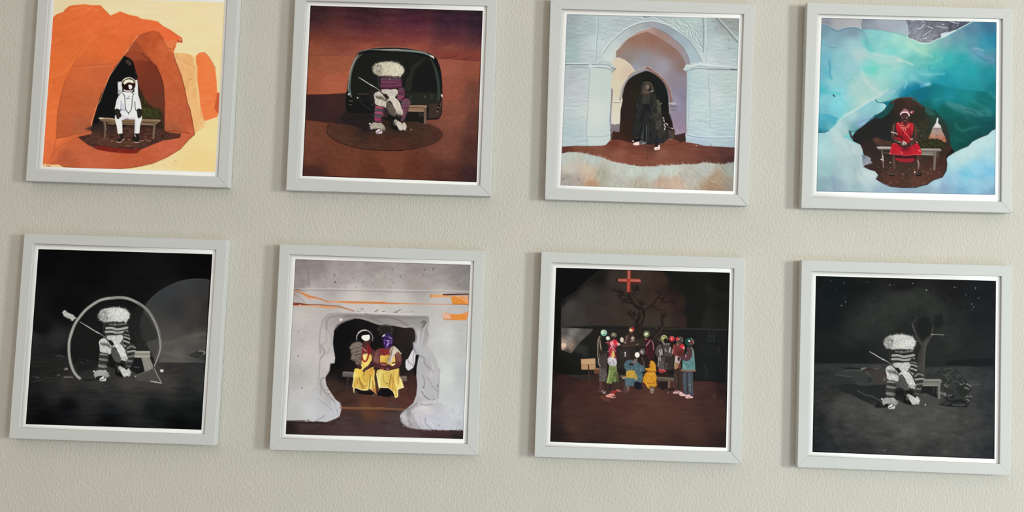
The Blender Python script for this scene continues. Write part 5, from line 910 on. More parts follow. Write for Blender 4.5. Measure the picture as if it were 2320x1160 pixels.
    n = len(pts); wd = [6.4]*(n-13)+[6.2, 6, 6, 6.2, 6.4, 6.4, 6.6, 6.6, 6.6, 6.4, 5.6, 4, 2.6]
    p.line(pts, wd, (138, 138, 130), sm=True, soft=.4)
    p.line(pts[:18], 2.4, (172, 172, 164), sm=True, soft=.8, alpha=.8)
    p.line([(x+1.2, y+.8) for x, y in pts[22:]], 3, (78, 76, 74), sm=True, soft=.8, alpha=.9); p.line([(x-.6, y-1) for x, y in pts[20:]], 1.4, (166, 162, 158), sm=True, soft=.4, alpha=.9)
    # tuft at the end of the switch
    tf = T("105,560 150,515 185,520 220,560 290,590 350,610 390,660 430,695 380,700 330,755 290,700 220,690 150,640")
    p.poly(tf, (176, 176, 168), soft=.5); p.fur(tf, 60, 3.6, .9, [(206, 206, 198), (160, 160, 152), (190, 190, 182)], ang=205, jit=.5, alpha=.7, sm=False); p.fur(T("130,620 220,680 330,740 300,700 200,640"), 24, 3.5, .7, [(130, 130, 124), (90, 90, 86)], ang=110, jit=.4, alpha=.7, sm=False)
    p.line([(87, 564.3), (481.4, 575.9), (456.2, 973.8), (58.3, 961), (87, 564.3)], 4, (2, 2, 2), soft=1.5, alpha=.7)
    p.grain(1.5)
    return p

def night_tree_picture():
    # night scene in grey: the woolly sitter on a bench by a faint tree
    p = Pic([(1848.3, 625.2), (2256.7, 636.2), (2253.1, 1040.2), (1840.5, 1024.1)], seed=18)
    A = lambda t: Z(1840, 620, 5, t)
    B = lambda t: Z(2030, 620, 5, t)
    C = lambda t: Z(1840, 810, 5, t)
    D = lambda t: Z(2030, 810, 5, t)
    rng = p.rng; one = np.ones((p.S, p.S), np.float32)
    p.a[:] = p.field([(1850, 630, (14, 20, 20)), (1900, 660, (10, 19, 20)), (1870, 720, (16, 21, 22)), (1950, 640, (16, 18, 18)), (1980, 700, (34, 37, 35)), (2000, 720, (40, 43, 40)), (1960, 740, (36, 40, 37)), (1930, 770, (32, 36, 34)), (1880, 780, (26, 30, 29)), (2030, 690, (38, 41, 38)), (2060, 680, (40, 43, 40)), (2100, 690, (34, 37, 34)), (2050, 640, (20, 20, 20)), (2150, 640, (18, 18, 18)), (2220, 650, (18, 20, 26)), (2250, 660, (18, 20, 22)), (2220, 720, (22, 26, 30)), (2180, 760, (32, 36, 34)), (2160, 740, (30, 34, 32)), (2150, 790, (36, 38, 36)), (2220, 780, (28, 32, 32)), (2130, 730, (34, 36, 34)), (2060, 740, (30, 33, 31)), (1900, 800, (26, 29, 28)), (1940, 800, (24, 27, 26)), (2240, 800, (30, 33, 34))], 4)
    p.tex(one, p.noise(22, 14, 4), 5)
    # foliage of the faint tree
    for cx, cy, r in ((1965, 725, 24), (1985, 705, 26), (2020, 690, 28), (2050, 680, 30), (2080, 672, 28), (2110, 690, 26), (2130, 715, 24), (2150, 755, 26), (1950, 755, 20), (2035, 715, 22), (2160, 780, 20)):
        p.ell(cx, cy, r, r*.7, (50, 54, 50), soft=8, alpha=.38)
    for i in range(120):
        x, y = 2050+rng.randn()*55, 705+rng.randn()*26; p.line([(x, y), (x+rng.randn()*5, y+rng.randn()*3)], rng.uniform(1, 2.5), (62, 66, 61) if rng.rand() > .5 else (24, 26, 25), soft=1.4, alpha=.35)
    p.poly(B("250,520 300,480 380,500 400,600 380,700 300,740 240,660"), (22, 25, 24), soft=3, alpha=.8); p.poly(B("440,480 520,460 540,560 470,620 430,580"), (20, 23, 22), soft=3, alpha=.7)
    # horizon and ground
    p.poly(A("30,890 300,870 560,900 560,1000 30,1010"), (20, 23, 23), soft=2.5, alpha=.7); p.poly(B("560,990 700,980 900,960 1100,960 1100,1050 560,1040"), (18, 21, 24), soft=2.5, alpha=.8)
    gr = A("25,1020 400,1020 800,1020 1160,1040") + B("400,1060 700,1050 1110,1060") + D("1115,1148 0,1110") + C("5,1070")
    p.poly(gr, p.field([(1850, 830, (46, 49, 47)), (1900, 835, (46, 50, 48)), (1850, 860, (38, 42, 40)), (1900, 870, (40, 44, 42)), (1870, 900, (48, 49, 47)), (1850, 950, (36, 38, 38)), (1850, 1000, (28, 31, 32)), (1900, 920, (68, 68, 65)), (1930, 930, (72, 71, 68)), (1900, 970, (52, 53, 52)), (1880, 1010, (40, 42, 44)), (1980, 930, (74, 73, 70)), (1980, 980, (66, 65, 63)), (2000, 1010, (60, 59, 58)), (1960, 1020, (44, 45, 45)), (2050, 930, (76, 75, 72)), (2060, 970, (80, 79, 76)), (2050, 1010, (64, 63, 62)), (2110, 930, (76, 75, 72)), (2120, 970, (74, 73, 70)), (2150, 930, (70, 70, 67)), (2150, 1000, (60, 59, 58)), (2110, 1020, (50, 50, 49)), (2200, 950, (62, 61, 59)), (2210, 1000, (54, 55, 55)), (2240, 950, (46, 49, 50)), (2240, 1020, (38, 42, 44)), (2230, 900, (44, 47, 48)), (2200, 850, (50, 54, 52)), (2240, 840, (42, 46, 48)), (2200, 880, (56, 57, 56)), (2100, 850, (48, 50, 48)), (2100, 900, (66, 65, 63))], 3), soft=2)
    p.tex(p.mask(gr), p.noise(22, 9, 4, 5), 12); p.tex(p.mask(gr), p.noise(4, 2, 2), 4)
    for i in range(70):
        x, y = rng.uniform(1890, 2200), rng.uniform(935, 1025); p.ell(x, y, rng.uniform(3, 9), rng.uniform(2, 4), (92, 91, 87) if rng.rand() > .45 else (54, 54, 52), soft=2.5, alpha=.28)
    for i in range(90):
        x, y = rng.uniform(1850, 2240), rng.uniform(900, 1030); p.line([(x, y), (x+rng.uniform(1, 4), y)], .9, (34, 34, 33) if rng.rand() > .4 else (110, 108, 104), alpha=.3)
    # shadow of the sitter
    p.poly(C("300,330 340,300 450,300 600,320 860,300 860,480 780,560 720,570 700,540 560,480 440,420 330,380"), (34, 37, 36), soft=1.4); p.poly(C("850,340 1160,350 1160,540 1040,520 980,480 850,480"), (30, 31, 31), soft=1.5)
    p.line(C("515,375 600,420 680,440 780,490"), 2, (78, 80, 76), soft=.9); p.line(C("690,540 720,520 700,500"), 1.6, (70, 70, 67), soft=.8); p.poly(C("700,540 780,500 860,520 840,570 740,570"), (28, 30, 30), soft=1)
    p.line(C("1000,420 1100,420"), 1.5, (70, 70, 68), soft=1)
    # lying bundle
    p.poly(C("260,190 340,150 560,140 600,110 760,120 840,140 840,300 700,290 640,310 520,300 430,220"), (54, 57, 54), soft=1.6, alpha=.9)
    p.line(C("360,140 420,118 520,128 560,135"), 2.2, (22, 26, 25), sm=True, soft=.8); p.line(C("370,145 460,142 560,150"), 1.4, (90, 94, 88), sm=True, soft=.8); p.line(C("560,135 585,120 605,120"), 3, (128, 130, 122), soft=.7); p.poly(C("605,125 660,118 700,135 640,150 600,145"), (58, 40, 40), soft=.8); p.line(C("700,130 760,122"), 1.8, (104, 90, 84), soft=.8)
    p.line(C("260,195 340,205 440,218"), 1.5, (84, 86, 82), soft=.8); p.line(C("130,170 260,160"), 2, (34, 38, 37), soft=1.2); p.line(C("610,160 650,200 680,250 660,290"), 3, (76, 78, 74), sm=True, soft=1.4); p.ell(1971, 861, 5, 7, (40, 44, 42), soft=1.5)
    p.poly(C("690,160 830,140 850,300 740,290 690,240"), (66, 58, 54), soft=1.5, alpha=.8); p.ell(2004, 859, 3.5, 4.5, (92, 84, 78), soft=1); p.line(C("510,298 560,300"), 1.4, (80, 80, 78), soft=.8)
    # trunk
    p.line(B("290,1160 285,1000 300,880 330,780 400,700 415,610"), [15, 14, 13, 9, 4, 2.5], (66, 62, 59), sm=True, soft=1.2); p.line(B("290,800 250,740 215,660 190,580 220,520 240,490"), [8, 6, 4, 3, 2.4, 1.5], (60, 60, 57), sm=True, soft=1)
    p.line(B("315,1080 325,920 335,820 370,760"), 1.6, (92, 90, 85), sm=True, soft=1); p.line(B("210,650 185,580"), 1.5, (100, 100, 94), soft=.6); p.line(B("270,1000 275,900 290,820"), 2, (44, 42, 40), soft=1.2)
    p.line(B("410,690 480,690 540,695"), 1.8, (128, 130, 122), soft=.5); p.line(B("400,690 420,690"), 2.4, (150, 150, 142), soft=.5); p.line(B("385,380 390,560"), 1, (50, 54, 50), soft=.8)
    # stars
    for k, (o, x, y, b) in enumerate(((A, 222, 80, 70), (A, 360, 110, 110), (A, 275, 170, 60), (A, 620, 90, 80), (A, 645, 98, 70), (A, 880, 130, 150), (A, 1138, 112, 120), (A, 380, 320, 140), (A, 333, 362, 150), (A, 638, 322, 60), (B, 187, 112, 130), (B, 345, 188, 190), (B, 662, 155, 150), (B, 690, 165, 70), (B, 900, 160, 120), (B, 900, 173, 110), (B, 790, 242, 100), (B, 935, 280, 120), (B, 855, 345, 150), (B, 876, 378, 120), (B, 862, 410, 80), (B, 780, 430, 70), (B, 1020, 220, 50))):
        x, y = o("%d,%d" % (x, y))[0]; p.ell(x, y, 1.3, 1.3, (b, b, b), soft=.5)
    # bushes
    bs = D("330,230 420,200 480,130 560,105 640,120 720,170 780,240 820,290 850,330 820,400 860,470 830,540 720,560 600,555 500,530 540,450 500,380 520,270 480,235")
    p.poly(bs, (46, 48, 46), soft=1); p.fur(bs, 330, 5, 1.1, [(76, 78, 74), (34, 36, 34), (94, 94, 90), (24, 26, 26), (60, 62, 58)], ang=20, jit=2, alpha=.6, sm=False)
    for t in ("540,140 600,120 650,150 600,170", "560,200 600,190 620,230 580,250", "520,190 570,210 590,260", "680,220 700,190 740,220", "560,300 600,310 590,340", "640,280 700,270 720,300"): p.line(D(t), 1.3, (96, 98, 92), sm=True, soft=.6, alpha=.8)
    p.poly(D("690,330 720,280 800,260 830,290 850,380 780,430 700,420"), (34, 38, 34), soft=1, alpha=.8)
    for t, w in (("725,300 745,305", 3), ("765,285 770,295", 2.4), ("800,300 845,322", 4), ("780,340 820,355", 3.4), ("510,400 560,420", 4.4), ("545,310 580,330", 2.6), ("590,430 625,425", 2), ("790,440 860,440", 2.2), ("520,540 560,535", 2), ("800,470 830,490", 2.6), ("550,400 560,430", 3)): p.line(D(t), w, (124, 124, 118), soft=.6, alpha=.85)
    for t in ("560,450 620,500 700,480 760,490 800,540", "600,540 700,500 780,510", "500,530 600,545 700,550 800,555", "620,460 660,430"): p.line(D(t), 3, (20, 22, 24), sm=True, soft=.9)
    p.line(D("640,530 720,545 780,530"), 1.5, (96, 96, 100), sm=True, soft=.7); p.line(D("830,310 900,310 960,300"), 1.4, (84, 88, 84), soft=1); p.poly(D("780,240 900,250 950,290 860,305 820,300"), (66, 70, 66), soft=2, alpha=.6)
    # bench
    p.poly(D("310,245 500,243 520,270 510,285 490,285 480,320 300,320"), (122, 122, 114), soft=.4); p.line(D("320,252 505,255"), 2.4, (146, 146, 138), soft=.5); p.line(D("310,275 480,277"), .9, (60, 60, 56)); p.line(D("310,300 475,300"), 3, (120, 120, 112), soft=.6); p.line(D("300,317 480,319"), 1.4, (160, 160, 150), soft=.4)
    p.poly(D("478,280 502,280 498,468 475,470"), (112, 112, 105), soft=.4); p.line(D("490,290 486,460"), 1.4, (140, 140, 130), soft=.5)
    p.poly(D("290,325 470,325 470,460 420,440 340,400 250,410"), (26, 26, 27), soft=1); p.line(D("465,340 465,420"), 1.5, (90, 90, 85), soft=.6); p.line(D("430,340 420,400"), 4, (44, 44, 46), soft=1.5); p.line(D("310,430 340,432"), 1.6, (100, 100, 96), soft=.7)
    p.ell(2096.3, 916.8, 1.7, 1.6, (190, 190, 184)); p.line(C("805,1050 835,1050"), 2, (110, 112, 108), soft=.7); p.ell(2045, 946, 1.8, 1, (34, 34, 32))
    woolly_sitter(p, AFF8, grey_tone, grey=True)
    p.line([(1848.3, 625.2), (2256.7, 636.2), (2253.1, 1040.2), (1840.5, 1024.1), (1848.3, 625.2)], 4, (6, 7, 8), soft=1.5, alpha=.7)
    p.grain(1.5)
    return p

def grotto_picture():
    # white plaster wall with a rough opening, two people in yellow dresses on a bench inside
    p = Pic([(669.3, 587.2), (1066.1, 600), (1049.3, 994.7), (646.9, 984.1)], seed=16)
    A = lambda t: Z(640, 580, 5, t)
    B = lambda t: Z(840, 580, 5, t)
    C = lambda t: Z(640, 775, 5, t)
    D = lambda t: Z(840, 775, 5, t)
    E = lambda t: Z(780, 735, 10, t)
    F = lambda t: Z(830, 735, 10, t)
    G = lambda t: Z(780, 800, 10, t)
    H = lambda t: Z(830, 800, 10, t)
    rng = p.rng; one = np.ones((p.S, p.S), np.float32)
    p.a[:] = p.field([(675, 595, (136, 126, 124)), (720, 600, (142, 132, 128)), (780, 600, (158, 148, 144)), (850, 605, (152, 144, 140)), (950, 610, (150, 142, 138)), (1050, 610, (132, 126, 124)), (680, 640, (146, 138, 134)), (760, 635, (168, 160, 156)), (860, 630, (168, 162, 156)), (950, 640, (162, 154, 148)), (1055, 640, (140, 134, 130)), (700, 670, (190, 184, 180)), (800, 675, (198, 192, 186)), (900, 680, (192, 188, 182)), (1000, 685, (188, 184, 180)), (1040, 700, (182, 180, 176)), (680, 720, (192, 186, 180)), (670, 760, (184, 178, 174)), (700, 800, (192, 188, 184)), (665, 850, (176, 174, 170)), (700, 900, (194, 192, 188)), (670, 930, (188, 188, 186)), (720, 940, (196, 196, 196)), (850, 705, (196, 192, 186)), (960, 740, (186, 184, 180)), (1010, 760, (196, 196, 192)), (1050, 760, (182, 182, 178)), (1010, 850, (200, 202, 198)), (1045, 850, (180, 184, 182)), (1000, 930, (196, 198, 198)), (1040, 960, (182, 186, 188)), (960, 960, (190, 192, 196))], 3)
    p.tex(one, p.noise(9, 6, 4), 5); top = p.mask(A("100,0 1160,0 1160,390 700,375 130,380") + []) ; p.tex(p.mask([(660, 580), (1070, 590), (1064, 662), (665, 655)]), p.noise(14, 10, 4), 9)
    for i in range(70):
        x, y = rng.uniform(672, 1060), rng.uniform(596, 655); r = rng.uniform(.5, 1.6); p.ell(x, y, r, r*rng.uniform(.5, 1.5), (110, 100, 98) if rng.rand() > .3 else (186, 180, 174), soft=.8, alpha=rng.uniform(.25, .6))
    for o, x, y, r in ((A, 597, 298, 2), (A, 540, 80, 1), (A, 480, 235, 1.3), (A, 590, 215, 1.6), (A, 800, 250, 1.3), (A, 670, 320, 1), (B, 245, 150, 1.3), (B, 338, 235, 1.3), (B, 608, 160, 1.6), (B, 705, 150, 1.4), (B, 318, 95, 1), (B, 990, 320, 1.2), (A, 180, 860, 1.2), (A, 178, 1135, 1.2), (C, 180, 158, 1.2), (C, 220, 522, 1.4), (C, 215, 335, 1)):
        x, y = o("%d,%d" % (x, y))[0]; p.ell(x, y, r, r, (84, 74, 72), soft=.6, alpha=.85)
    p.line(A("290,160 298,230 300,330"), 1.2, (110, 102, 100), sm=True, soft=.6, alpha=.7); p.line(B("720,130 700,170"), 1, (90, 84, 82), soft=.5)
    # ledges
    p.line(A("130,378 500,372 900,376 1160,382") + B("200,385 500,390 800,392 1115,405"), 2.2, (196, 190, 184), soft=.9, alpha=.8)
    p.line(A("130,388 400,390 800,396 1160,402") + B("200,408 500,412 700,408"), 1.6, (146, 138, 136), soft=.8, alpha=.9); p.line(B("700,406 900,404 1115,412"), 1, (170, 160, 154), soft=.6)
    # orange strips
    og = (206, 140, 84)
    p.line(A("130,408 180,405 230,425 300,462 380,475 440,492 510,518 600,520"), [2, 2.6, 5, 8, 4.5, 3.5, 3, 2.4], (214, 150, 104), sm=True, soft=.5); p.line(A("140,405 200,412 300,458 400,478 520,520 620,520"), 1, (150, 96, 66), sm=True, soft=.4)
    p.line(A("540,520 640,520 800,527 1000,528 1160,532") + B("0,530 200,537 400,541 600,545 800,548 1110,552"), [2, 4.5, 5.6, 5.6, 5.6, 5, 4, 3, 2, 1.4, 1.2], (220, 156, 106), sm=True, soft=.6)
    p.line(A("650,520 800,524 1000,530 1160,533") + B("0,532 200,538 500,543 1110,552"), [2.4, 3, 3.4, 3.4, 3.4, 2.6, 1.4, 1], (190, 128, 84), sm=True, soft=.6)
    p.line(A("125,560 250,565 400,568 500,580 620,585"), [2, 2.4, 3, 4.6, 2.4], (214, 150, 96), sm=True, soft=.6); p.line(A("120,545 200,545 300,552 400,552 500,560 620,570 700,590 810,625"), [6, 5, 2, 1.6, 1.6, 1.8, 1.8, 1.6], (124, 66, 52), sm=True, soft=.4)
    p.line(A("600,575 700,596 790,622"), 2.4, (206, 150, 106), sm=True, soft=.7, alpha=.7); p.line(A("135,435 200,478 255,522"), 1, (126, 112, 104), soft=.4); p.line(A("130,385 200,385"), 1.2, (150, 90, 80), soft=.5); p.ell(680.5, 691.5, 1.8, 1.2, (226, 200, 190))
    p.line(A("150,380 200,382"), 1, (140, 80, 70)); p.line(A("620,505 900,508 1160,512"), 1, (214, 200, 186), soft=.5, alpha=.7)
    p.poly(B("665,438 810,436 900,440 910,470 820,468 680,475"), (212, 158, 106), soft=.5); p.line(B("670,440 690,445 670,475"), 1, (150, 100, 66), soft=.5); p.poly(B("810,430 1115,428 1115,440 900,448 820,446"), (84, 52, 48), soft=.5)
    p.poly(B("905,465 950,452 1115,450 1112,550 920,542"), (212, 138, 60), soft=.4); p.poly(B("960,450 1112,448 1112,530 1060,500"), (206, 160, 124), soft=.7); p.poly(B("1000,455 1050,470 1090,510 1112,545 1060,545 1040,500"), (218, 140, 66), soft=.6); p.line(B("960,455 1020,480 1060,500 1100,530"), 1.2, (230, 190, 150), soft=.4); p.line(B("920,544 1110,552"), 1, (120, 80, 56)); p.line(B("1108,450 1110,550"), 1.2, (110, 60, 40))
    p.poly(B("815,655 850,640 900,660 1000,662 1060,645 1108,625 1108,690 1085,700 1080,725 820,722"), (216, 138, 60), soft=.4); p.poly(B("818,655 850,642 890,660 905,700 920,718 820,718"), (218, 172, 144), soft=.6); p.poly(B("1060,645 1106,628 1106,690 1085,698"), (216, 150, 96), soft=.6); p.line(B("820,712 870,715 920,718"), 1, (130, 100, 90), soft=.4); p.line(B("850,625 850,650"), 1, (170, 140, 120), soft=.5); p.line(B("818,655 818,725 1080,730"), 1, (206, 160, 120), soft=.4)
    for o, t in ((A, "890,605 915,600"), (A, "850,632 865,632"), (A, "838,652 848,658"), (A, "1050,635 1080,610"), (A, "1130,632 1155,628"), (B, "50,630 80,610"), (B, "140,632 155,628"), (B, "260,640 290,640 310,620 340,610"), (B, "455,630 460,640"), (B, "285,625 295,640")): p.line(o(t), 1.6, (120, 114, 108), soft=.5)
    p.line(A("830,645 1000,642 1160,655") + B("100,640 200,650 300,660 480,655"), 2, (210, 206, 202), sm=True, soft=.7, alpha=.8)
    # plaster collar around the opening
    col = A("430,1160 415,1040 430,860 460,720 520,655 620,640 760,650 900,655 1160,665") + B("250,670 450,680 640,680 660,720 640,830 660,900 640,1000 700,1100 740,1160") + D("770,300 775,450 760,650 700,800 620,860 500,860 400,750 500,680") + C("560,640 480,560 420,640 380,500")
    p.poly(col, p.field([(735, 710, (172, 166, 162)), (725, 760, (186, 182, 178)), (730, 850, (188, 182, 178)), (722, 810, (182, 176, 172)), (760, 715, (160, 152, 148)), (800, 715, (146, 138, 136)), (860, 720, (138, 132, 128)), (900, 728, (144, 138, 134)), (940, 725, (142, 138, 134)), (965, 725, (146, 140, 136)), (965, 745, (150, 146, 144)), (955, 770, (160, 158, 158)), (975, 780, (184, 180, 178)), (960, 800, (176, 176, 180)), (980, 850, (180, 178, 178)), (965, 830, (172, 170, 170)), (985, 890, (176, 174, 176)), (950, 900, (180, 178, 182))]), soft=2.5, alpha=.85)
    wl = C("45,880 200,890 420,895 560,870 640,830 665,740 640,680 580,630 540,560 490,480 485,405 520,330 545,245 590,230 580,120 560,20 400,0 380,500 100,700")
    p.poly(wl, p.field([(700, 800, (192, 188, 184)), (740, 790, (186, 180, 176)), (745, 820, (198, 192, 188)), (730, 850, (186, 180, 176)), (735, 880, (176, 174, 172)), (745, 900, (170, 168, 168)), (765, 920, (190, 190, 194)), (755, 940, (186, 188, 192)), (700, 930, (196, 198, 198)), (670, 940, (186, 186, 184)), (690, 870, (192, 190, 186)), (720, 900, (188, 188, 188))]), soft=1.5, alpha=.8)
    for o, t, w, c, al in ((A, "430,1100 420,960 440,800 480,700 560,655", 3, (150, 144, 142), .6), (A, "500,830 500,760 530,700 620,680 760,670", 4, (140, 134, 130), .7), (A, "520,850 490,900 500,960 440,1020 430,1100", 3, (160, 154, 152), .6), (A, "530,870 560,920 560,1000", 3, (160, 156, 156), .7), (A, "440,1020 475,1100 430,1160", 2, (146, 140, 138), .7), (A, "700,690 820,680 940,690 1100,740", 5, (118, 112, 110), .6), (A, "940,660 1060,690 1160,700", 5, (124, 118, 114), .7),
        (B, "0,700 150,690 300,720 420,790", 4, (116, 110, 106), .6), (B, "100,680 300,700 500,700 640,700", 6, (128, 122, 118), .6), (B, "300,780 400,800 480,790", 3, (176, 170, 166), .6), (B, "580,760 600,740 620,760 590,800", 4, (92, 86, 82), .8), (B, "500,800 540,820 570,860 560,960 500,1060", 4, (168, 164, 162), .7), (B, "640,770 600,850 580,960 540,1080", 4, (190, 188, 188), .7), (B, "500,860 520,900 500,980", 2.5, (96, 92, 90), .7), (B, "570,860 540,960 520,1060", 2, (120, 116, 116), .6), (B, "640,700 650,760 620,840", 3, (150, 146, 142), .7),
        (C, "430,30 480,110 430,190 420,330 410,430", 2, (150, 144, 142), .7), (C, "480,130 520,110 540,50", 2, (150, 146, 146), .6), (C, "415,470 440,500 430,600", 3, (148, 144, 142), .6), (C, "475,405 440,420 440,480 480,560 560,640 600,720 620,780", 3.5, (142, 140, 142), .7), (C, "520,560 560,620", 3, (206, 196, 194), .7), (C, "560,670 610,740 600,800", 2.5, (206, 206, 210), .7), (C, "400,640 480,700 560,760", 3, (160, 160, 164), .6), (C, "480,830 440,860 390,880", 1.4, (120, 118, 118), .8),
        (D, "540,150 600,180 610,240 660,290 700,330", 4, (140, 136, 134), .6), (D, "690,230 700,280 680,380", 4, (196, 190, 186), .7), (D, "775,300 770,450 760,640 740,700", 2.5, (156, 154, 154), .7), (D, "590,380 610,450 600,510", 2.5, (136, 132, 132), .7), (D, "580,560 620,620 680,660 720,650", 2.6, (120, 116, 114), .8), (D, "580,540 620,600", 2.4, (200, 196, 192), .7), (D, "640,400 700,500 760,560", 3, (150, 146, 146), .6), (D, "530,740 600,720 650,712", 3, (206, 196, 192), .8), (D, "470,780 540,740 640,730", 4, (192, 188, 190), .7), (D, "380,770 440,750 500,720", 3, (140, 134, 136), .8), (D, "660,720 680,760 660,800", 4, (150, 148, 150), .6), (D, "590,510 600,515", 2, (100, 96, 96), .8), (D, "753,480 757,510", 1.5, (70, 66, 66), .8)):
        p.line(o(t), w, c, sm=True, soft=w*.4, alpha=al)
    # the dark opening and the floor
    op = A("595,1160 570,1000 580,860 620,780 700,740 800,708 870,710 960,735 1080,780 1160,790") + B("250,790 380,815 460,810 490,830 500,880 510,930 480,1000 500,1090 540,1120") + D("545,160 520,250 515,380 525,480 515,600 480,690 420,740 360,790 330,830 340,900 400,960 520,985 720,990 1045,1000 1045,1100 0,1075") + C("40,1045 45,885 180,885 260,885 400,895 500,905 580,880 645,840 665,760 650,690 600,650 560,590 500,490 485,400 530,320 540,240 585,235")
    p.poly(op, p.field([(770, 760, (14, 13, 14)), (760, 820, (14, 14, 14)), (780, 850, (24, 20, 20)), (850, 750, (20, 18, 18)), (940, 760, (38, 32, 30)), (960, 800, (22, 22, 20)), (925, 830, (30, 28, 24)), (940, 860, (60, 38, 34)), (930, 890, (72, 44, 38)), (760, 880, (56, 42, 36)), (780, 905, (66, 44, 36)), (760, 905, (64, 42, 36)), (850, 910, (84, 50, 40)), (920, 910, (82, 50, 42)), (800, 930, (70, 48, 42)), (800, 945, (62, 48, 46)), (900, 945, (74, 58, 56)), (700, 965, (66, 52, 50)), (780, 965, (70, 54, 52)), (650, 975, (38, 30, 30)), (700, 980, (58, 42, 42)), (850, 980, (70, 52, 54)), (900, 970, (72, 58, 60)), (1000, 985, (64, 44, 44)), (1040, 990, (44, 34, 34)), (830, 925, (96, 62, 44))], 4), soft=.6)
    p.tex(p.mask(C("490,480 1160,600 1160,1070 40,1040 45,900 640,880") + D("0,600 500,650 330,830 400,960 1045,1000 1045,1100 0,1075")), p.noise(20, 3, 3, 3), 7)
    p.line(C("660,745 800,752 1160,755") + D("200,755 370,760"), 4, (118, 80, 54), soft=.7); p.line(C("670,735 850,738 1160,742"), 1.2, (140, 98, 70), soft=.5); p.line(C("670,770 900,778 1160,782") + D("300,790"), 1.8, (52, 34, 30), soft=.6); p.line(C("680,775 1160,786"), 1, (110, 84, 74), soft=.5, alpha=.6)
    p.line(C("45,890 250,900 290,880 330,895 500,908 600,870"), 1.6, (90, 76, 74), soft=.6); p.line(C("45,905 300,915 520,915"), 2.4, (40, 28, 30), soft=.8); p.line(C("260,895 300,890 360,895"), 1.6, (206, 200, 200), soft=.5); p.line(D("340,920 420,970 560,988 720,992 900,995 1045,1000"), 1.6, (60, 46, 46), soft=.6); p.line(C("265,930 260,1040"), .9, (52, 40, 40), soft=.5, alpha=.7)
    p.line(C("550,930 640,880"), 3, (46, 32, 32), soft=1.5, alpha=.8); p.ell(872, 957, 10, 3, (58, 44, 42), soft=1.5, alpha=.8); p.line(D("340,960 600,1010 1040,1030"), 3, (70, 48, 48), soft=1.5, alpha=.6)
    for t in ("600,900 650,900", "700,855 780,860", "650,1000 680,990"): p.line(C(t), 1.6, (92, 76, 74), soft=.8, alpha=.6)
    # white foot shaped lumps of plaster
    ft = D("520,600 480,690 420,740 360,790 330,830 340,900 400,960 520,985 720,990 1045,998 1045,700 770,690 760,640 700,660 600,640")
    m = p.poly(ft, p.field([(940, 905, (176, 172, 172)), (925, 935, (150, 146, 150)), (912, 945, (184, 182, 184)), (910, 955, (176, 172, 172)), (925, 965, (160, 154, 154)), (945, 940, (198, 194, 196)), (960, 925, (204, 198, 196)), (970, 950, (192, 192, 198)), (990, 920, (184, 182, 184)), (990, 960, (190, 192, 198)), (1030, 940, (194, 196, 198)), (1010, 910, (198, 200, 198)), (1045, 960, (180, 184, 188))]), soft=.8)
    p.tex(m, p.noise(5, 7, 3, 30), 10)
    for t, w, c, al in (("380,770 440,750 500,710 520,690", 3, (136, 130, 132), .8), ("470,790 530,750 620,725", 5, (206, 202, 202), .8), ("400,780 380,860 420,930", 3, (206, 204, 204), .5), ("340,860 360,920 440,970 540,985", 2.4, (118, 112, 112), .8), ("430,880 450,940", 2, (130, 126, 128), .6), ("480,860 520,940 560,980", 2.5, (146, 144, 148), .7), ("620,860 620,920 690,980", 2.5, (150, 148, 152), .7), ("660,900 720,960", 2.5, (206, 206, 210), .7), ("520,870 560,940", 3, (204, 204, 208), .7), ("560,700 640,712 700,700", 3, (150, 144, 146), .7), ("760,930 780,950", 1.5, (130, 128, 130), .6), ("1000,985 1045,1000", 1.4, (120, 116, 116), .8), ("700,820 760,880", 3, (176, 176, 182), .5)):
        p.line(D(t), w, c, sm=True, soft=w*.4, alpha=al)
    for i in range(60):
        x, y = D("%f,%f" % (rng.uniform(360, 560), rng.uniform(830, 970)))[0]; p.line([(x, y), (x+rng.randn(), y+rng.uniform(1, 3))], .9, (146, 140, 142) if rng.rand() > .5 else (206, 204, 206), alpha=.5)
    for i in range(60):
        x, y = D("%f,%f" % (rng.uniform(560, 1040), rng.uniform(985, 1002)))[0]; p.ell(x, y, rng.uniform(.5, 1.5), .7, (206, 204, 204) if rng.rand() > .5 else (110, 100, 100), alpha=.7)
    # left lobe edge
    p.line(C("585,120 590,230 545,245 530,330 485,400 490,480 560,590 600,650 650,690 665,750 645,835"), 1.6, (208, 202, 200), sm=True, soft=.6, alpha=.7)
    p.line(A("580,860 570,1000 595,1160"), 1.6, (198, 192, 190), sm=True, soft=.6, alpha=.8); p.line(A("600,820 650,770 720,735 800,712"), 3, (120, 112, 106), sm=True, soft=1)
    p.ell(772.5, 724.5, 3, 2.5, (230, 226, 220)); p.ell(771, 727.5, 1.6, 1.4, (206, 190, 180))
    # right lobe and the dangling piece
    p.poly(B("500,830 520,820 570,850 560,960 540,1080 545,1120 505,1100 480,1010 505,940"), (170, 168, 168), soft=.8); p.line(B("500,850 515,930 490,1000"), 2, (112, 108, 106), soft=.8); p.line(B("540,860 540,960 520,1060"), 2.4, (198, 196, 196), soft=1)
    p.poly(F("1060,560 1100,620 1120,690 1100,860 1080,940 1060,980 1000,1020 960,1045 920,1030 890,990 885,850 900,800 940,780 980,710 1020,620"), (206, 204, 206), soft=.5)
    p.poly(F("1050,400 1100,420 1160,500 1160,680 1110,690 1060,570"), (178, 178, 180), soft=.7); p.line(F("1060,420 1070,520 1120,640"), 2, (124, 122, 122), soft=.9)
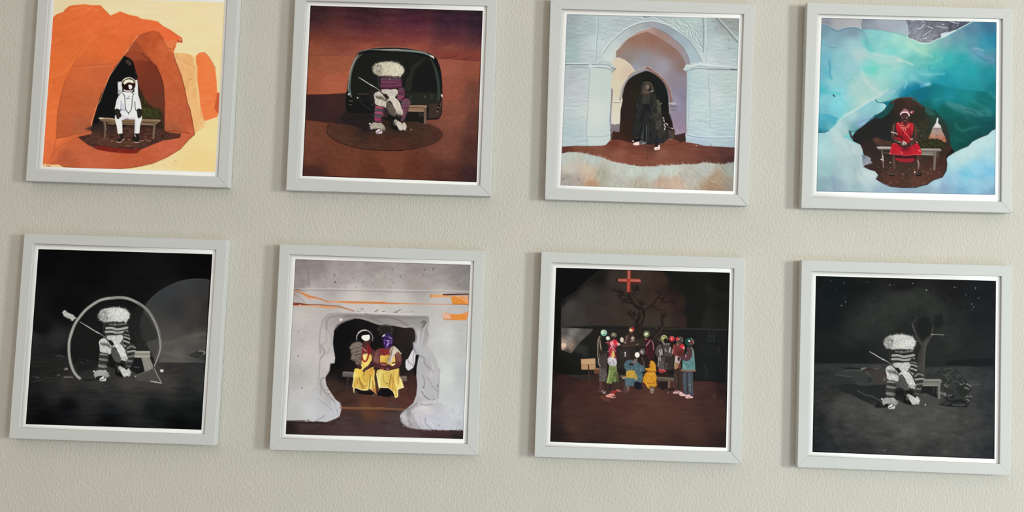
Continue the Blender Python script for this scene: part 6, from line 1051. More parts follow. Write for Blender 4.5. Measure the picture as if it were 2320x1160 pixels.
    p.line(F("1080,620 1060,760 1060,860 1080,920"), 2.4, (166, 164, 168), soft=.9); p.line(F("940,790 960,860 1020,900 1070,960"), 1.5, (130, 126, 128), sm=True, soft=.6); p.line(F("900,990 920,1010"), 2, (120, 116, 116), soft=.6); p.line(F("900,830 905,960 930,1010"), 1.2, (224, 222, 222), soft=.6); p.line(F("1020,640 960,770"), 1.2, (226, 224, 226), soft=.5)
    p.poly(F("1115,700 1160,690 1160,850 1130,1000 1125,1160 1080,1160 1070,960 1100,880"), (18, 16, 18), soft=.6)
    # bench and things behind
    p.poly(C("680,340 700,330 820,340 820,400 680,390"), (96, 88, 86), soft=.5); p.line(C("690,345 760,345 810,350"), 2.4, (126, 118, 116), soft=.7); p.line(C("740,400 735,540"), 5, (52, 44, 44), soft=.8); p.line(C("780,400 775,500"), 4, (34, 30, 30), soft=.8)
    p.poly(H("740,520 910,515 920,630 800,635"), (104, 92, 82), soft=.5); p.line(H("760,560 900,545"), 2.4, (130, 116, 104), soft=.8); p.line(H("740,860 720,960"), 4, (88, 64, 56), soft=1)
    p.line(F("260,140 300,60 400,30 520,50 590,130 540,230"), 3, (62, 58, 54), sm=True, soft=1.4); p.line(F("300,110 340,160 300,230"), 3, (50, 48, 44), sm=True, soft=1.5); p.ell(875, 748, 16, 13, (50, 47, 44), soft=3, alpha=.5)
    for i in range(60):
        x, y = rng.uniform(740, 800), rng.uniform(862, 895); p.line([(x, y), (x+rng.randn()*3, y+rng.randn()*1.5)], 1, (84, 62, 50) if rng.rand() > .5 else (34, 26, 24), soft=.7, alpha=.6)
    for i in range(30):
        x, y = rng.uniform(905, 935), rng.uniform(862, 890); p.line([(x, y), (x+rng.randn()*2, y+rng.randn()*2)], 1.2, (96, 64, 54) if rng.rand() > .5 else (40, 26, 24), soft=.7, alpha=.7)
    # left sitter
    p.poly(E("280,350 300,220 380,150 480,125 580,160 640,240 650,340 600,400 560,480 420,480 380,400"), (16, 15, 16), soft=.6)
    p.line(E("280,350 285,270 320,200 380,150 460,130 540,150 610,210 645,290 640,370"), [1.6, 2.2, 2.6, 3, 3, 2.2, 1.6, 1.4, 1.2], (170, 164, 160), sm=True, soft=.4); p.line(E("320,195 400,145 500,135"), 1.6, (226, 220, 214), sm=True, soft=.4)
    p.poly(E("390,290 420,250 500,240 570,240 580,310 550,360 480,375 430,350 400,320"), (232, 230, 218), sm=True, soft=.7); p.poly(E("420,390 470,380 560,380 590,340 580,470 430,480"), (74, 42, 38), soft=1)
    p.line(E("600,300 610,380"), 1.4, (70, 60, 58), soft=.6)
    sk = (72, 44, 44)
    p.poly(E("400,540 430,480 560,470 620,560 680,580 690,660 640,700 400,700"), (92, 44, 44), soft=.7); p.poly(E("620,570 680,590 660,900 600,950 560,900 630,800"), (58, 34, 38), soft=.6); p.line(E("660,600 640,680 635,760"), 1.8, (130, 100, 92), soft=.9, alpha=.8)
    p.poly(E("425,680 500,660 580,665 625,720 620,820 600,870 560,920 500,960 560,990 680,960 600,1050 450,1160 420,1160 430,1060 400,1020 380,940 385,880 400,780"), p.field([(825, 810, (240, 220, 150)), (835, 808, (214, 180, 96)), (838, 820, (226, 206, 110)), (825, 830, (222, 196, 96)), (830, 826, (236, 214, 110)), (825, 840, (226, 210, 140))], 4), soft=.5)
    sk1 = G("240,350 400,340 420,420 560,380 640,330 690,380 680,580 700,720 730,930 680,880 620,830 550,800 540,830 460,850 330,820 240,770 230,880 215,895 200,780 180,750 210,600 205,500 220,420")
    p.poly(sk1, p.field([(800, 845, (226, 206, 120)), (810, 845, (224, 196, 84)), (800, 870, (206, 166, 78)), (815, 860, (214, 182, 80)), (825, 855, (206, 172, 76)), (840, 840, (206, 160, 70)), (848, 840, (214, 172, 80)), (828, 870, (210, 178, 88)), (845, 870, (210, 186, 96)), (850, 885, (186, 140, 66)), (820, 880, (206, 170, 80)), (835, 878, (222, 200, 110))], 4), soft=.4)
    for t, w, c in (("230,470 215,600 190,740", 1.8, (246, 240, 180)), ("270,470 300,600 310,760", 2, (240, 226, 140)), ("340,560 370,680 430,790", 3, (150, 110, 44)), ("290,560 310,700", 2.4, (176, 128, 54)), ("380,640 440,740 500,740 530,640", 1.8, (168, 128, 56)), ("430,560 470,620 530,600", 1.2, (176, 140, 60)), ("460,440 430,520", 1.4, (120, 84, 40)), ("590,500 580,620 560,780", 1.6, (96, 76, 40)), ("620,540 610,700 590,800", 2, (240, 226, 130)), ("680,420 670,560 690,700", 2, (240, 220, 120)), ("640,640 660,780 700,880", 3, (170, 120, 60)), ("190,765 320,800 400,830 540,832", 1.6, (244, 240, 190)), ("540,640 540,790", 1.6, (238, 222, 130)), ("370,480 380,600 460,700 520,690", 1.4, (236, 214, 110)), ("210,800 225,890", 1.8, (230, 224, 200)), ("480,360 560,340 640,380", 3, (190, 140, 56)), ("620,840 700,900 730,940", 1.2, (200, 140, 100))):
        p.line(G(t), w, c, sm=True, soft=w*.35, alpha=.85)
    p.poly(G("240,790 330,830 460,855 540,840 620,850 720,940 640,990 600,950 340,920 230,900"), (22, 16, 20), soft=.6); p.line(G("240,960 270,860 300,900"), 3, (74, 50, 46), soft=.8); p.line(G("630,960 690,940"), 4.4, (76, 58, 54), soft=.8); p.ell(846, 896, 2.4, 1.4, (110, 92, 84), soft=.6)
    # hands and necklace
    p.line(E("630,850 560,960 470,1020 440,1060"), [6, 7, 6, 4], (60, 32, 34), sm=True, soft=.5); p.line(E("600,900 520,980 450,1040"), 1.2, (112, 72, 66), soft=.5); p.poly(E("290,920 380,900 400,990 360,1020 300,990"), (62, 34, 36), soft=.5)
    p.line(E("545,480 540,560 560,640 530,760 500,820 460,840 420,800 400,720 400,640"), 3.4, (150, 34, 30), sm=True, soft=.5); p.line(E("430,560 420,620"), 3, (140, 34, 40), soft=.6); p.line(E("560,490 590,560 600,600"), 3.6, (128, 34, 42), soft=.7); p.line(E("440,540 480,600 530,610"), 3.4, (146, 44, 54), soft=.7); p.line(E("430,545 470,585"), 1, (220, 180, 176), soft=.3); p.line(E("475,590 495,605"), 1.4, (226, 190, 186), soft=.3)
    p.line(E("430,655 530,650"), 2.4, (130, 84, 78), soft=.7); p.line(E("555,500 548,680"), 1.2, (90, 16, 18), soft=.5)
    # grey fur whisk
    wh = E("300,380 360,385 410,440 420,520 400,560 400,640 380,800 400,880 300,920 250,880 230,800 160,790 180,700 150,640 160,560 130,520 170,430")
    p.poly(wh, (96, 84, 76), soft=.8)
    p.fur(wh, 210, 5.5, 1.0, [(150, 136, 122), (110, 96, 86), (172, 158, 140), (70, 58, 54), (130, 116, 104)], ang=150, jit=.55, sm=False, alpha=.7)
    for t in ("150,560 240,500 360,480", "170,620 280,560 390,540", "200,470 300,430 380,450", "180,700 260,660 360,640", "200,780 280,720 370,700"): p.line(E(t), 1.8, (170, 154, 136), sm=True, soft=.6, alpha=.6)
    p.fur(E("240,800 380,780 400,880 330,930 260,880"), 40, 4, 1, [(120, 90, 88), (150, 120, 116), (80, 56, 56)], ang=60, jit=.6, alpha=.7)
    # right sitter
    p.poly(F("220,580 300,540 500,540 560,500 700,560 780,660 800,800 790,900 740,960 560,1030 460,1050 360,1010 230,980 160,930 150,780 180,640"), p.field([(850, 800, (104, 60, 60)), (855, 815, (130, 84, 80)), (848, 830, (76, 42, 44)), (870, 795, (120, 48, 46)), (905, 800, (130, 84, 72)), (905, 815, (112, 66, 58)), (900, 828, (92, 50, 46)), (875, 835, (96, 48, 46))], 4), soft=.6)
    p.poly(F("300,720 340,700 420,710 500,680 540,720 600,700 650,720 660,850 590,860 560,940 480,880 300,860 300,800"), p.field([(866, 808, (222, 186, 90)), (875, 810, (206, 172, 78)), (878, 818, (176, 150, 60)), (893, 815, (226, 196, 110))], 4), soft=.5)
    p.poly(F("560,900 650,880 660,900 600,945 580,945"), (240, 220, 160), soft=.5); p.line(F("300,870 450,880"), 2.4, (96, 40, 26), soft=.5); p.line(F("300,848 450,850"), 1.4, (222, 170, 90), soft=.5); p.line(F("310,900 440,920"), 3, (180, 110, 92), soft=.8); p.line(F("600,868 660,862"), 1.6, (80, 30, 24), soft=.4)
    p.line(F("380,560 380,680 440,690 500,660 505,600"), 1.6, (150, 30, 40), sm=True, soft=.4); p.line(F("400,560 430,670 480,600"), 2.4, (140, 44, 48), sm=True, soft=.7); p.line(F("355,550 365,650"), 1.2, (110, 26, 32), soft=.5); p.line(F("300,690 300,860"), 1.6, (80, 26, 24), soft=.5); p.line(F("655,700 665,850"), 1.5, (80, 26, 24), soft=.5)
    p.line(F("170,900 300,930 400,990"), 7, (70, 40, 44), soft=1); p.line(F("760,860 680,940 560,1000"), 7, (84, 46, 44), soft=1); p.line(F("740,760 760,860"), 2, (140, 96, 84), soft=1, alpha=.7); p.line(F("240,640 200,760"), 3, (140, 96, 90), soft=1.4, alpha=.7)
    p.poly(F("400,950 480,920 560,960 560,1010 480,1050 400,1020"), (70, 38, 40), sm=True, soft=.5); p.line(F("440,990 510,995"), 1.2, (160, 110, 110), soft=.4); p.line(F("470,1030 500,1020"), 1.4, (190, 170, 180), soft=.4); p.line(F("350,980 390,1000"), 2.6, (150, 56, 50), soft=.7)
    sk2 = H("240,390 330,360 420,390 500,400 620,370 740,340 745,530 800,600 850,770 710,830 715,980 660,1005 600,880 500,810 490,785 300,780 320,860 280,800 250,600 225,480")
    p.poly(sk2, p.field([(855, 842, (214, 190, 110)), (870, 840, (218, 192, 100)), (890, 840, (218, 190, 100)), (855, 865, (214, 198, 116)), (870, 865, (206, 186, 96)), (890, 860, (206, 170, 80)), (885, 880, (212, 172, 76)), (900, 870, (222, 196, 110)), (893, 895, (232, 206, 110)), (905, 875, (230, 214, 140))], 4), soft=.4)
    for t, w, c in (("235,470 260,620 290,760", 1.8, (246, 242, 190)), ("320,420 300,600 310,760", 2, (240, 230, 160)), ("380,480 390,620 440,680 480,690", 1.6, (160, 136, 60)), ("300,770 400,775 500,780", 1.5, (246, 242, 200)), ("550,480 540,600 510,760", 1.8, (110, 84, 40)), ("560,460 590,640 600,860", 1.6, (176, 134, 60)), ("620,420 610,600 650,800 680,960", 1.8, (180, 140, 64)), ("640,500 660,640 700,740", 2.4, (240, 216, 120)), ("740,360 730,540 720,700", 1.6, (150, 116, 50)), ("760,560 800,700 840,770", 1.6, (246, 240, 180)), ("500,800 600,860 650,1000 710,970 715,830 845,775", 1.2, (246, 242, 200)), ("420,460 480,430 540,440", 1.4, (176, 150, 70)), ("440,680 460,700 500,680", 1.2, (130, 100, 50)), ("480,440 490,560", 1.2, (190, 160, 80))):
        p.line(H(t), w, c, sm=True, soft=w*.35, alpha=.85)
    p.poly(H("300,800 500,790 600,870 640,970 560,1000 260,970 240,880 300,860"), (18, 14, 18), soft=.6); p.ell(861, 898, 4, 1.8, (84, 62, 56), soft=.8); p.ell(887, 898, 3, 1.6, (80, 64, 62), soft=.8)
    # purple mask, hat
    p.poly(F("320,340 370,290 420,220 440,190 520,180 580,230 600,300 620,380 600,440 580,380 560,330 440,300 360,330"), (46, 34, 66), soft=.5)
    p.poly(F("370,360 440,300 540,330 580,400 580,470 540,520 480,545 420,540 390,460"), (52, 26, 84), sm=True, soft=.5)
    p.poly(F("450,360 520,360 520,400 470,395"), (170, 140, 200), soft=.5); p.poly(F("480,420 530,410 500,450 480,495 450,490 470,450"), (200, 166, 216), soft=.4); p.line(F("410,400 415,450"), 1.6, (140, 110, 180), soft=.6); p.line(F("400,360 440,355"), 1.8, (130, 104, 170), soft=.6); p.line(F("540,350 580,380"), 1.6, (130, 120, 140), soft=.5); p.line(F("555,430 570,410"), 1.6, (170, 140, 170), soft=.5); p.line(F("440,515 480,520"), 1, (150, 120, 180), soft=.4)
    p.line(F("400,275 500,270 580,310"), 1.6, (92, 78, 140), sm=True, soft=.5); p.line(F("510,295 570,325"), 1.6, (170, 160, 190), soft=.4); p.line(F("370,270 415,235"), 2.4, (230, 226, 226), soft=.4); p.line(F("320,340 360,335"), 1.2, (24, 20, 26), soft=.5)
    p.poly(F("410,540 500,530 520,500 520,560 440,580"), (92, 60, 66), soft=.7)
    # pale cloth on the shoulder
    cl = F("590,485 660,510 710,560 780,650 790,670 720,620 680,640 650,690 600,760 560,860 520,890 490,840 500,760 540,700 520,600 560,530")
    p.poly(cl, (186, 172, 156), soft=.5)
    for t, w, c in (("600,500 570,620 560,700", 2, (120, 106, 92)), ("640,510 610,640 580,720", 2.4, (216, 206, 192)), ("690,560 640,640", 3, (220, 208, 192)), ("720,580 790,665", 1.4, (232, 222, 208)), ("560,720 520,820", 3, (160, 142, 132)), ("590,700 560,820 540,880", 2, (222, 210, 196)), ("545,600 560,680", 1.6, (110, 92, 80)), ("500,700 490,800", 1.4, (90, 80, 40)), ("470,880 490,900", 2, (206, 190, 120))):
        p.line(F(t), w, c, sm=True, soft=w*.35, alpha=.9)
    p.line([(669.3, 587.2), (1066.1, 600), (1049.3, 994.7), (646.9, 984.1), (669.3, 587.2)], 3, (60, 54, 52), soft=1.2, alpha=.4)
    p.grain(2)
    return p

def gathering_picture():
    # dark yard: a crowd in helmets and masks round a bench, bare tree, pink cross above
    p = Pic([(1259.8, 606.3), (1653.6, 617.9), (1644.8, 1014.5), (1246.3, 1000.9)], seed=17)
    k = 3.3793
    A = lambda t: Z(1250, 600, k, t)
    B = lambda t: Z(1430, 600, k, t)
    C = lambda t: Z(1240, 790, k, t)
    D = lambda t: Z(1430, 790, k, t)
    E = lambda t: Z(1340, 735, 7.84, t)
    F = lambda t: Z(1480, 735, 7.84, t)
    G = lambda t: Z(1340, 810, 7.84, t)
    H = lambda t: Z(1480, 810, 7.84, t)
    J = lambda t: Z(1400, 735, 7.84, t)
    K = lambda t: Z(1400, 800, 7.84, t)
    rng = p.rng; one = np.ones((p.S, p.S), np.float32)
    p.a[:] = p.field([(1265, 615, (8, 8, 8)), (1300, 640, (10, 10, 10)), (1265, 680, (14, 14, 14)), (1350, 620, (24, 22, 20)), (1400, 630, (54, 46, 40)), (1450, 620, (58, 46, 38)), (1500, 630, (52, 36, 30)), (1530, 640, (24, 22, 20)), (1520, 615, (20, 18, 16)), (1330, 670, (50, 46, 42)), (1290, 700, (62, 59, 56)), (1300, 720, (58, 55, 51)), (1350, 710, (54, 46, 42)), (1400, 700, (56, 46, 40)), (1450, 720, (56, 48, 40)), (1500, 690, (58, 40, 34)), (1540, 690, (46, 30, 26)), (1545, 730, (50, 36, 32)), (1500, 730, (58, 50, 42)), (1560, 650, (18, 18, 16)), (1560, 700, (24, 24, 24)), (1600, 660, (26, 26, 23)), (1640, 680, (22, 22, 20)), (1600, 730, (30, 31, 28)), (1640, 640, (16, 16, 14)), (1570, 740, (30, 29, 27)), (1640, 740, (24, 24, 22))], 4)
    p.tex(one, p.noise(24, 16, 4), 5)
    p.poly(A("35,20 375,40 260,130 180,210 75,275 70,470 20,700 0,700"), (9, 9, 9), soft=1.2)
    p.poly([(1258, 604), (1272, 606), (1271, 760), (1266, 860), (1262, 900), (1244, 1004)], (11, 11, 10), soft=2.5, alpha=.9)
    p.line(A("375,42 260,132 180,212 75,275"), 1.1, (58, 55, 50), soft=.8, alpha=.7); p.line(A("75,280 75,480"), 1.4, (60, 57, 53), soft=.9, alpha=.6)
    p.poly(B("240,50 300,120 370,180 415,260 425,480 440,640 500,560 580,300 560,60"), (20, 20, 19), soft=5, alpha=.8)
    # lower wall
    p.poly(A("70,480 300,460 784,470") + B("730,500 725,784") + D("720,260 480,240 400,200 0,200") + C("400,200 60,200"), p.field([(1270, 760, (24, 24, 23)), (1320, 780, (30, 29, 27)), (1400, 760, (34, 32, 29)), (1300, 810, (24, 24, 22)), (1480, 760, (40, 36, 31)), (1560, 780, (22, 24, 23)), (1600, 790, (26, 28, 27)), (1640, 800, (20, 22, 21)), (1600, 850, (24, 28, 28)), (1640, 860, (18, 20, 20)), (1500, 800, (26, 22, 22)), (1270, 830, (16, 16, 15))]), soft=1)
    p.line(A("70,475 150,480 220,470 350,460 500,462 784,475") + B("200,495 400,490 730,500"), 2.6, (54, 51, 45), sm=True, soft=1, alpha=.9); p.line(A("72,482 200,478 340,490"), 1.6, (14, 14, 14), soft=.7); p.line(A("350,480 784,492") + B("200,503 730,508"), 1.2, (16, 15, 14), soft=.8, alpha=.7)
    p.poly(A("75,480 320,492 300,520 230,580 180,640 150,680 75,650"), p.field([(1275, 750, (84, 82, 80)), (1300, 755, (118, 116, 112)), (1330, 750, (84, 82, 78)), (1285, 775, (140, 132, 124)), (1275, 783, (200, 172, 152)), (1295, 785, (150, 128, 112)), (1310, 775, (84, 80, 74)), (1285, 795, (70, 62, 56)), (1310, 765, (92, 88, 82))], 4), soft=1)
    p.tex(p.mask(A("75,480 320,492 300,520 230,580 180,640 75,640")), p.noise(12, 8, 3), 20); p.ell(1278, 782, 6, 5, (226, 196, 172), soft=2, alpha=.8); p.ell(1310, 790, 14, 10, (60, 60, 54), soft=5, alpha=.5); p.ell(1325, 795, 8, 14, (56, 56, 50), soft=5, alpha=.5)
    for i in range(60):
        x, y = rng.uniform(1560, 1640), rng.uniform(745, 850); p.line([(x, y), (x+rng.randn()*3, y+rng.randn()*5)], 1, (50, 54, 52), soft=1, alpha=.35)
    for t in ("590,510 595,540 590,580", "630,515 635,580", "600,545 630,545", "650,630 670,640 665,680", "590,580 640,582"): p.line(B(t), 1.6, (58, 60, 56), soft=.9, alpha=.7)
    p.line(D("560,130 580,180 570,220"), 2, (56, 60, 58), soft=1.2, alpha=.7)
    # floor
    fl = C("40,150 100,190 300,240 784,260") + D("0,260 400,240 480,240 600,245 720,265 728,757 0,735") + C("20,712")
    p.poly(fl, p.field([(1255, 840, (22, 18, 16)), (1280, 860, (50, 32, 28)), (1300, 850, (46, 30, 28)), (1320, 880, (66, 40, 36)), (1260, 900, (40, 28, 26)), (1290, 910, (66, 44, 38)), (1350, 910, (70, 44, 38)), (1300, 960, (66, 46, 38)), (1260, 980, (34, 26, 24)), (1350, 980, (62, 42, 38)), (1400, 920, (74, 46, 40)), (1450, 940, (80, 52, 44)), (1480, 920, (82, 54, 44)), (1450, 990, (68, 46, 38)), (1520, 930, (78, 50, 42)), (1550, 900, (74, 46, 40)), (1560, 960, (74, 48, 42)), (1600, 900, (60, 38, 34)), (1620, 950, (60, 40, 34)), (1640, 880, (40, 26, 24)), (1640, 1000, (40, 28, 26)), (1540, 1005, (56, 38, 32)), (1350, 1000, (50, 36, 32)), (1590, 875, (66, 42, 38))], 3), soft=2)
    p.tex(p.mask(fl), p.noise(26, 5, 4, 3), 6); p.line(D("470,240 540,243 620,248 700,262"), 1.8, (14, 12, 12), soft=.8)
    for i in range(80):
        x, y = rng.uniform(1265, 1640), rng.uniform(895, 1000); p.line([(x, y), (x+rng.uniform(1, 4), y)], .9, (100, 72, 60) if rng.rand() > .5 else (44, 28, 24), soft=.6, alpha=.3)
    for t in ("630,350 640,380", "680,400 700,405", "620,370 650,360"): p.line(D(t), 1.4, (100, 78, 70), soft=.8, alpha=.6)
    # tree
    tc, tl = (34, 27, 22), (72, 60, 50)
    def br(pts, w): p.line(pts, w, tc, sm=True, soft=.5)
    br(A("690,540 675,500 655,460 670,400 690,345 650,320 610,270 590,200"), [16, 14, 11, 9, 10, 9, 7, 6]); br(A("670,470 700,400 710,355 760,330 784,320") + B("120,340 170,300 195,260 215,240"), [12, 9, 6, 5, 5, 4, 4, 3, 2])
    br(A("600,290 540,265 500,235"), [4, 3, 2]); br(A("690,340 620,300 570,290 530,300"), [4, 3, 2, 1.4]); br(A("660,440 620,410 590,370 575,355"), [4, 3, 2, 1.4]); br(B("150,560 190,540 220,500 240,470 235,420 250,380"), [7, 9, 8, 6, 5, 4])
    br(B("170,320 210,345 260,350"), [3, 2.4, 1.6]); br(B("220,250 250,290 300,270 340,285"), [3, 2.6, 2, 1.2])
    for o, root, tips in ((A, (540, 230), ("440,170", "470,180", "490,160", "515,200", "545,195", "500,235", "520,265", "560,240")), (A, (630, 200), ("620,160", "650,170", "670,190", "640,220", "660,160")), (A, (600, 260), ("630,250", "625,215", "560,260", "540,280", "530,300")), (A, (690, 310), ("665,280", "690,270", "715,285", "725,295", "675,300")), (A, (600, 390), ("580,355", "605,360", "640,370", "565,375")), (B, (75, 310), ("55,280", "75,270", "100,280", "60,300")), (B, (35, 200), ("30,155", "55,160", "70,190", "20,180", "60,175")), (B, (210, 235), ("180,185", "205,178", "225,195", "190,215", "265,235")), (B, (240, 260), ("270,235", "255,280", "235,310", "265,260")), (B, (300, 285), ("300,260", "340,290", "275,290", "330,275")), (B, (245, 400), ("215,390", "225,365", "255,355", "272,375", "265,400", "230,420")), (B, (15, 400), ("5,370", "25,365", "45,375"))):
        for t in tips:
            x, y = [float(v) for v in t.split(',')]; mx, my = (root[0]*.5+x*.5+rng.randn()*5, root[1]*.5+y*.5+rng.randn()*5)
            p.line(o("%f,%f %f,%f %f,%f" % (root[0], root[1], mx, my, x, y)), [3, 2.2, 1.4], tc, sm=True, soft=.5)
            for q in range(2): p.line(o("%f,%f %f,%f" % (mx, my, mx+rng.randn()*16, my-abs(rng.randn())*14)), [1.6, 1], tc, soft=.5)
    for t in ("700,400 680,450 675,520", "600,220 640,300", "715,350 784,318"): p.line(A(t), 1.6, tl, sm=True, soft=1, alpha=.7)
    p.line(B("170,560 220,515 245,475"), 2, (84, 70, 58), sm=True, soft=1, alpha=.8); p.line(A("680,350 690,400 665,450"), 2, (80, 68, 56), sm=True, soft=1, alpha=.7)
    # cross
    p.poly(A("578,42 606,44 606,105 680,110 680,136 602,134 602,210 574,210 578,134 505,130 505,108 578,106"), (150, 62, 50), soft=.4)
    p.line(A("592,48 590,105"), 3.6, (178, 104, 90), soft=.6); p.line(A("515,119 680,123"), 4.2, (176, 104, 88), soft=.6); p.line(A("588,135 586,195"), 4.2, (180, 78, 62), soft=.6); p.ell(1424.5, 635.8, 4, 3.6, (158, 60, 46), soft=.8)
    p.line(A("505,132 575,136"), 1.4, (90, 26, 22)); p.line(A("604,136 680,139"), 1.6, (86, 24, 22)); p.line(A("606,140 605,212 575,212"), 1.2, (80, 22, 20)); p.line(A("497,108 503,132"), 2.2, (26, 18, 16)); p.line(A("682,115 690,130"), 2, (60, 22, 20), soft=.6); p.line(A("606,50 606,100"), .9, (90, 30, 26))
    # board and low table
    p.poly(C("258,80 368,73 372,160 263,160"), (176, 142, 104), soft=.4); p.poly(C("262,84 366,78 368,120 264,122"), (190, 158, 120), soft=1); p.line(C("262,122 368,119"), .8, (120, 90, 60))
    p.poly(C("370,148 400,150 400,192 358,192 358,160"), (106, 70, 52), soft=.5); p.line(C("372,152 400,154"), 2.2, (160, 118, 88), soft=.5); p.line(C("378,195 380,280"), 5, (60, 36, 32), soft=.6); p.line(C("315,125 320,200 328,272"), [2.4, 3.4, 3], (66, 46, 40), soft=.5); p.line(C("335,165 345,230"), 2.4, (52, 36, 32), soft=.6)
    # bench
    p.poly(D("195,212 325,222 330,250 200,245"), (92, 78, 66), soft=.5); p.line(D("200,222 325,230"), 2, (120, 104, 90), soft=.7); p.line(D("290,252 283,335"), [5, 4.4], (112, 94, 80), soft=.5); p.line(D("278,260 276,330"), 1, (50, 40, 36)); p.ell(1499, 859, 2, 1.4, (60, 48, 40), soft=.6)
    p.line(K("60,410 130,420"), 4, (120, 98, 76), soft=.6); p.line(K("90,440 130,440"), 4, (170, 150, 122), soft=.6)
    p.poly(D("200,255 280,255 275,330 330,320 330,300 200,300"), (30, 22, 20), soft=1.5, alpha=.7)
    # behind: figures at the back
    p.poly(E("470,420 640,380 784,370 784,784 470,784"), (44, 38, 34), soft=1.5); p.poly(E("480,460 660,420 690,600 560,640 500,600"), (50, 44, 42), soft=1.2)
    p.poly(E("520,360 784,350 784,392 540,408"), (62, 48, 42), soft=.7); p.line(E("520,370 700,365"), 1, (90, 70, 60), soft=.5)
    p.poly(E("560,330 600,240 660,170 720,160 784,240 784,350 600,350"), (62, 46, 42), soft=.7); p.line(E("610,230 640,200 600,320"), 2.2, (120, 96, 88), soft=.8); p.line(E("690,180 720,260 760,320"), 2, (40, 30, 28), soft=.8); p.line(E("575,320 610,330"), 2.6, (160, 130, 116), soft=.6)
    p.ell(1431, 747, 6.6, 6.2, (120, 60, 46)); p.ell(1430, 748.5, 4, 4, (206, 160, 120), soft=.8); p.ell(1433.5, 744.5, 3, 3, (180, 40, 50), soft=.8); p.ell(1428.5, 747.5, 2, 2, (240, 220, 190), soft=.6); p.line(E("670,80 700,55"), 1.6, (60, 110, 60), soft=.6); p.line(E("690,150 730,190"), 4, (70, 50, 44), soft=.7)
    p.ell(1409, 770, 4, 5.8, (216, 200, 184)); p.ell(1433.5, 766.5, 4.2, 4.2, (150, 134, 118)); p.ell(1433, 765.5, 2, 2, (200, 184, 166), soft=.6); p.line(E("700,300 750,290"), 2.6, (140, 120, 110), soft=.6); p.line(E("580,560 615,567"), .9, (210, 200, 196)); p.line(E("590,500 605,500 600,550"), 2.2, (216, 206, 202), soft=.4)
    p.poly(J("360,260 440,250 480,300 480,380 380,400 300,380"), (48, 42, 36), soft=1); p.line(J("320,370 370,345"), 1.6, (140, 116, 104), soft=.5); p.line(J("320,300 350,310"), 2.4, (70, 64, 58), soft=.7)
    # figure with silver helmet behind the bench
    p.poly(J("470,280 520,240 600,260 640,320 650,500 640,600 560,640 500,560 490,400"), (56, 26, 32), soft=.8); p.line(J("500,380 540,330 570,285"), 2, (190, 130, 128), soft=.5); p.line(J("600,290 625,340 635,450"), 1.8, (170, 110, 110), soft=.5); p.line(J("510,400 520,520"), 3, (90, 30, 38), soft=1)
    p.ell(1464.5, 757, 7, 7.4, (110, 118, 86)); p.ell(1463, 756.5, 4.4, 4.4, (190, 196, 160), soft=.8); p.ell(1465.5, 756.5, 2, 2.2, (244, 240, 220), soft=.5); p.line(J("460,170 520,120 560,140"), 1.6, (70, 76, 56), sm=True, soft=.6); p.line(J("480,250 510,270"), 2.4, (170, 110, 104), soft=.7)
    # left pair
    p.poly(E("110,260 150,205 190,210 230,240 290,330 290,470 280,600 270,784 120,784 130,600 105,560 108,400"), (46, 42, 38), soft=.6)
    p.poly(G("110,0 270,0 270,200 270,420 215,430 140,420 135,280 150,180 120,100"), (84, 78, 74), soft=.6)
    p.poly(E("120,600 280,500 275,784 140,784"), (66, 60, 56), soft=.8); p.line(E("150,215 120,290 115,440 110,580"), [2.4, 2.6, 2.2, 1.6], (150, 134, 116), sm=True, soft=.6); p.line(E("150,280 160,360 175,450"), 1.8, (176, 158, 140), sm=True, soft=.5); p.line(E("140,520 150,580 120,600"), 1.6, (110, 100, 92), soft=.6); p.line(E("130,610 125,680 160,740"), 2, (150, 146, 140), sm=True, soft=.6); p.poly(E("190,220 280,330 280,460 200,470 180,360"), (28, 30, 26), soft=.8)
    for t in ("150,180 170,260 150,300", "200,250 270,290", "150,300 200,330 270,300", "140,400 200,410", "220,330 215,420"): p.line(G(t), 1.8, (112, 104, 98), sm=True, soft=.7, alpha=.8)
    p.line(G("160,430 175,500 165,560 130,600"), [5, 5, 4.4, 3], (86, 60, 54), soft=.6); p.line(G("240,440 260,560"), 4, (50, 36, 32), soft=.8); p.poly(G("170,600 200,570 260,610 250,640 210,650"), (60, 46, 44), soft=.5)
    for t in ("180,600 215,580", "200,620 250,605", "215,635 250,630"): p.line(G(t), 1.4, (196, 180, 176), soft=.4)
    p.ell(1366.5, 754, 9.2, 9.2, (28, 26, 24)); p.ell(1368.3, 754.2, 7.4, 7.4, (120, 176, 158)); p.ell(1366.5, 752.5, 4.4, 4.4, (206, 216, 180), soft=.8); p.ell(1371, 752, 3.6, 3.6, (170, 190, 170), soft=.8); p.ell(1369, 758, 2.4, 1.4, (90, 150, 140), soft=.6)
    p.ell(1376, 767, 7.4, 7, (26, 24, 22)); p.ell(1377.6, 766.6, 4.8, 4.8, (196, 196, 182)); p.ell(1377, 766, 2.6, 2.6, (240, 240, 226), soft=.6)
    p.ell(1390.8, 759.5, 6.6, 6.2, (108, 100, 80)); p.ell(1390, 758, 3.4, 3, (150, 140, 116), soft=.8); p.ell(1390, 764, 4.6, 2, (70, 62, 50), soft=.7)
    p.line(E("260,330 300,330 320,400"), 3, (120, 36, 44), soft=.7); p.line(E("270,320 300,318"), 1.4, (190, 130, 130), soft=.5)
    # patterned shirt, white hem, green shorts
    p.poly(E("320,320 350,290 400,255 450,280 500,350 520,340 490,385 450,390 460,560 450,600 300,590 310,500 300,420 340,400 315,370"), (150, 44, 62), soft=.5)
    for i in range(80):
        x, y = E("%f,%f" % (rng.uniform(320, 460), rng.uniform(280, 560)))[0]; p.line([(x, y), (x+rng.randn()*2, y+rng.uniform(1, 4))], rng.uniform(.7, 1.5), [(226, 150, 160), (214, 60, 78), (90, 20, 34), (236, 196, 196)][rng.randint(4)], soft=.4, alpha=.8)
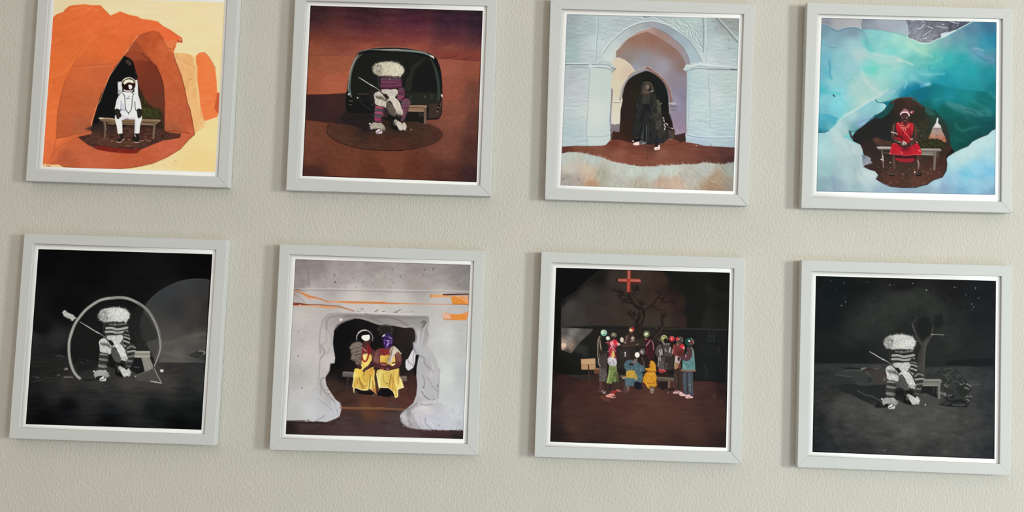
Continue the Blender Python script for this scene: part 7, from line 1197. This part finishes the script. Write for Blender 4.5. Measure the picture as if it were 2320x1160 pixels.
    p.poly(E("330,320 380,290 390,360 350,390"), (226, 160, 160), soft=.9); p.poly(E("400,270 450,290 490,350 430,370 400,330"), (206, 44, 60), soft=.8); p.line(E("455,330 500,355"), 3, (220, 150, 150), soft=.7); p.ell(1402, 780, 3, 2.4, (206, 196, 184), soft=.6)
    p.poly(E("375,480 410,460 415,560 400,600 350,590 350,560"), (214, 180, 104), soft=.7); p.line(E("415,480 440,590"), 2, (70, 24, 34), soft=.7); p.line(E("440,400 450,560"), 3, (60, 26, 38), soft=1)
    p.poly(E("290,600 340,570 400,600 440,600 455,680 440,740 320,735 290,680"), (190, 184, 190), soft=.5); p.line(E("330,640 380,600 420,650"), 1.8, (226, 220, 206), sm=True, soft=.6); p.line(E("300,680 340,690 330,730"), 1.4, (120, 110, 120), soft=.6); p.line(E("390,640 400,720"), 1.4, (140, 134, 140), soft=.6)
    p.poly(G("315,150 450,150 460,300 450,440 370,440 345,485 270,450 290,360 320,260 305,200"), (120, 136, 78), soft=.5)
    p.line(G("320,230 310,320 285,440"), 3, (160, 174, 110), sm=True, soft=1); p.line(G("400,280 440,250"), 1.6, (60, 70, 36), soft=.6); p.line(G("390,320 430,290 400,360 370,430"), 1.5, (66, 76, 42), sm=True, soft=.6); p.line(G("320,205 450,210"), 1.4, (96, 110, 60), soft=.6); p.line(G("345,390 370,375"), 1.6, (70, 80, 44), soft=.6); p.poly(G("430,300 480,260 490,440 440,440"), (84, 86, 56), soft=1)
    p.line(G("310,480 305,560 290,640"), [6, 5, 4], (60, 42, 38), soft=.6); p.line(G("340,480 335,560"), 4, (36, 28, 26), soft=.8); p.line(G("395,450 400,560"), 6, (54, 44, 38), soft=1); p.line(G("450,440 480,560"), 5, (56, 46, 40), soft=1); p.line(G("520,440 540,550"), 4, (52, 42, 36), soft=1)
    p.poly(G("255,670 290,655 340,640 400,640 430,680 430,705 380,720 300,705 250,690"), (206, 140, 130), soft=.5); p.line(G("380,690 420,685"), 2.4, (50, 26, 24), soft=.5); p.line(G("320,660 350,650"), 2, (226, 180, 170), soft=.5); p.line(G("270,680 300,695"), 1.4, (230, 180, 170), soft=.5); p.poly(G("340,600 440,580 480,560 520,590 420,630 360,640"), (150, 50, 48), soft=.7); p.line(G("450,575 520,600"), 2.6, (170, 120, 110), soft=.7); p.line(G("530,590 610,600"), 2.8, (84, 58, 54), soft=.7)
    p.poly(G("130,705 200,670 330,740 350,784 240,770"), (96, 56, 44), soft=.8)
    # blue shaggy sitter
    blue = K("110,200 140,140 200,115 260,130 340,150 400,200 470,230 480,300 440,380 440,460 400,530 340,540 300,500 280,580 200,580 140,590 120,500 140,420 150,320 120,270")
    p.poly(blue, (76, 100, 108), soft=.7)
    p.fur(blue, 300, 3.2, .9, [(120, 146, 150), (60, 84, 94), (96, 122, 130), (46, 62, 70), (140, 160, 158)], ang=60, jit=1.2, sm=False, alpha=.65)
    p.poly(K("190,190 250,170 290,200 260,225 200,220"), (44, 38, 44), soft=.7); p.poly(K("290,520 350,500 420,540 430,640 350,650 290,620"), (24, 26, 32), soft=.8); p.poly(K("410,340 480,320 490,345 430,360"), (16, 18, 22), soft=.7)
    y1 = K("150,320 210,300 280,310 320,360 350,430 330,480 290,440 200,440 140,430")
    p.poly(y1, (180, 146, 60), soft=.8); p.fur(y1, 90, 3, .9, [(222, 184, 76), (206, 158, 40), (150, 120, 60), (190, 170, 110)], ang=70, jit=1.2, sm=False, alpha=.8)
    p.fur(K("280,330 340,370 340,470 290,450"), 30, 3, .9, [(160, 160, 100), (110, 120, 90)], ang=80, jit=.8, alpha=.7)
    p.poly(K("150,580 210,580 210,660 180,700 120,710 110,690 160,650"), (100, 74, 70), soft=.7); p.line(K("165,590 170,640"), 2, (140, 110, 104), soft=.7); p.line(K("130,560 125,650"), 2.4, (80, 76, 76), soft=.7); p.line(K("60,680 170,690 130,715"), 2.4, (84, 56, 52), soft=.7); p.line(K("230,600 290,620"), 3, (46, 36, 34), soft=.8)
    p.poly(J("250,670 290,620 330,620 350,660 300,695 250,690"), (120, 104, 100), soft=.6); p.poly(J("330,590 380,560 500,560 560,620 540,720 480,760 440,700 380,690"), (40, 30, 28), soft=.7)
    for i in range(36):
        x, y = J("%f,%f" % (rng.uniform(360, 560), rng.uniform(560, 740)))[0]; p.line([(x, y), (x+rng.randn()*2, y+rng.randn()*2)], 1, (86, 68, 60) if rng.rand() > .5 else (24, 18, 18), soft=.5, alpha=.7)
    p.line(J("420,580 450,660 470,740"), 1.2, (120, 100, 84), soft=.5)
    p.ell(1455.5, 797.5, 7.4, 7.4, (74, 66, 62)); p.ell(1454, 797, 4.6, 4.6, (120, 110, 106), soft=.9); p.line(J("415,480 430,490"), 2, (216, 206, 200), soft=.5); p.line(J("430,500 440,520"), 1.6, (200, 180, 170), soft=.5); p.line(J("390,480 420,440 470,440"), 1.6, (96, 90, 76), sm=True, soft=.6)
    p.ell(1443.7, 804, 5.4, 6.2, (236, 228, 216)); p.line(J("325,600 340,620"), 1.4, (180, 160, 146), soft=.5)
    # yellow shaggy sitter
    yl = K("575,140 610,130 650,170 670,220 680,320 660,350 690,420 680,500 690,570 640,610 560,625 530,620 500,570 490,540 440,510 450,440 480,360 530,330 490,290 490,265 550,260")
    p.poly(yl, (196, 140, 40), soft=.6)
    p.fur(yl, 330, 3.4, 1.0, [(226, 176, 50), (206, 146, 30), (236, 200, 96), (160, 104, 30), (190, 130, 50)], ang=80, jit=.9, sm=False, alpha=.7)
    p.line(K("500,310 580,330 650,330"), 2, (120, 50, 30), sm=True, soft=.8, alpha=.8); p.line(K("520,520 600,540 670,510"), 1.8, (130, 70, 30), sm=True, soft=.8, alpha=.7); p.line(K("540,200 560,250"), 2.6, (96, 30, 26), soft=.8); p.line(K("570,600 620,600"), 3, (50, 30, 20), soft=.6)
    p.line(K("600,625 605,700"), [7, 6], (110, 94, 84), soft=.5); p.line(K("575,640 635,645"), 1.6, (176, 160, 146), soft=.4); p.line(K("575,670 635,670"), 1.6, (166, 150, 136), soft=.4); p.line(K("580,700 625,705"), 1.8, (150, 130, 110), soft=.4); p.line(K("575,730 600,735"), 2, (50, 34, 30), soft=.6)
    # right group
    p.poly(F("60,400 110,350 200,330 280,340 320,400 330,540 370,600 350,784 90,784 80,600 40,530 30,500"), (74, 66, 62), soft=.6)
    p.poly(F("60,400 110,350 160,380 150,460 80,530 35,500"), (84, 74, 68), soft=.7); p.poly(F("220,580 370,560 360,784 240,784 200,700"), (48, 44, 40), soft=.7)
    for t, w in (("110,460 130,520 120,560", 3), ("150,440 155,520", 3), ("300,420 290,470 285,490", 3.4), ("210,440 225,480", 2.4), ("95,590 90,680 80,740", 1.8), ("120,590 125,640", 2.4)): p.line(F(t), w, (176, 166, 162), soft=.6)
    p.line(F("120,570 250,580"), 1.6, (34, 30, 28), soft=.6); p.line(F("110,260 160,400 180,520"), 2.6, (32, 26, 24), sm=True, soft=.6); p.line(F("80,250 120,300"), 1.4, (110, 96, 88), soft=.6); p.line(F("230,350 290,345"), 2, (150, 140, 132), soft=.7); p.line(F("170,320 200,350"), 3, (140, 130, 120), soft=.7)
    p.ell(1504.5, 767.5, 8.2, 8.4, (134, 130, 84)); p.poly(F("190,260 240,250 250,310 210,330 180,290"), (24, 22, 22), soft=.7)
    for t in ("150,210 190,195", "140,250 160,240", "190,200 230,215", "160,230 200,235", "170,260 185,245"): p.line(F(t), 1.6, (216, 214, 160), soft=.5)
    for t in ("170,200 180,230", "205,215 215,240", "145,235 155,260"): p.line(F(t), 1.2, (50, 60, 36), soft=.5)
    p.poly(H("90,150 210,150 240,250 160,275 110,270 90,240"), (150, 56, 60), soft=.6); p.line(H("120,215 200,225"), 3, (200, 90, 90), soft=.8); p.poly(H("90,60 200,80 230,150 210,210 100,205"), (84, 80, 76), soft=.7)
    p.line(H("230,60 200,100 200,160 220,220 250,230"), 2, (34, 30, 28), sm=True, soft=.5); p.ell(1510, 829, 4, 7.4, (92, 88, 80), rot=-10, soft=.6); p.ell(1510, 829, 2.6, 5.6, (60, 56, 52), rot=-10, soft=.6); p.poly(H("270,0 370,0 370,200 260,240 250,60"), (50, 44, 40), soft=.8)
    p.poly(H("100,280 290,270 290,340 110,340"), (40, 30, 28), soft=.8); p.poly(H("130,425 260,425 240,560 130,580"), (36, 26, 24), soft=1)
    p.ell(1522.3, 768, 6.2, 6, (176, 44, 50)); p.ell(1521.5, 768, 2.2, 2.2, (244, 150, 140), soft=.6); p.line(F("290,240 330,215 375,240"), 1.2, (226, 130, 124), sm=True, soft=.5)
    p.poly(F("350,370 420,330 520,340 560,420 540,520 480,640 490,784 370,784 380,560 330,530 330,490"), (110, 52, 46), soft=.7)
    p.ell(1538.8, 770.5, 8, 7.8, (74, 64, 54)); p.poly(F("400,240 440,220 445,270 420,300 400,280"), (196, 60, 66), soft=.6); p.ell(1538, 768.5, 2, 1.4, (226, 150, 140), soft=.6); p.line(F("480,225 520,260 520,310"), 1.2, (150, 136, 116), sm=True, soft=.5)
    p.poly(F("465,400 510,345 555,380 550,440 500,420"), (206, 54, 66), soft=.5); p.poly(F("520,420 552,390 550,450"), (236, 190, 180), soft=.5); p.line(F("370,380 360,440 340,500"), 3.4, (150, 66, 60), soft=.8); p.line(F("350,450 335,520"), 2, (176, 150, 140), soft=.7); p.line(F("430,340 440,370"), 3, (130, 116, 110), soft=.7)
    p.poly(F("390,560 440,560 490,600 460,700 380,690"), (186, 176, 168), soft=.5); p.poly(F("430,570 480,590 460,660 430,640"), (60, 44, 44), soft=.6); p.poly(F("440,470 520,470 520,550 450,570 410,520"), (84, 40, 36), soft=.8)
    p.poly(H("370,90 450,90 440,180 380,220"), (150, 122, 88), soft=.6); p.line(H("385,110 390,200"), 1.4, (196, 170, 136), soft=.6); p.poly(H("380,210 520,200 520,330 500,600 430,590 400,480 360,300"), (60, 46, 40), soft=.6); p.line(H("440,250 450,560"), 1.6, (36, 26, 24), soft=.8); p.line(H("390,300 410,450"), 2, (84, 66, 56), soft=1)
    # far right person, teal top
    p.poly(F("600,410 660,380 700,430 725,540 740,784 510,784 520,650 500,560 560,560 600,480"), (96, 136, 134), soft=.5)
    p.poly(F("600,420 650,400 690,440 690,560 640,640 580,660 500,620 490,560 520,540 560,570 600,500"), (84, 56, 62), soft=.6); p.line(F("570,540 580,580"), 2, (206, 140, 130), soft=.5); p.line(F("670,400 710,470 720,560"), 1.6, (150, 150, 140), sm=True, soft=.6)
    p.poly(H("510,200 540,60 600,70 730,0 745,240 640,250 500,235"), (98, 140, 138), soft=.5)
    for t in ("550,90 590,180", "600,110 630,180", "660,60 640,160", "700,60 690,170"): p.line(H(t), 1.5, (60, 96, 98), soft=.7)
    p.line(H("540,120 570,190"), 1.5, (160, 190, 186), soft=.6); p.line(H("505,225 600,235 740,232"), 4, (136, 104, 90), sm=True, soft=.5); p.line(H("510,252 640,258 740,250"), 1, (60, 30, 26), soft=.5)
    p.ell(1561.7, 774.5, 9.8, 9, (24, 74, 60)); p.ell(1566, 776.5, 5, 5.4, (110, 60, 60), soft=.9); p.ell(1561, 772.5, 2, 2, (236, 240, 230), soft=.4); p.line(F("670,250 715,300 715,340"), 1.4, (160, 150, 140), sm=True, soft=.5); p.line(F("570,310 620,340"), 1.6, (16, 50, 40), soft=.7); p.line(F("620,390 660,400"), 3, (30, 26, 26), soft=.7)
    p.poly(H("525,260 700,255 710,670 640,680 620,600 600,480 600,660 540,650 530,500 515,350"), (70, 76, 84), soft=.5)
    p.line(H("600,270 600,600"), 1.8, (40, 42, 48), soft=.7); p.line(H("640,300 650,450"), 4, (88, 96, 104), soft=1.4, alpha=.7); p.line(H("550,300 560,560"), 3, (84, 92, 100), soft=1.4, alpha=.6); p.line(H("620,475 660,480 650,520 660,600"), 1.3, (130, 134, 136), sm=True, soft=.6)
    p.poly(H("340,620 400,590 440,585 480,610 430,640 360,640"), (196, 160, 156), soft=.4); p.ell(1533.5, 886.8, 2, 1, (90, 60, 56), soft=.5)
    p.poly(H("450,645 490,600 530,640 590,665 580,685 480,680"), (226, 186, 184), soft=.4); p.poly(H("560,705 600,680 580,665 640,655 670,690 705,690 700,715 600,728"), (226, 190, 186), soft=.4); p.line(H("610,705 650,700"), 1.4, (110, 70, 66), soft=.5); p.line(H("480,660 510,655"), 1, (120, 76, 72), soft=.5)
    p.line([(1259.8, 606.3), (1653.6, 617.9), (1644.8, 1014.5), (1246.3, 1000.9), (1259.8, 606.3)], 4, (6, 6, 6), soft=1.5, alpha=.7)
    p.grain(1.6)
    return p

# ---------------- the framed pictures ----------------
DF, DP = 0.01611, 0.01241                  # how far the frame front and the print stand off the frame's back
RES = 420                           # points across each printed picture
def srgb_lin(c):
    c = np.clip(c/255.0, 0, 1)
    return np.where(c <= .04045, c/12.92, ((c+.055)/1.055)**2.4)
def rail(parent, A, B, a, b, mat, g0, g1):
    # one mitred side: outer corners A, B and opening corners a, b; g0, g1 the gaps at its two mitres
    A, B, a, b = [np.array(q)/1000 for q in (A, B, a, b)]
    w = .5*(np.linalg.norm(A-a)+np.linalg.norm(B-b))/math.sqrt(2); L = np.linalg.norm(B-A); e = (B-A)/L
    A = A+e*g0; a = a+e*g0; B = B-e*g1; b = b-e*g1
    c = .0007
    sec = [(0, 0), (0, -DF+c), (.28*c/w, -DF+.3*c), (c/w, -DF), (1-c/w, -DF), (1-.28*c/w, -DF+.3*c), (1, -DF+c), (1, -DP-.0001), (1-.004/w, -DP-.0001), (1-.004/w, 0)]
    vs = []
    for P, p in ((A, a), (B, b)):
        for t, y in sec:
            q = P+(p-P)*t; vs.append((q[0], y, q[1]))
    k = len(sec); fs = [(i, (i+1) % k, k+(i+1) % k, k+i) for i in range(k)]+[tuple(range(k)), tuple(range(2*k-1, k-1, -1))]
    return mesh_obj('rail', vs, fs, mat, parent)
def print_mesh(parent, quad, opening, pic, gain):
    # sheet of paper: the inked field as a fine grid that carries its colours, a white margin, and the paper's back
    R = RES; H = homog([(0, 0), (1, 0), (1, 1), (0, 1)], [tuple(np.array(q)/1000) for q in quad])
    t = np.linspace(0, 1, R); uu, vv = np.meshgrid(t, t)
    q = np.stack([uu.ravel(), vv.ravel(), np.ones(R*R)], 1) @ H.T; q = q[:, :2]/q[:, 2:]
    co = np.zeros((R*R+8+4, 3), np.float32); co[:R*R, 0] = q[:, 0]; co[:R*R, 1] = -DP; co[:R*R, 2] = q[:, 1]
    ci = [0, R-1, R*R-1, R*(R-1)]
    for j in range(4):
        co[R*R+j] = co[ci[j]]
        o = np.array(opening[j])/1000; s = np.array([(-1, 1), (1, 1), (1, -1), (-1, -1)][j])*.0034
        co[R*R+4+j] = (o[0]+s[0], -DP, o[1]+s[1]); co[R*R+8+j] = (o[0]+s[0], -DP+.0004, o[1]+s[1])
    i = np.arange(R*R).reshape(R, R)
    quads = np.stack([i[:-1, :-1].ravel(), i[1:, :-1].ravel(), i[1:, 1:].ravel(), i[:-1, 1:].ravel()], 1)
    b0, b1, b2 = R*R, R*R+4, R*R+8
    ext = [[b1+j, b0+j, b0+(j+1) % 4, b1+(j+1) % 4] for j in range(4)]+[[b2+j, b1+j, b1+(j+1) % 4, b2+(j+1) % 4] for j in range(4)]+[[b2, b2+1, b2+2, b2+3]]
    quads = np.concatenate([quads, np.array(ext)]).astype(np.int32)
    me = bpy.data.meshes.new('print')
    me.vertices.add(len(co)); me.vertices.foreach_set('co', co.ravel())
    me.loops.add(quads.size); me.loops.foreach_set('vertex_index', quads.ravel())
    me.polygons.add(len(quads)); me.polygons.foreach_set('loop_start', np.arange(0, quads.size, 4, dtype=np.int32))
    me.update(calc_edges=True); me.validate()
    im = pic.out(R); lin = srgb_lin(im)/np.array(gain)
    c = np.ones((len(co), 4), np.float32); c[:, :3] = (.885, .885, .875); c[:R*R, :3] = np.clip(lin.reshape(-1, 3), .0008, .95)
    a = me.color_attributes.new('ink', 'FLOAT_COLOR', 'POINT'); a.data.foreach_set('color', c.ravel())
    me.materials.append(PAPER)
    o = bpy.data.objects.new('print', me); COL.objects.link(o); o.parent = parent
    return o
# place (centre of the back), axes, outer corners, opening corners, picture corners (mm in the frame's own plane, from top left clockwise)
FRAMES = [
    ((-0.51723, -0.0014, 0.26741), [[0.99969, -0.000444, 0.024882], [0.000342, 0.999991, 0.004124], [-0.024883, -0.004114, 0.999682]], {'F': [(-167.9, 168.1), (167.1, 168.1), (167.4, -166.5), (-168.2, -167.3)], 'O': [(-150.6, 150.7), (148.8, 150.7), (149.6, -148.9), (-151.4, -148.6)], 'I': [(-142.2, 142.3), (144.1, 143.0), (143.4, -141.1), (-143.6, -142.6)]}),
    ((-0.08672, -0.00121, 0.257), [[0.999778, -0.00189, 0.020964], [0.001855, 0.999997, 0.001651], [-0.020967, -0.001611, 0.999779]], {'F': [(-168.4, 168.3), (166.6, 168.3), (166.8, -166.3), (-168.6, -167.0)], 'O': [(-150.1, 149.6), (150.2, 149.2), (149.2, -148.7), (-151.3, -148.7)], 'I': [(-143.1, 142.6), (143.3, 142.0), (143.2, -143.6), (-143.6, -142.2)]}),
    ((0.33572, -0.00108, 0.24616), [[0.999716, -0.000115, 0.023825], [0.000138, 1.0, -0.000951], [-0.023825, 0.000954, 0.999716]], {'F': [(-168.5, 167.9), (167.5, 166.6), (163.4, -165.9), (-166.3, -166.9)], 'O': [(-149.1, 149.3), (149.8, 149.9), (146.9, -148.1), (-149.8, -150.2)], 'I': [(-140.7, 142.0), (143.5, 143.5), (140.3, -142.6), (-141.7, -142.8)]}),
    ((0.75498, -0.00277, 0.23901), [[0.999797, 0.007094, 0.018866], [-0.006938, 0.999941, -0.008335], [-0.018924, 0.008203, 0.999787]], {'F': [(-165.9, 169.8), (167.5, 167.1), (168.6, -166.5), (-169.7, -168.2)], 'O': [(-149.0, 151.5), (151.2, 150.8), (151.7, -148.7), (-153.0, -150.6)], 'I': [(-141.3, 146.4), (142.8, 145.9), (143.4, -137.5), (-144.7, -140.3)]}),
    ((-0.52627, -0.00258, -0.15239), [[0.999618, -0.006652, 0.02681], [0.006451, 0.99995, 0.007593], [-0.026859, -0.007417, 0.999612]], {'F': [(-166.6, 165.3), (168.1, 167.6), (166.8, -165.9), (-168.5, -168.2)], 'O': [(-150.7, 149.5), (150.5, 150.9), (148.9, -148.6), (-152.2, -151.1)], 'I': [(-143.3, 140.9), (144.0, 143.6), (142.6, -142.2), (-144.3, -144.8)]}),
    ((-0.10197, -0.00155, -0.16402), [[0.999772, -0.005017, 0.020743], [0.004995, 0.999987, 0.001117], [-0.020749, -0.001013, 0.999784]], {'F': [(-168.2, 165.5), (166.8, 165.3), (167.0, -164.6), (-169.6, -167.9)], 'O': [(-151.3, 149.3), (150.2, 148.1), (149.8, -147.4), (-152.4, -149.3)], 'I': [(-142.3, 141.9), (144.6, 142.1), (142.7, -140.1), (-145.4, -142.6)]}),
    ((0.32304, -0.00107, -0.17076), [[0.999849, -0.000732, 0.017375], [0.00073, 1.0, 8.4e-05], [-0.017375, -7.1e-05, 0.999849]], {'F': [(-165.1, 165.5), (164.5, 165.2), (164.5, -165.5), (-167.0, -165.4)], 'O': [(-148.5, 148.4), (147.9, 147.2), (147.6, -147.2), (-150.5, -148.4)], 'I': [(-140.5, 140.5), (141.8, 140.5), (140.7, -141.4), (-142.3, -141.0)]}),
    ((0.74713, -0.00223, -0.18032), [[0.999739, 0.008681, 0.021151], [-0.008624, 0.999959, -0.002791], [-0.021175, 0.002607, 0.999772]], {'F': [(-168.4, 165.5), (168.7, 167.7), (168.2, -166.8), (-168.8, -166.6)], 'O': [(-151.4, 148.3), (151.5, 150.0), (151.2, -149.2), (-151.9, -148.5)], 'I': [(-144.1, 141.0), (144.4, 142.7), (144.5, -142.5), (-144.5, -142.1)]}),
]
PICS = [
    (astronaut_picture, 'colour print of a white suited astronaut on a bench under an orange rock arch', 'whitish wooden picture frame holding the orange rock arch with a white suited astronaut', (0, 0, .00018, 0), (0.858, 0.845, 0.791)),
    (capsule_picture, 'colour print of a woolly striped sitter before a rounded shelter on red desert', 'whitish wooden picture frame holding the reddish brown desert with a rounded dark shelter', (0, 0, .00022, 0), (0.939, 0.934, 0.882)),
    (archway_picture, 'colour print of a black veiled figure in a white plastered archway', 'whitish wooden picture frame holding the white archway with a black veiled figure', (.0001, .00004, .0003, .0001), (1.03, 1.036, 0.984)),
    (ice_cave_picture, 'colour print of a person in red in a turquoise ice cave', 'whitish wooden picture frame holding the turquoise ice cave with a person in red', (.00005, .00005, .00022, .00012), (1.137, 1.151, 1.098)),
    (hoop_picture, 'grey print of a woolly striped sitter inside a large hoop at night', 'whitish wooden picture frame holding the black night scene with a large pale hoop', (.00002, 0, 0, 0), (0.866, 0.857, 0.807)),
    (grotto_picture, 'colour print of two people in yellow dresses in a rough plaster opening', 'whitish wooden picture frame holding the pale plaster opening with two people in yellow', (0, .0001, .00012, .0001), (0.944, 0.945, 0.898)),
    (gathering_picture, 'colour print of a crowd in helmets under a bare tree and a pink cross', 'whitish wooden picture frame holding the dark yard with a helmeted crowd and pink cross', (0, 0, .0003, .00006), (1.037, 1.049, 1.006)),
    (night_tree_picture, 'grey print of a woolly striped sitter on a bench by a faint tree', 'whitish wooden picture frame holding the dark grey scene with a sitter by a faint tree', (.0001, .00005, .00014, .00011), (1.147, 1.17, 1.128)),
]
for (loc, axes, cor), (painter, plabel, flabel, gaps, gain) in zip(FRAMES, PICS):
    e = bpy.data.objects.new('picture_frame', None); COL.objects.link(e); e.empty_display_size = .05
    e.matrix_world = Matrix.Translation(loc) @ Matrix(axes).to_4x4()
    put(e, flabel, 'picture frame', 'framed prints hung in two rows on the wall')
    Fo, Oo = cor['F'], cor['O']
    for j in range(4):
        k = (j+1) % 4
        rail(e, Fo[j], Fo[k], Oo[j], Oo[k], PAINT_H if j % 2 == 0 else PAINT_V, gaps[j], gaps[k])
    put(print_mesh(e, cor['I'], Oo, painter(), gain), plabel)
    # card that closes the back of the frame
    vs = []
    for y in (-DP+.0006, -.002):
        for j in range(4):
            o = np.array(Oo[j])/1000+np.array([(-1, 1), (1, 1), (1, -1), (-1, -1)][j])*.0034; vs.append((o[0], y, o[1]))
    mesh_obj('backing_card', vs, [(0, 1, 2, 3), (7, 6, 5, 4)]+[(j, (j+1) % 4, 4+(j+1) % 4, 4+j) for j in range(4)], BOARD, e)
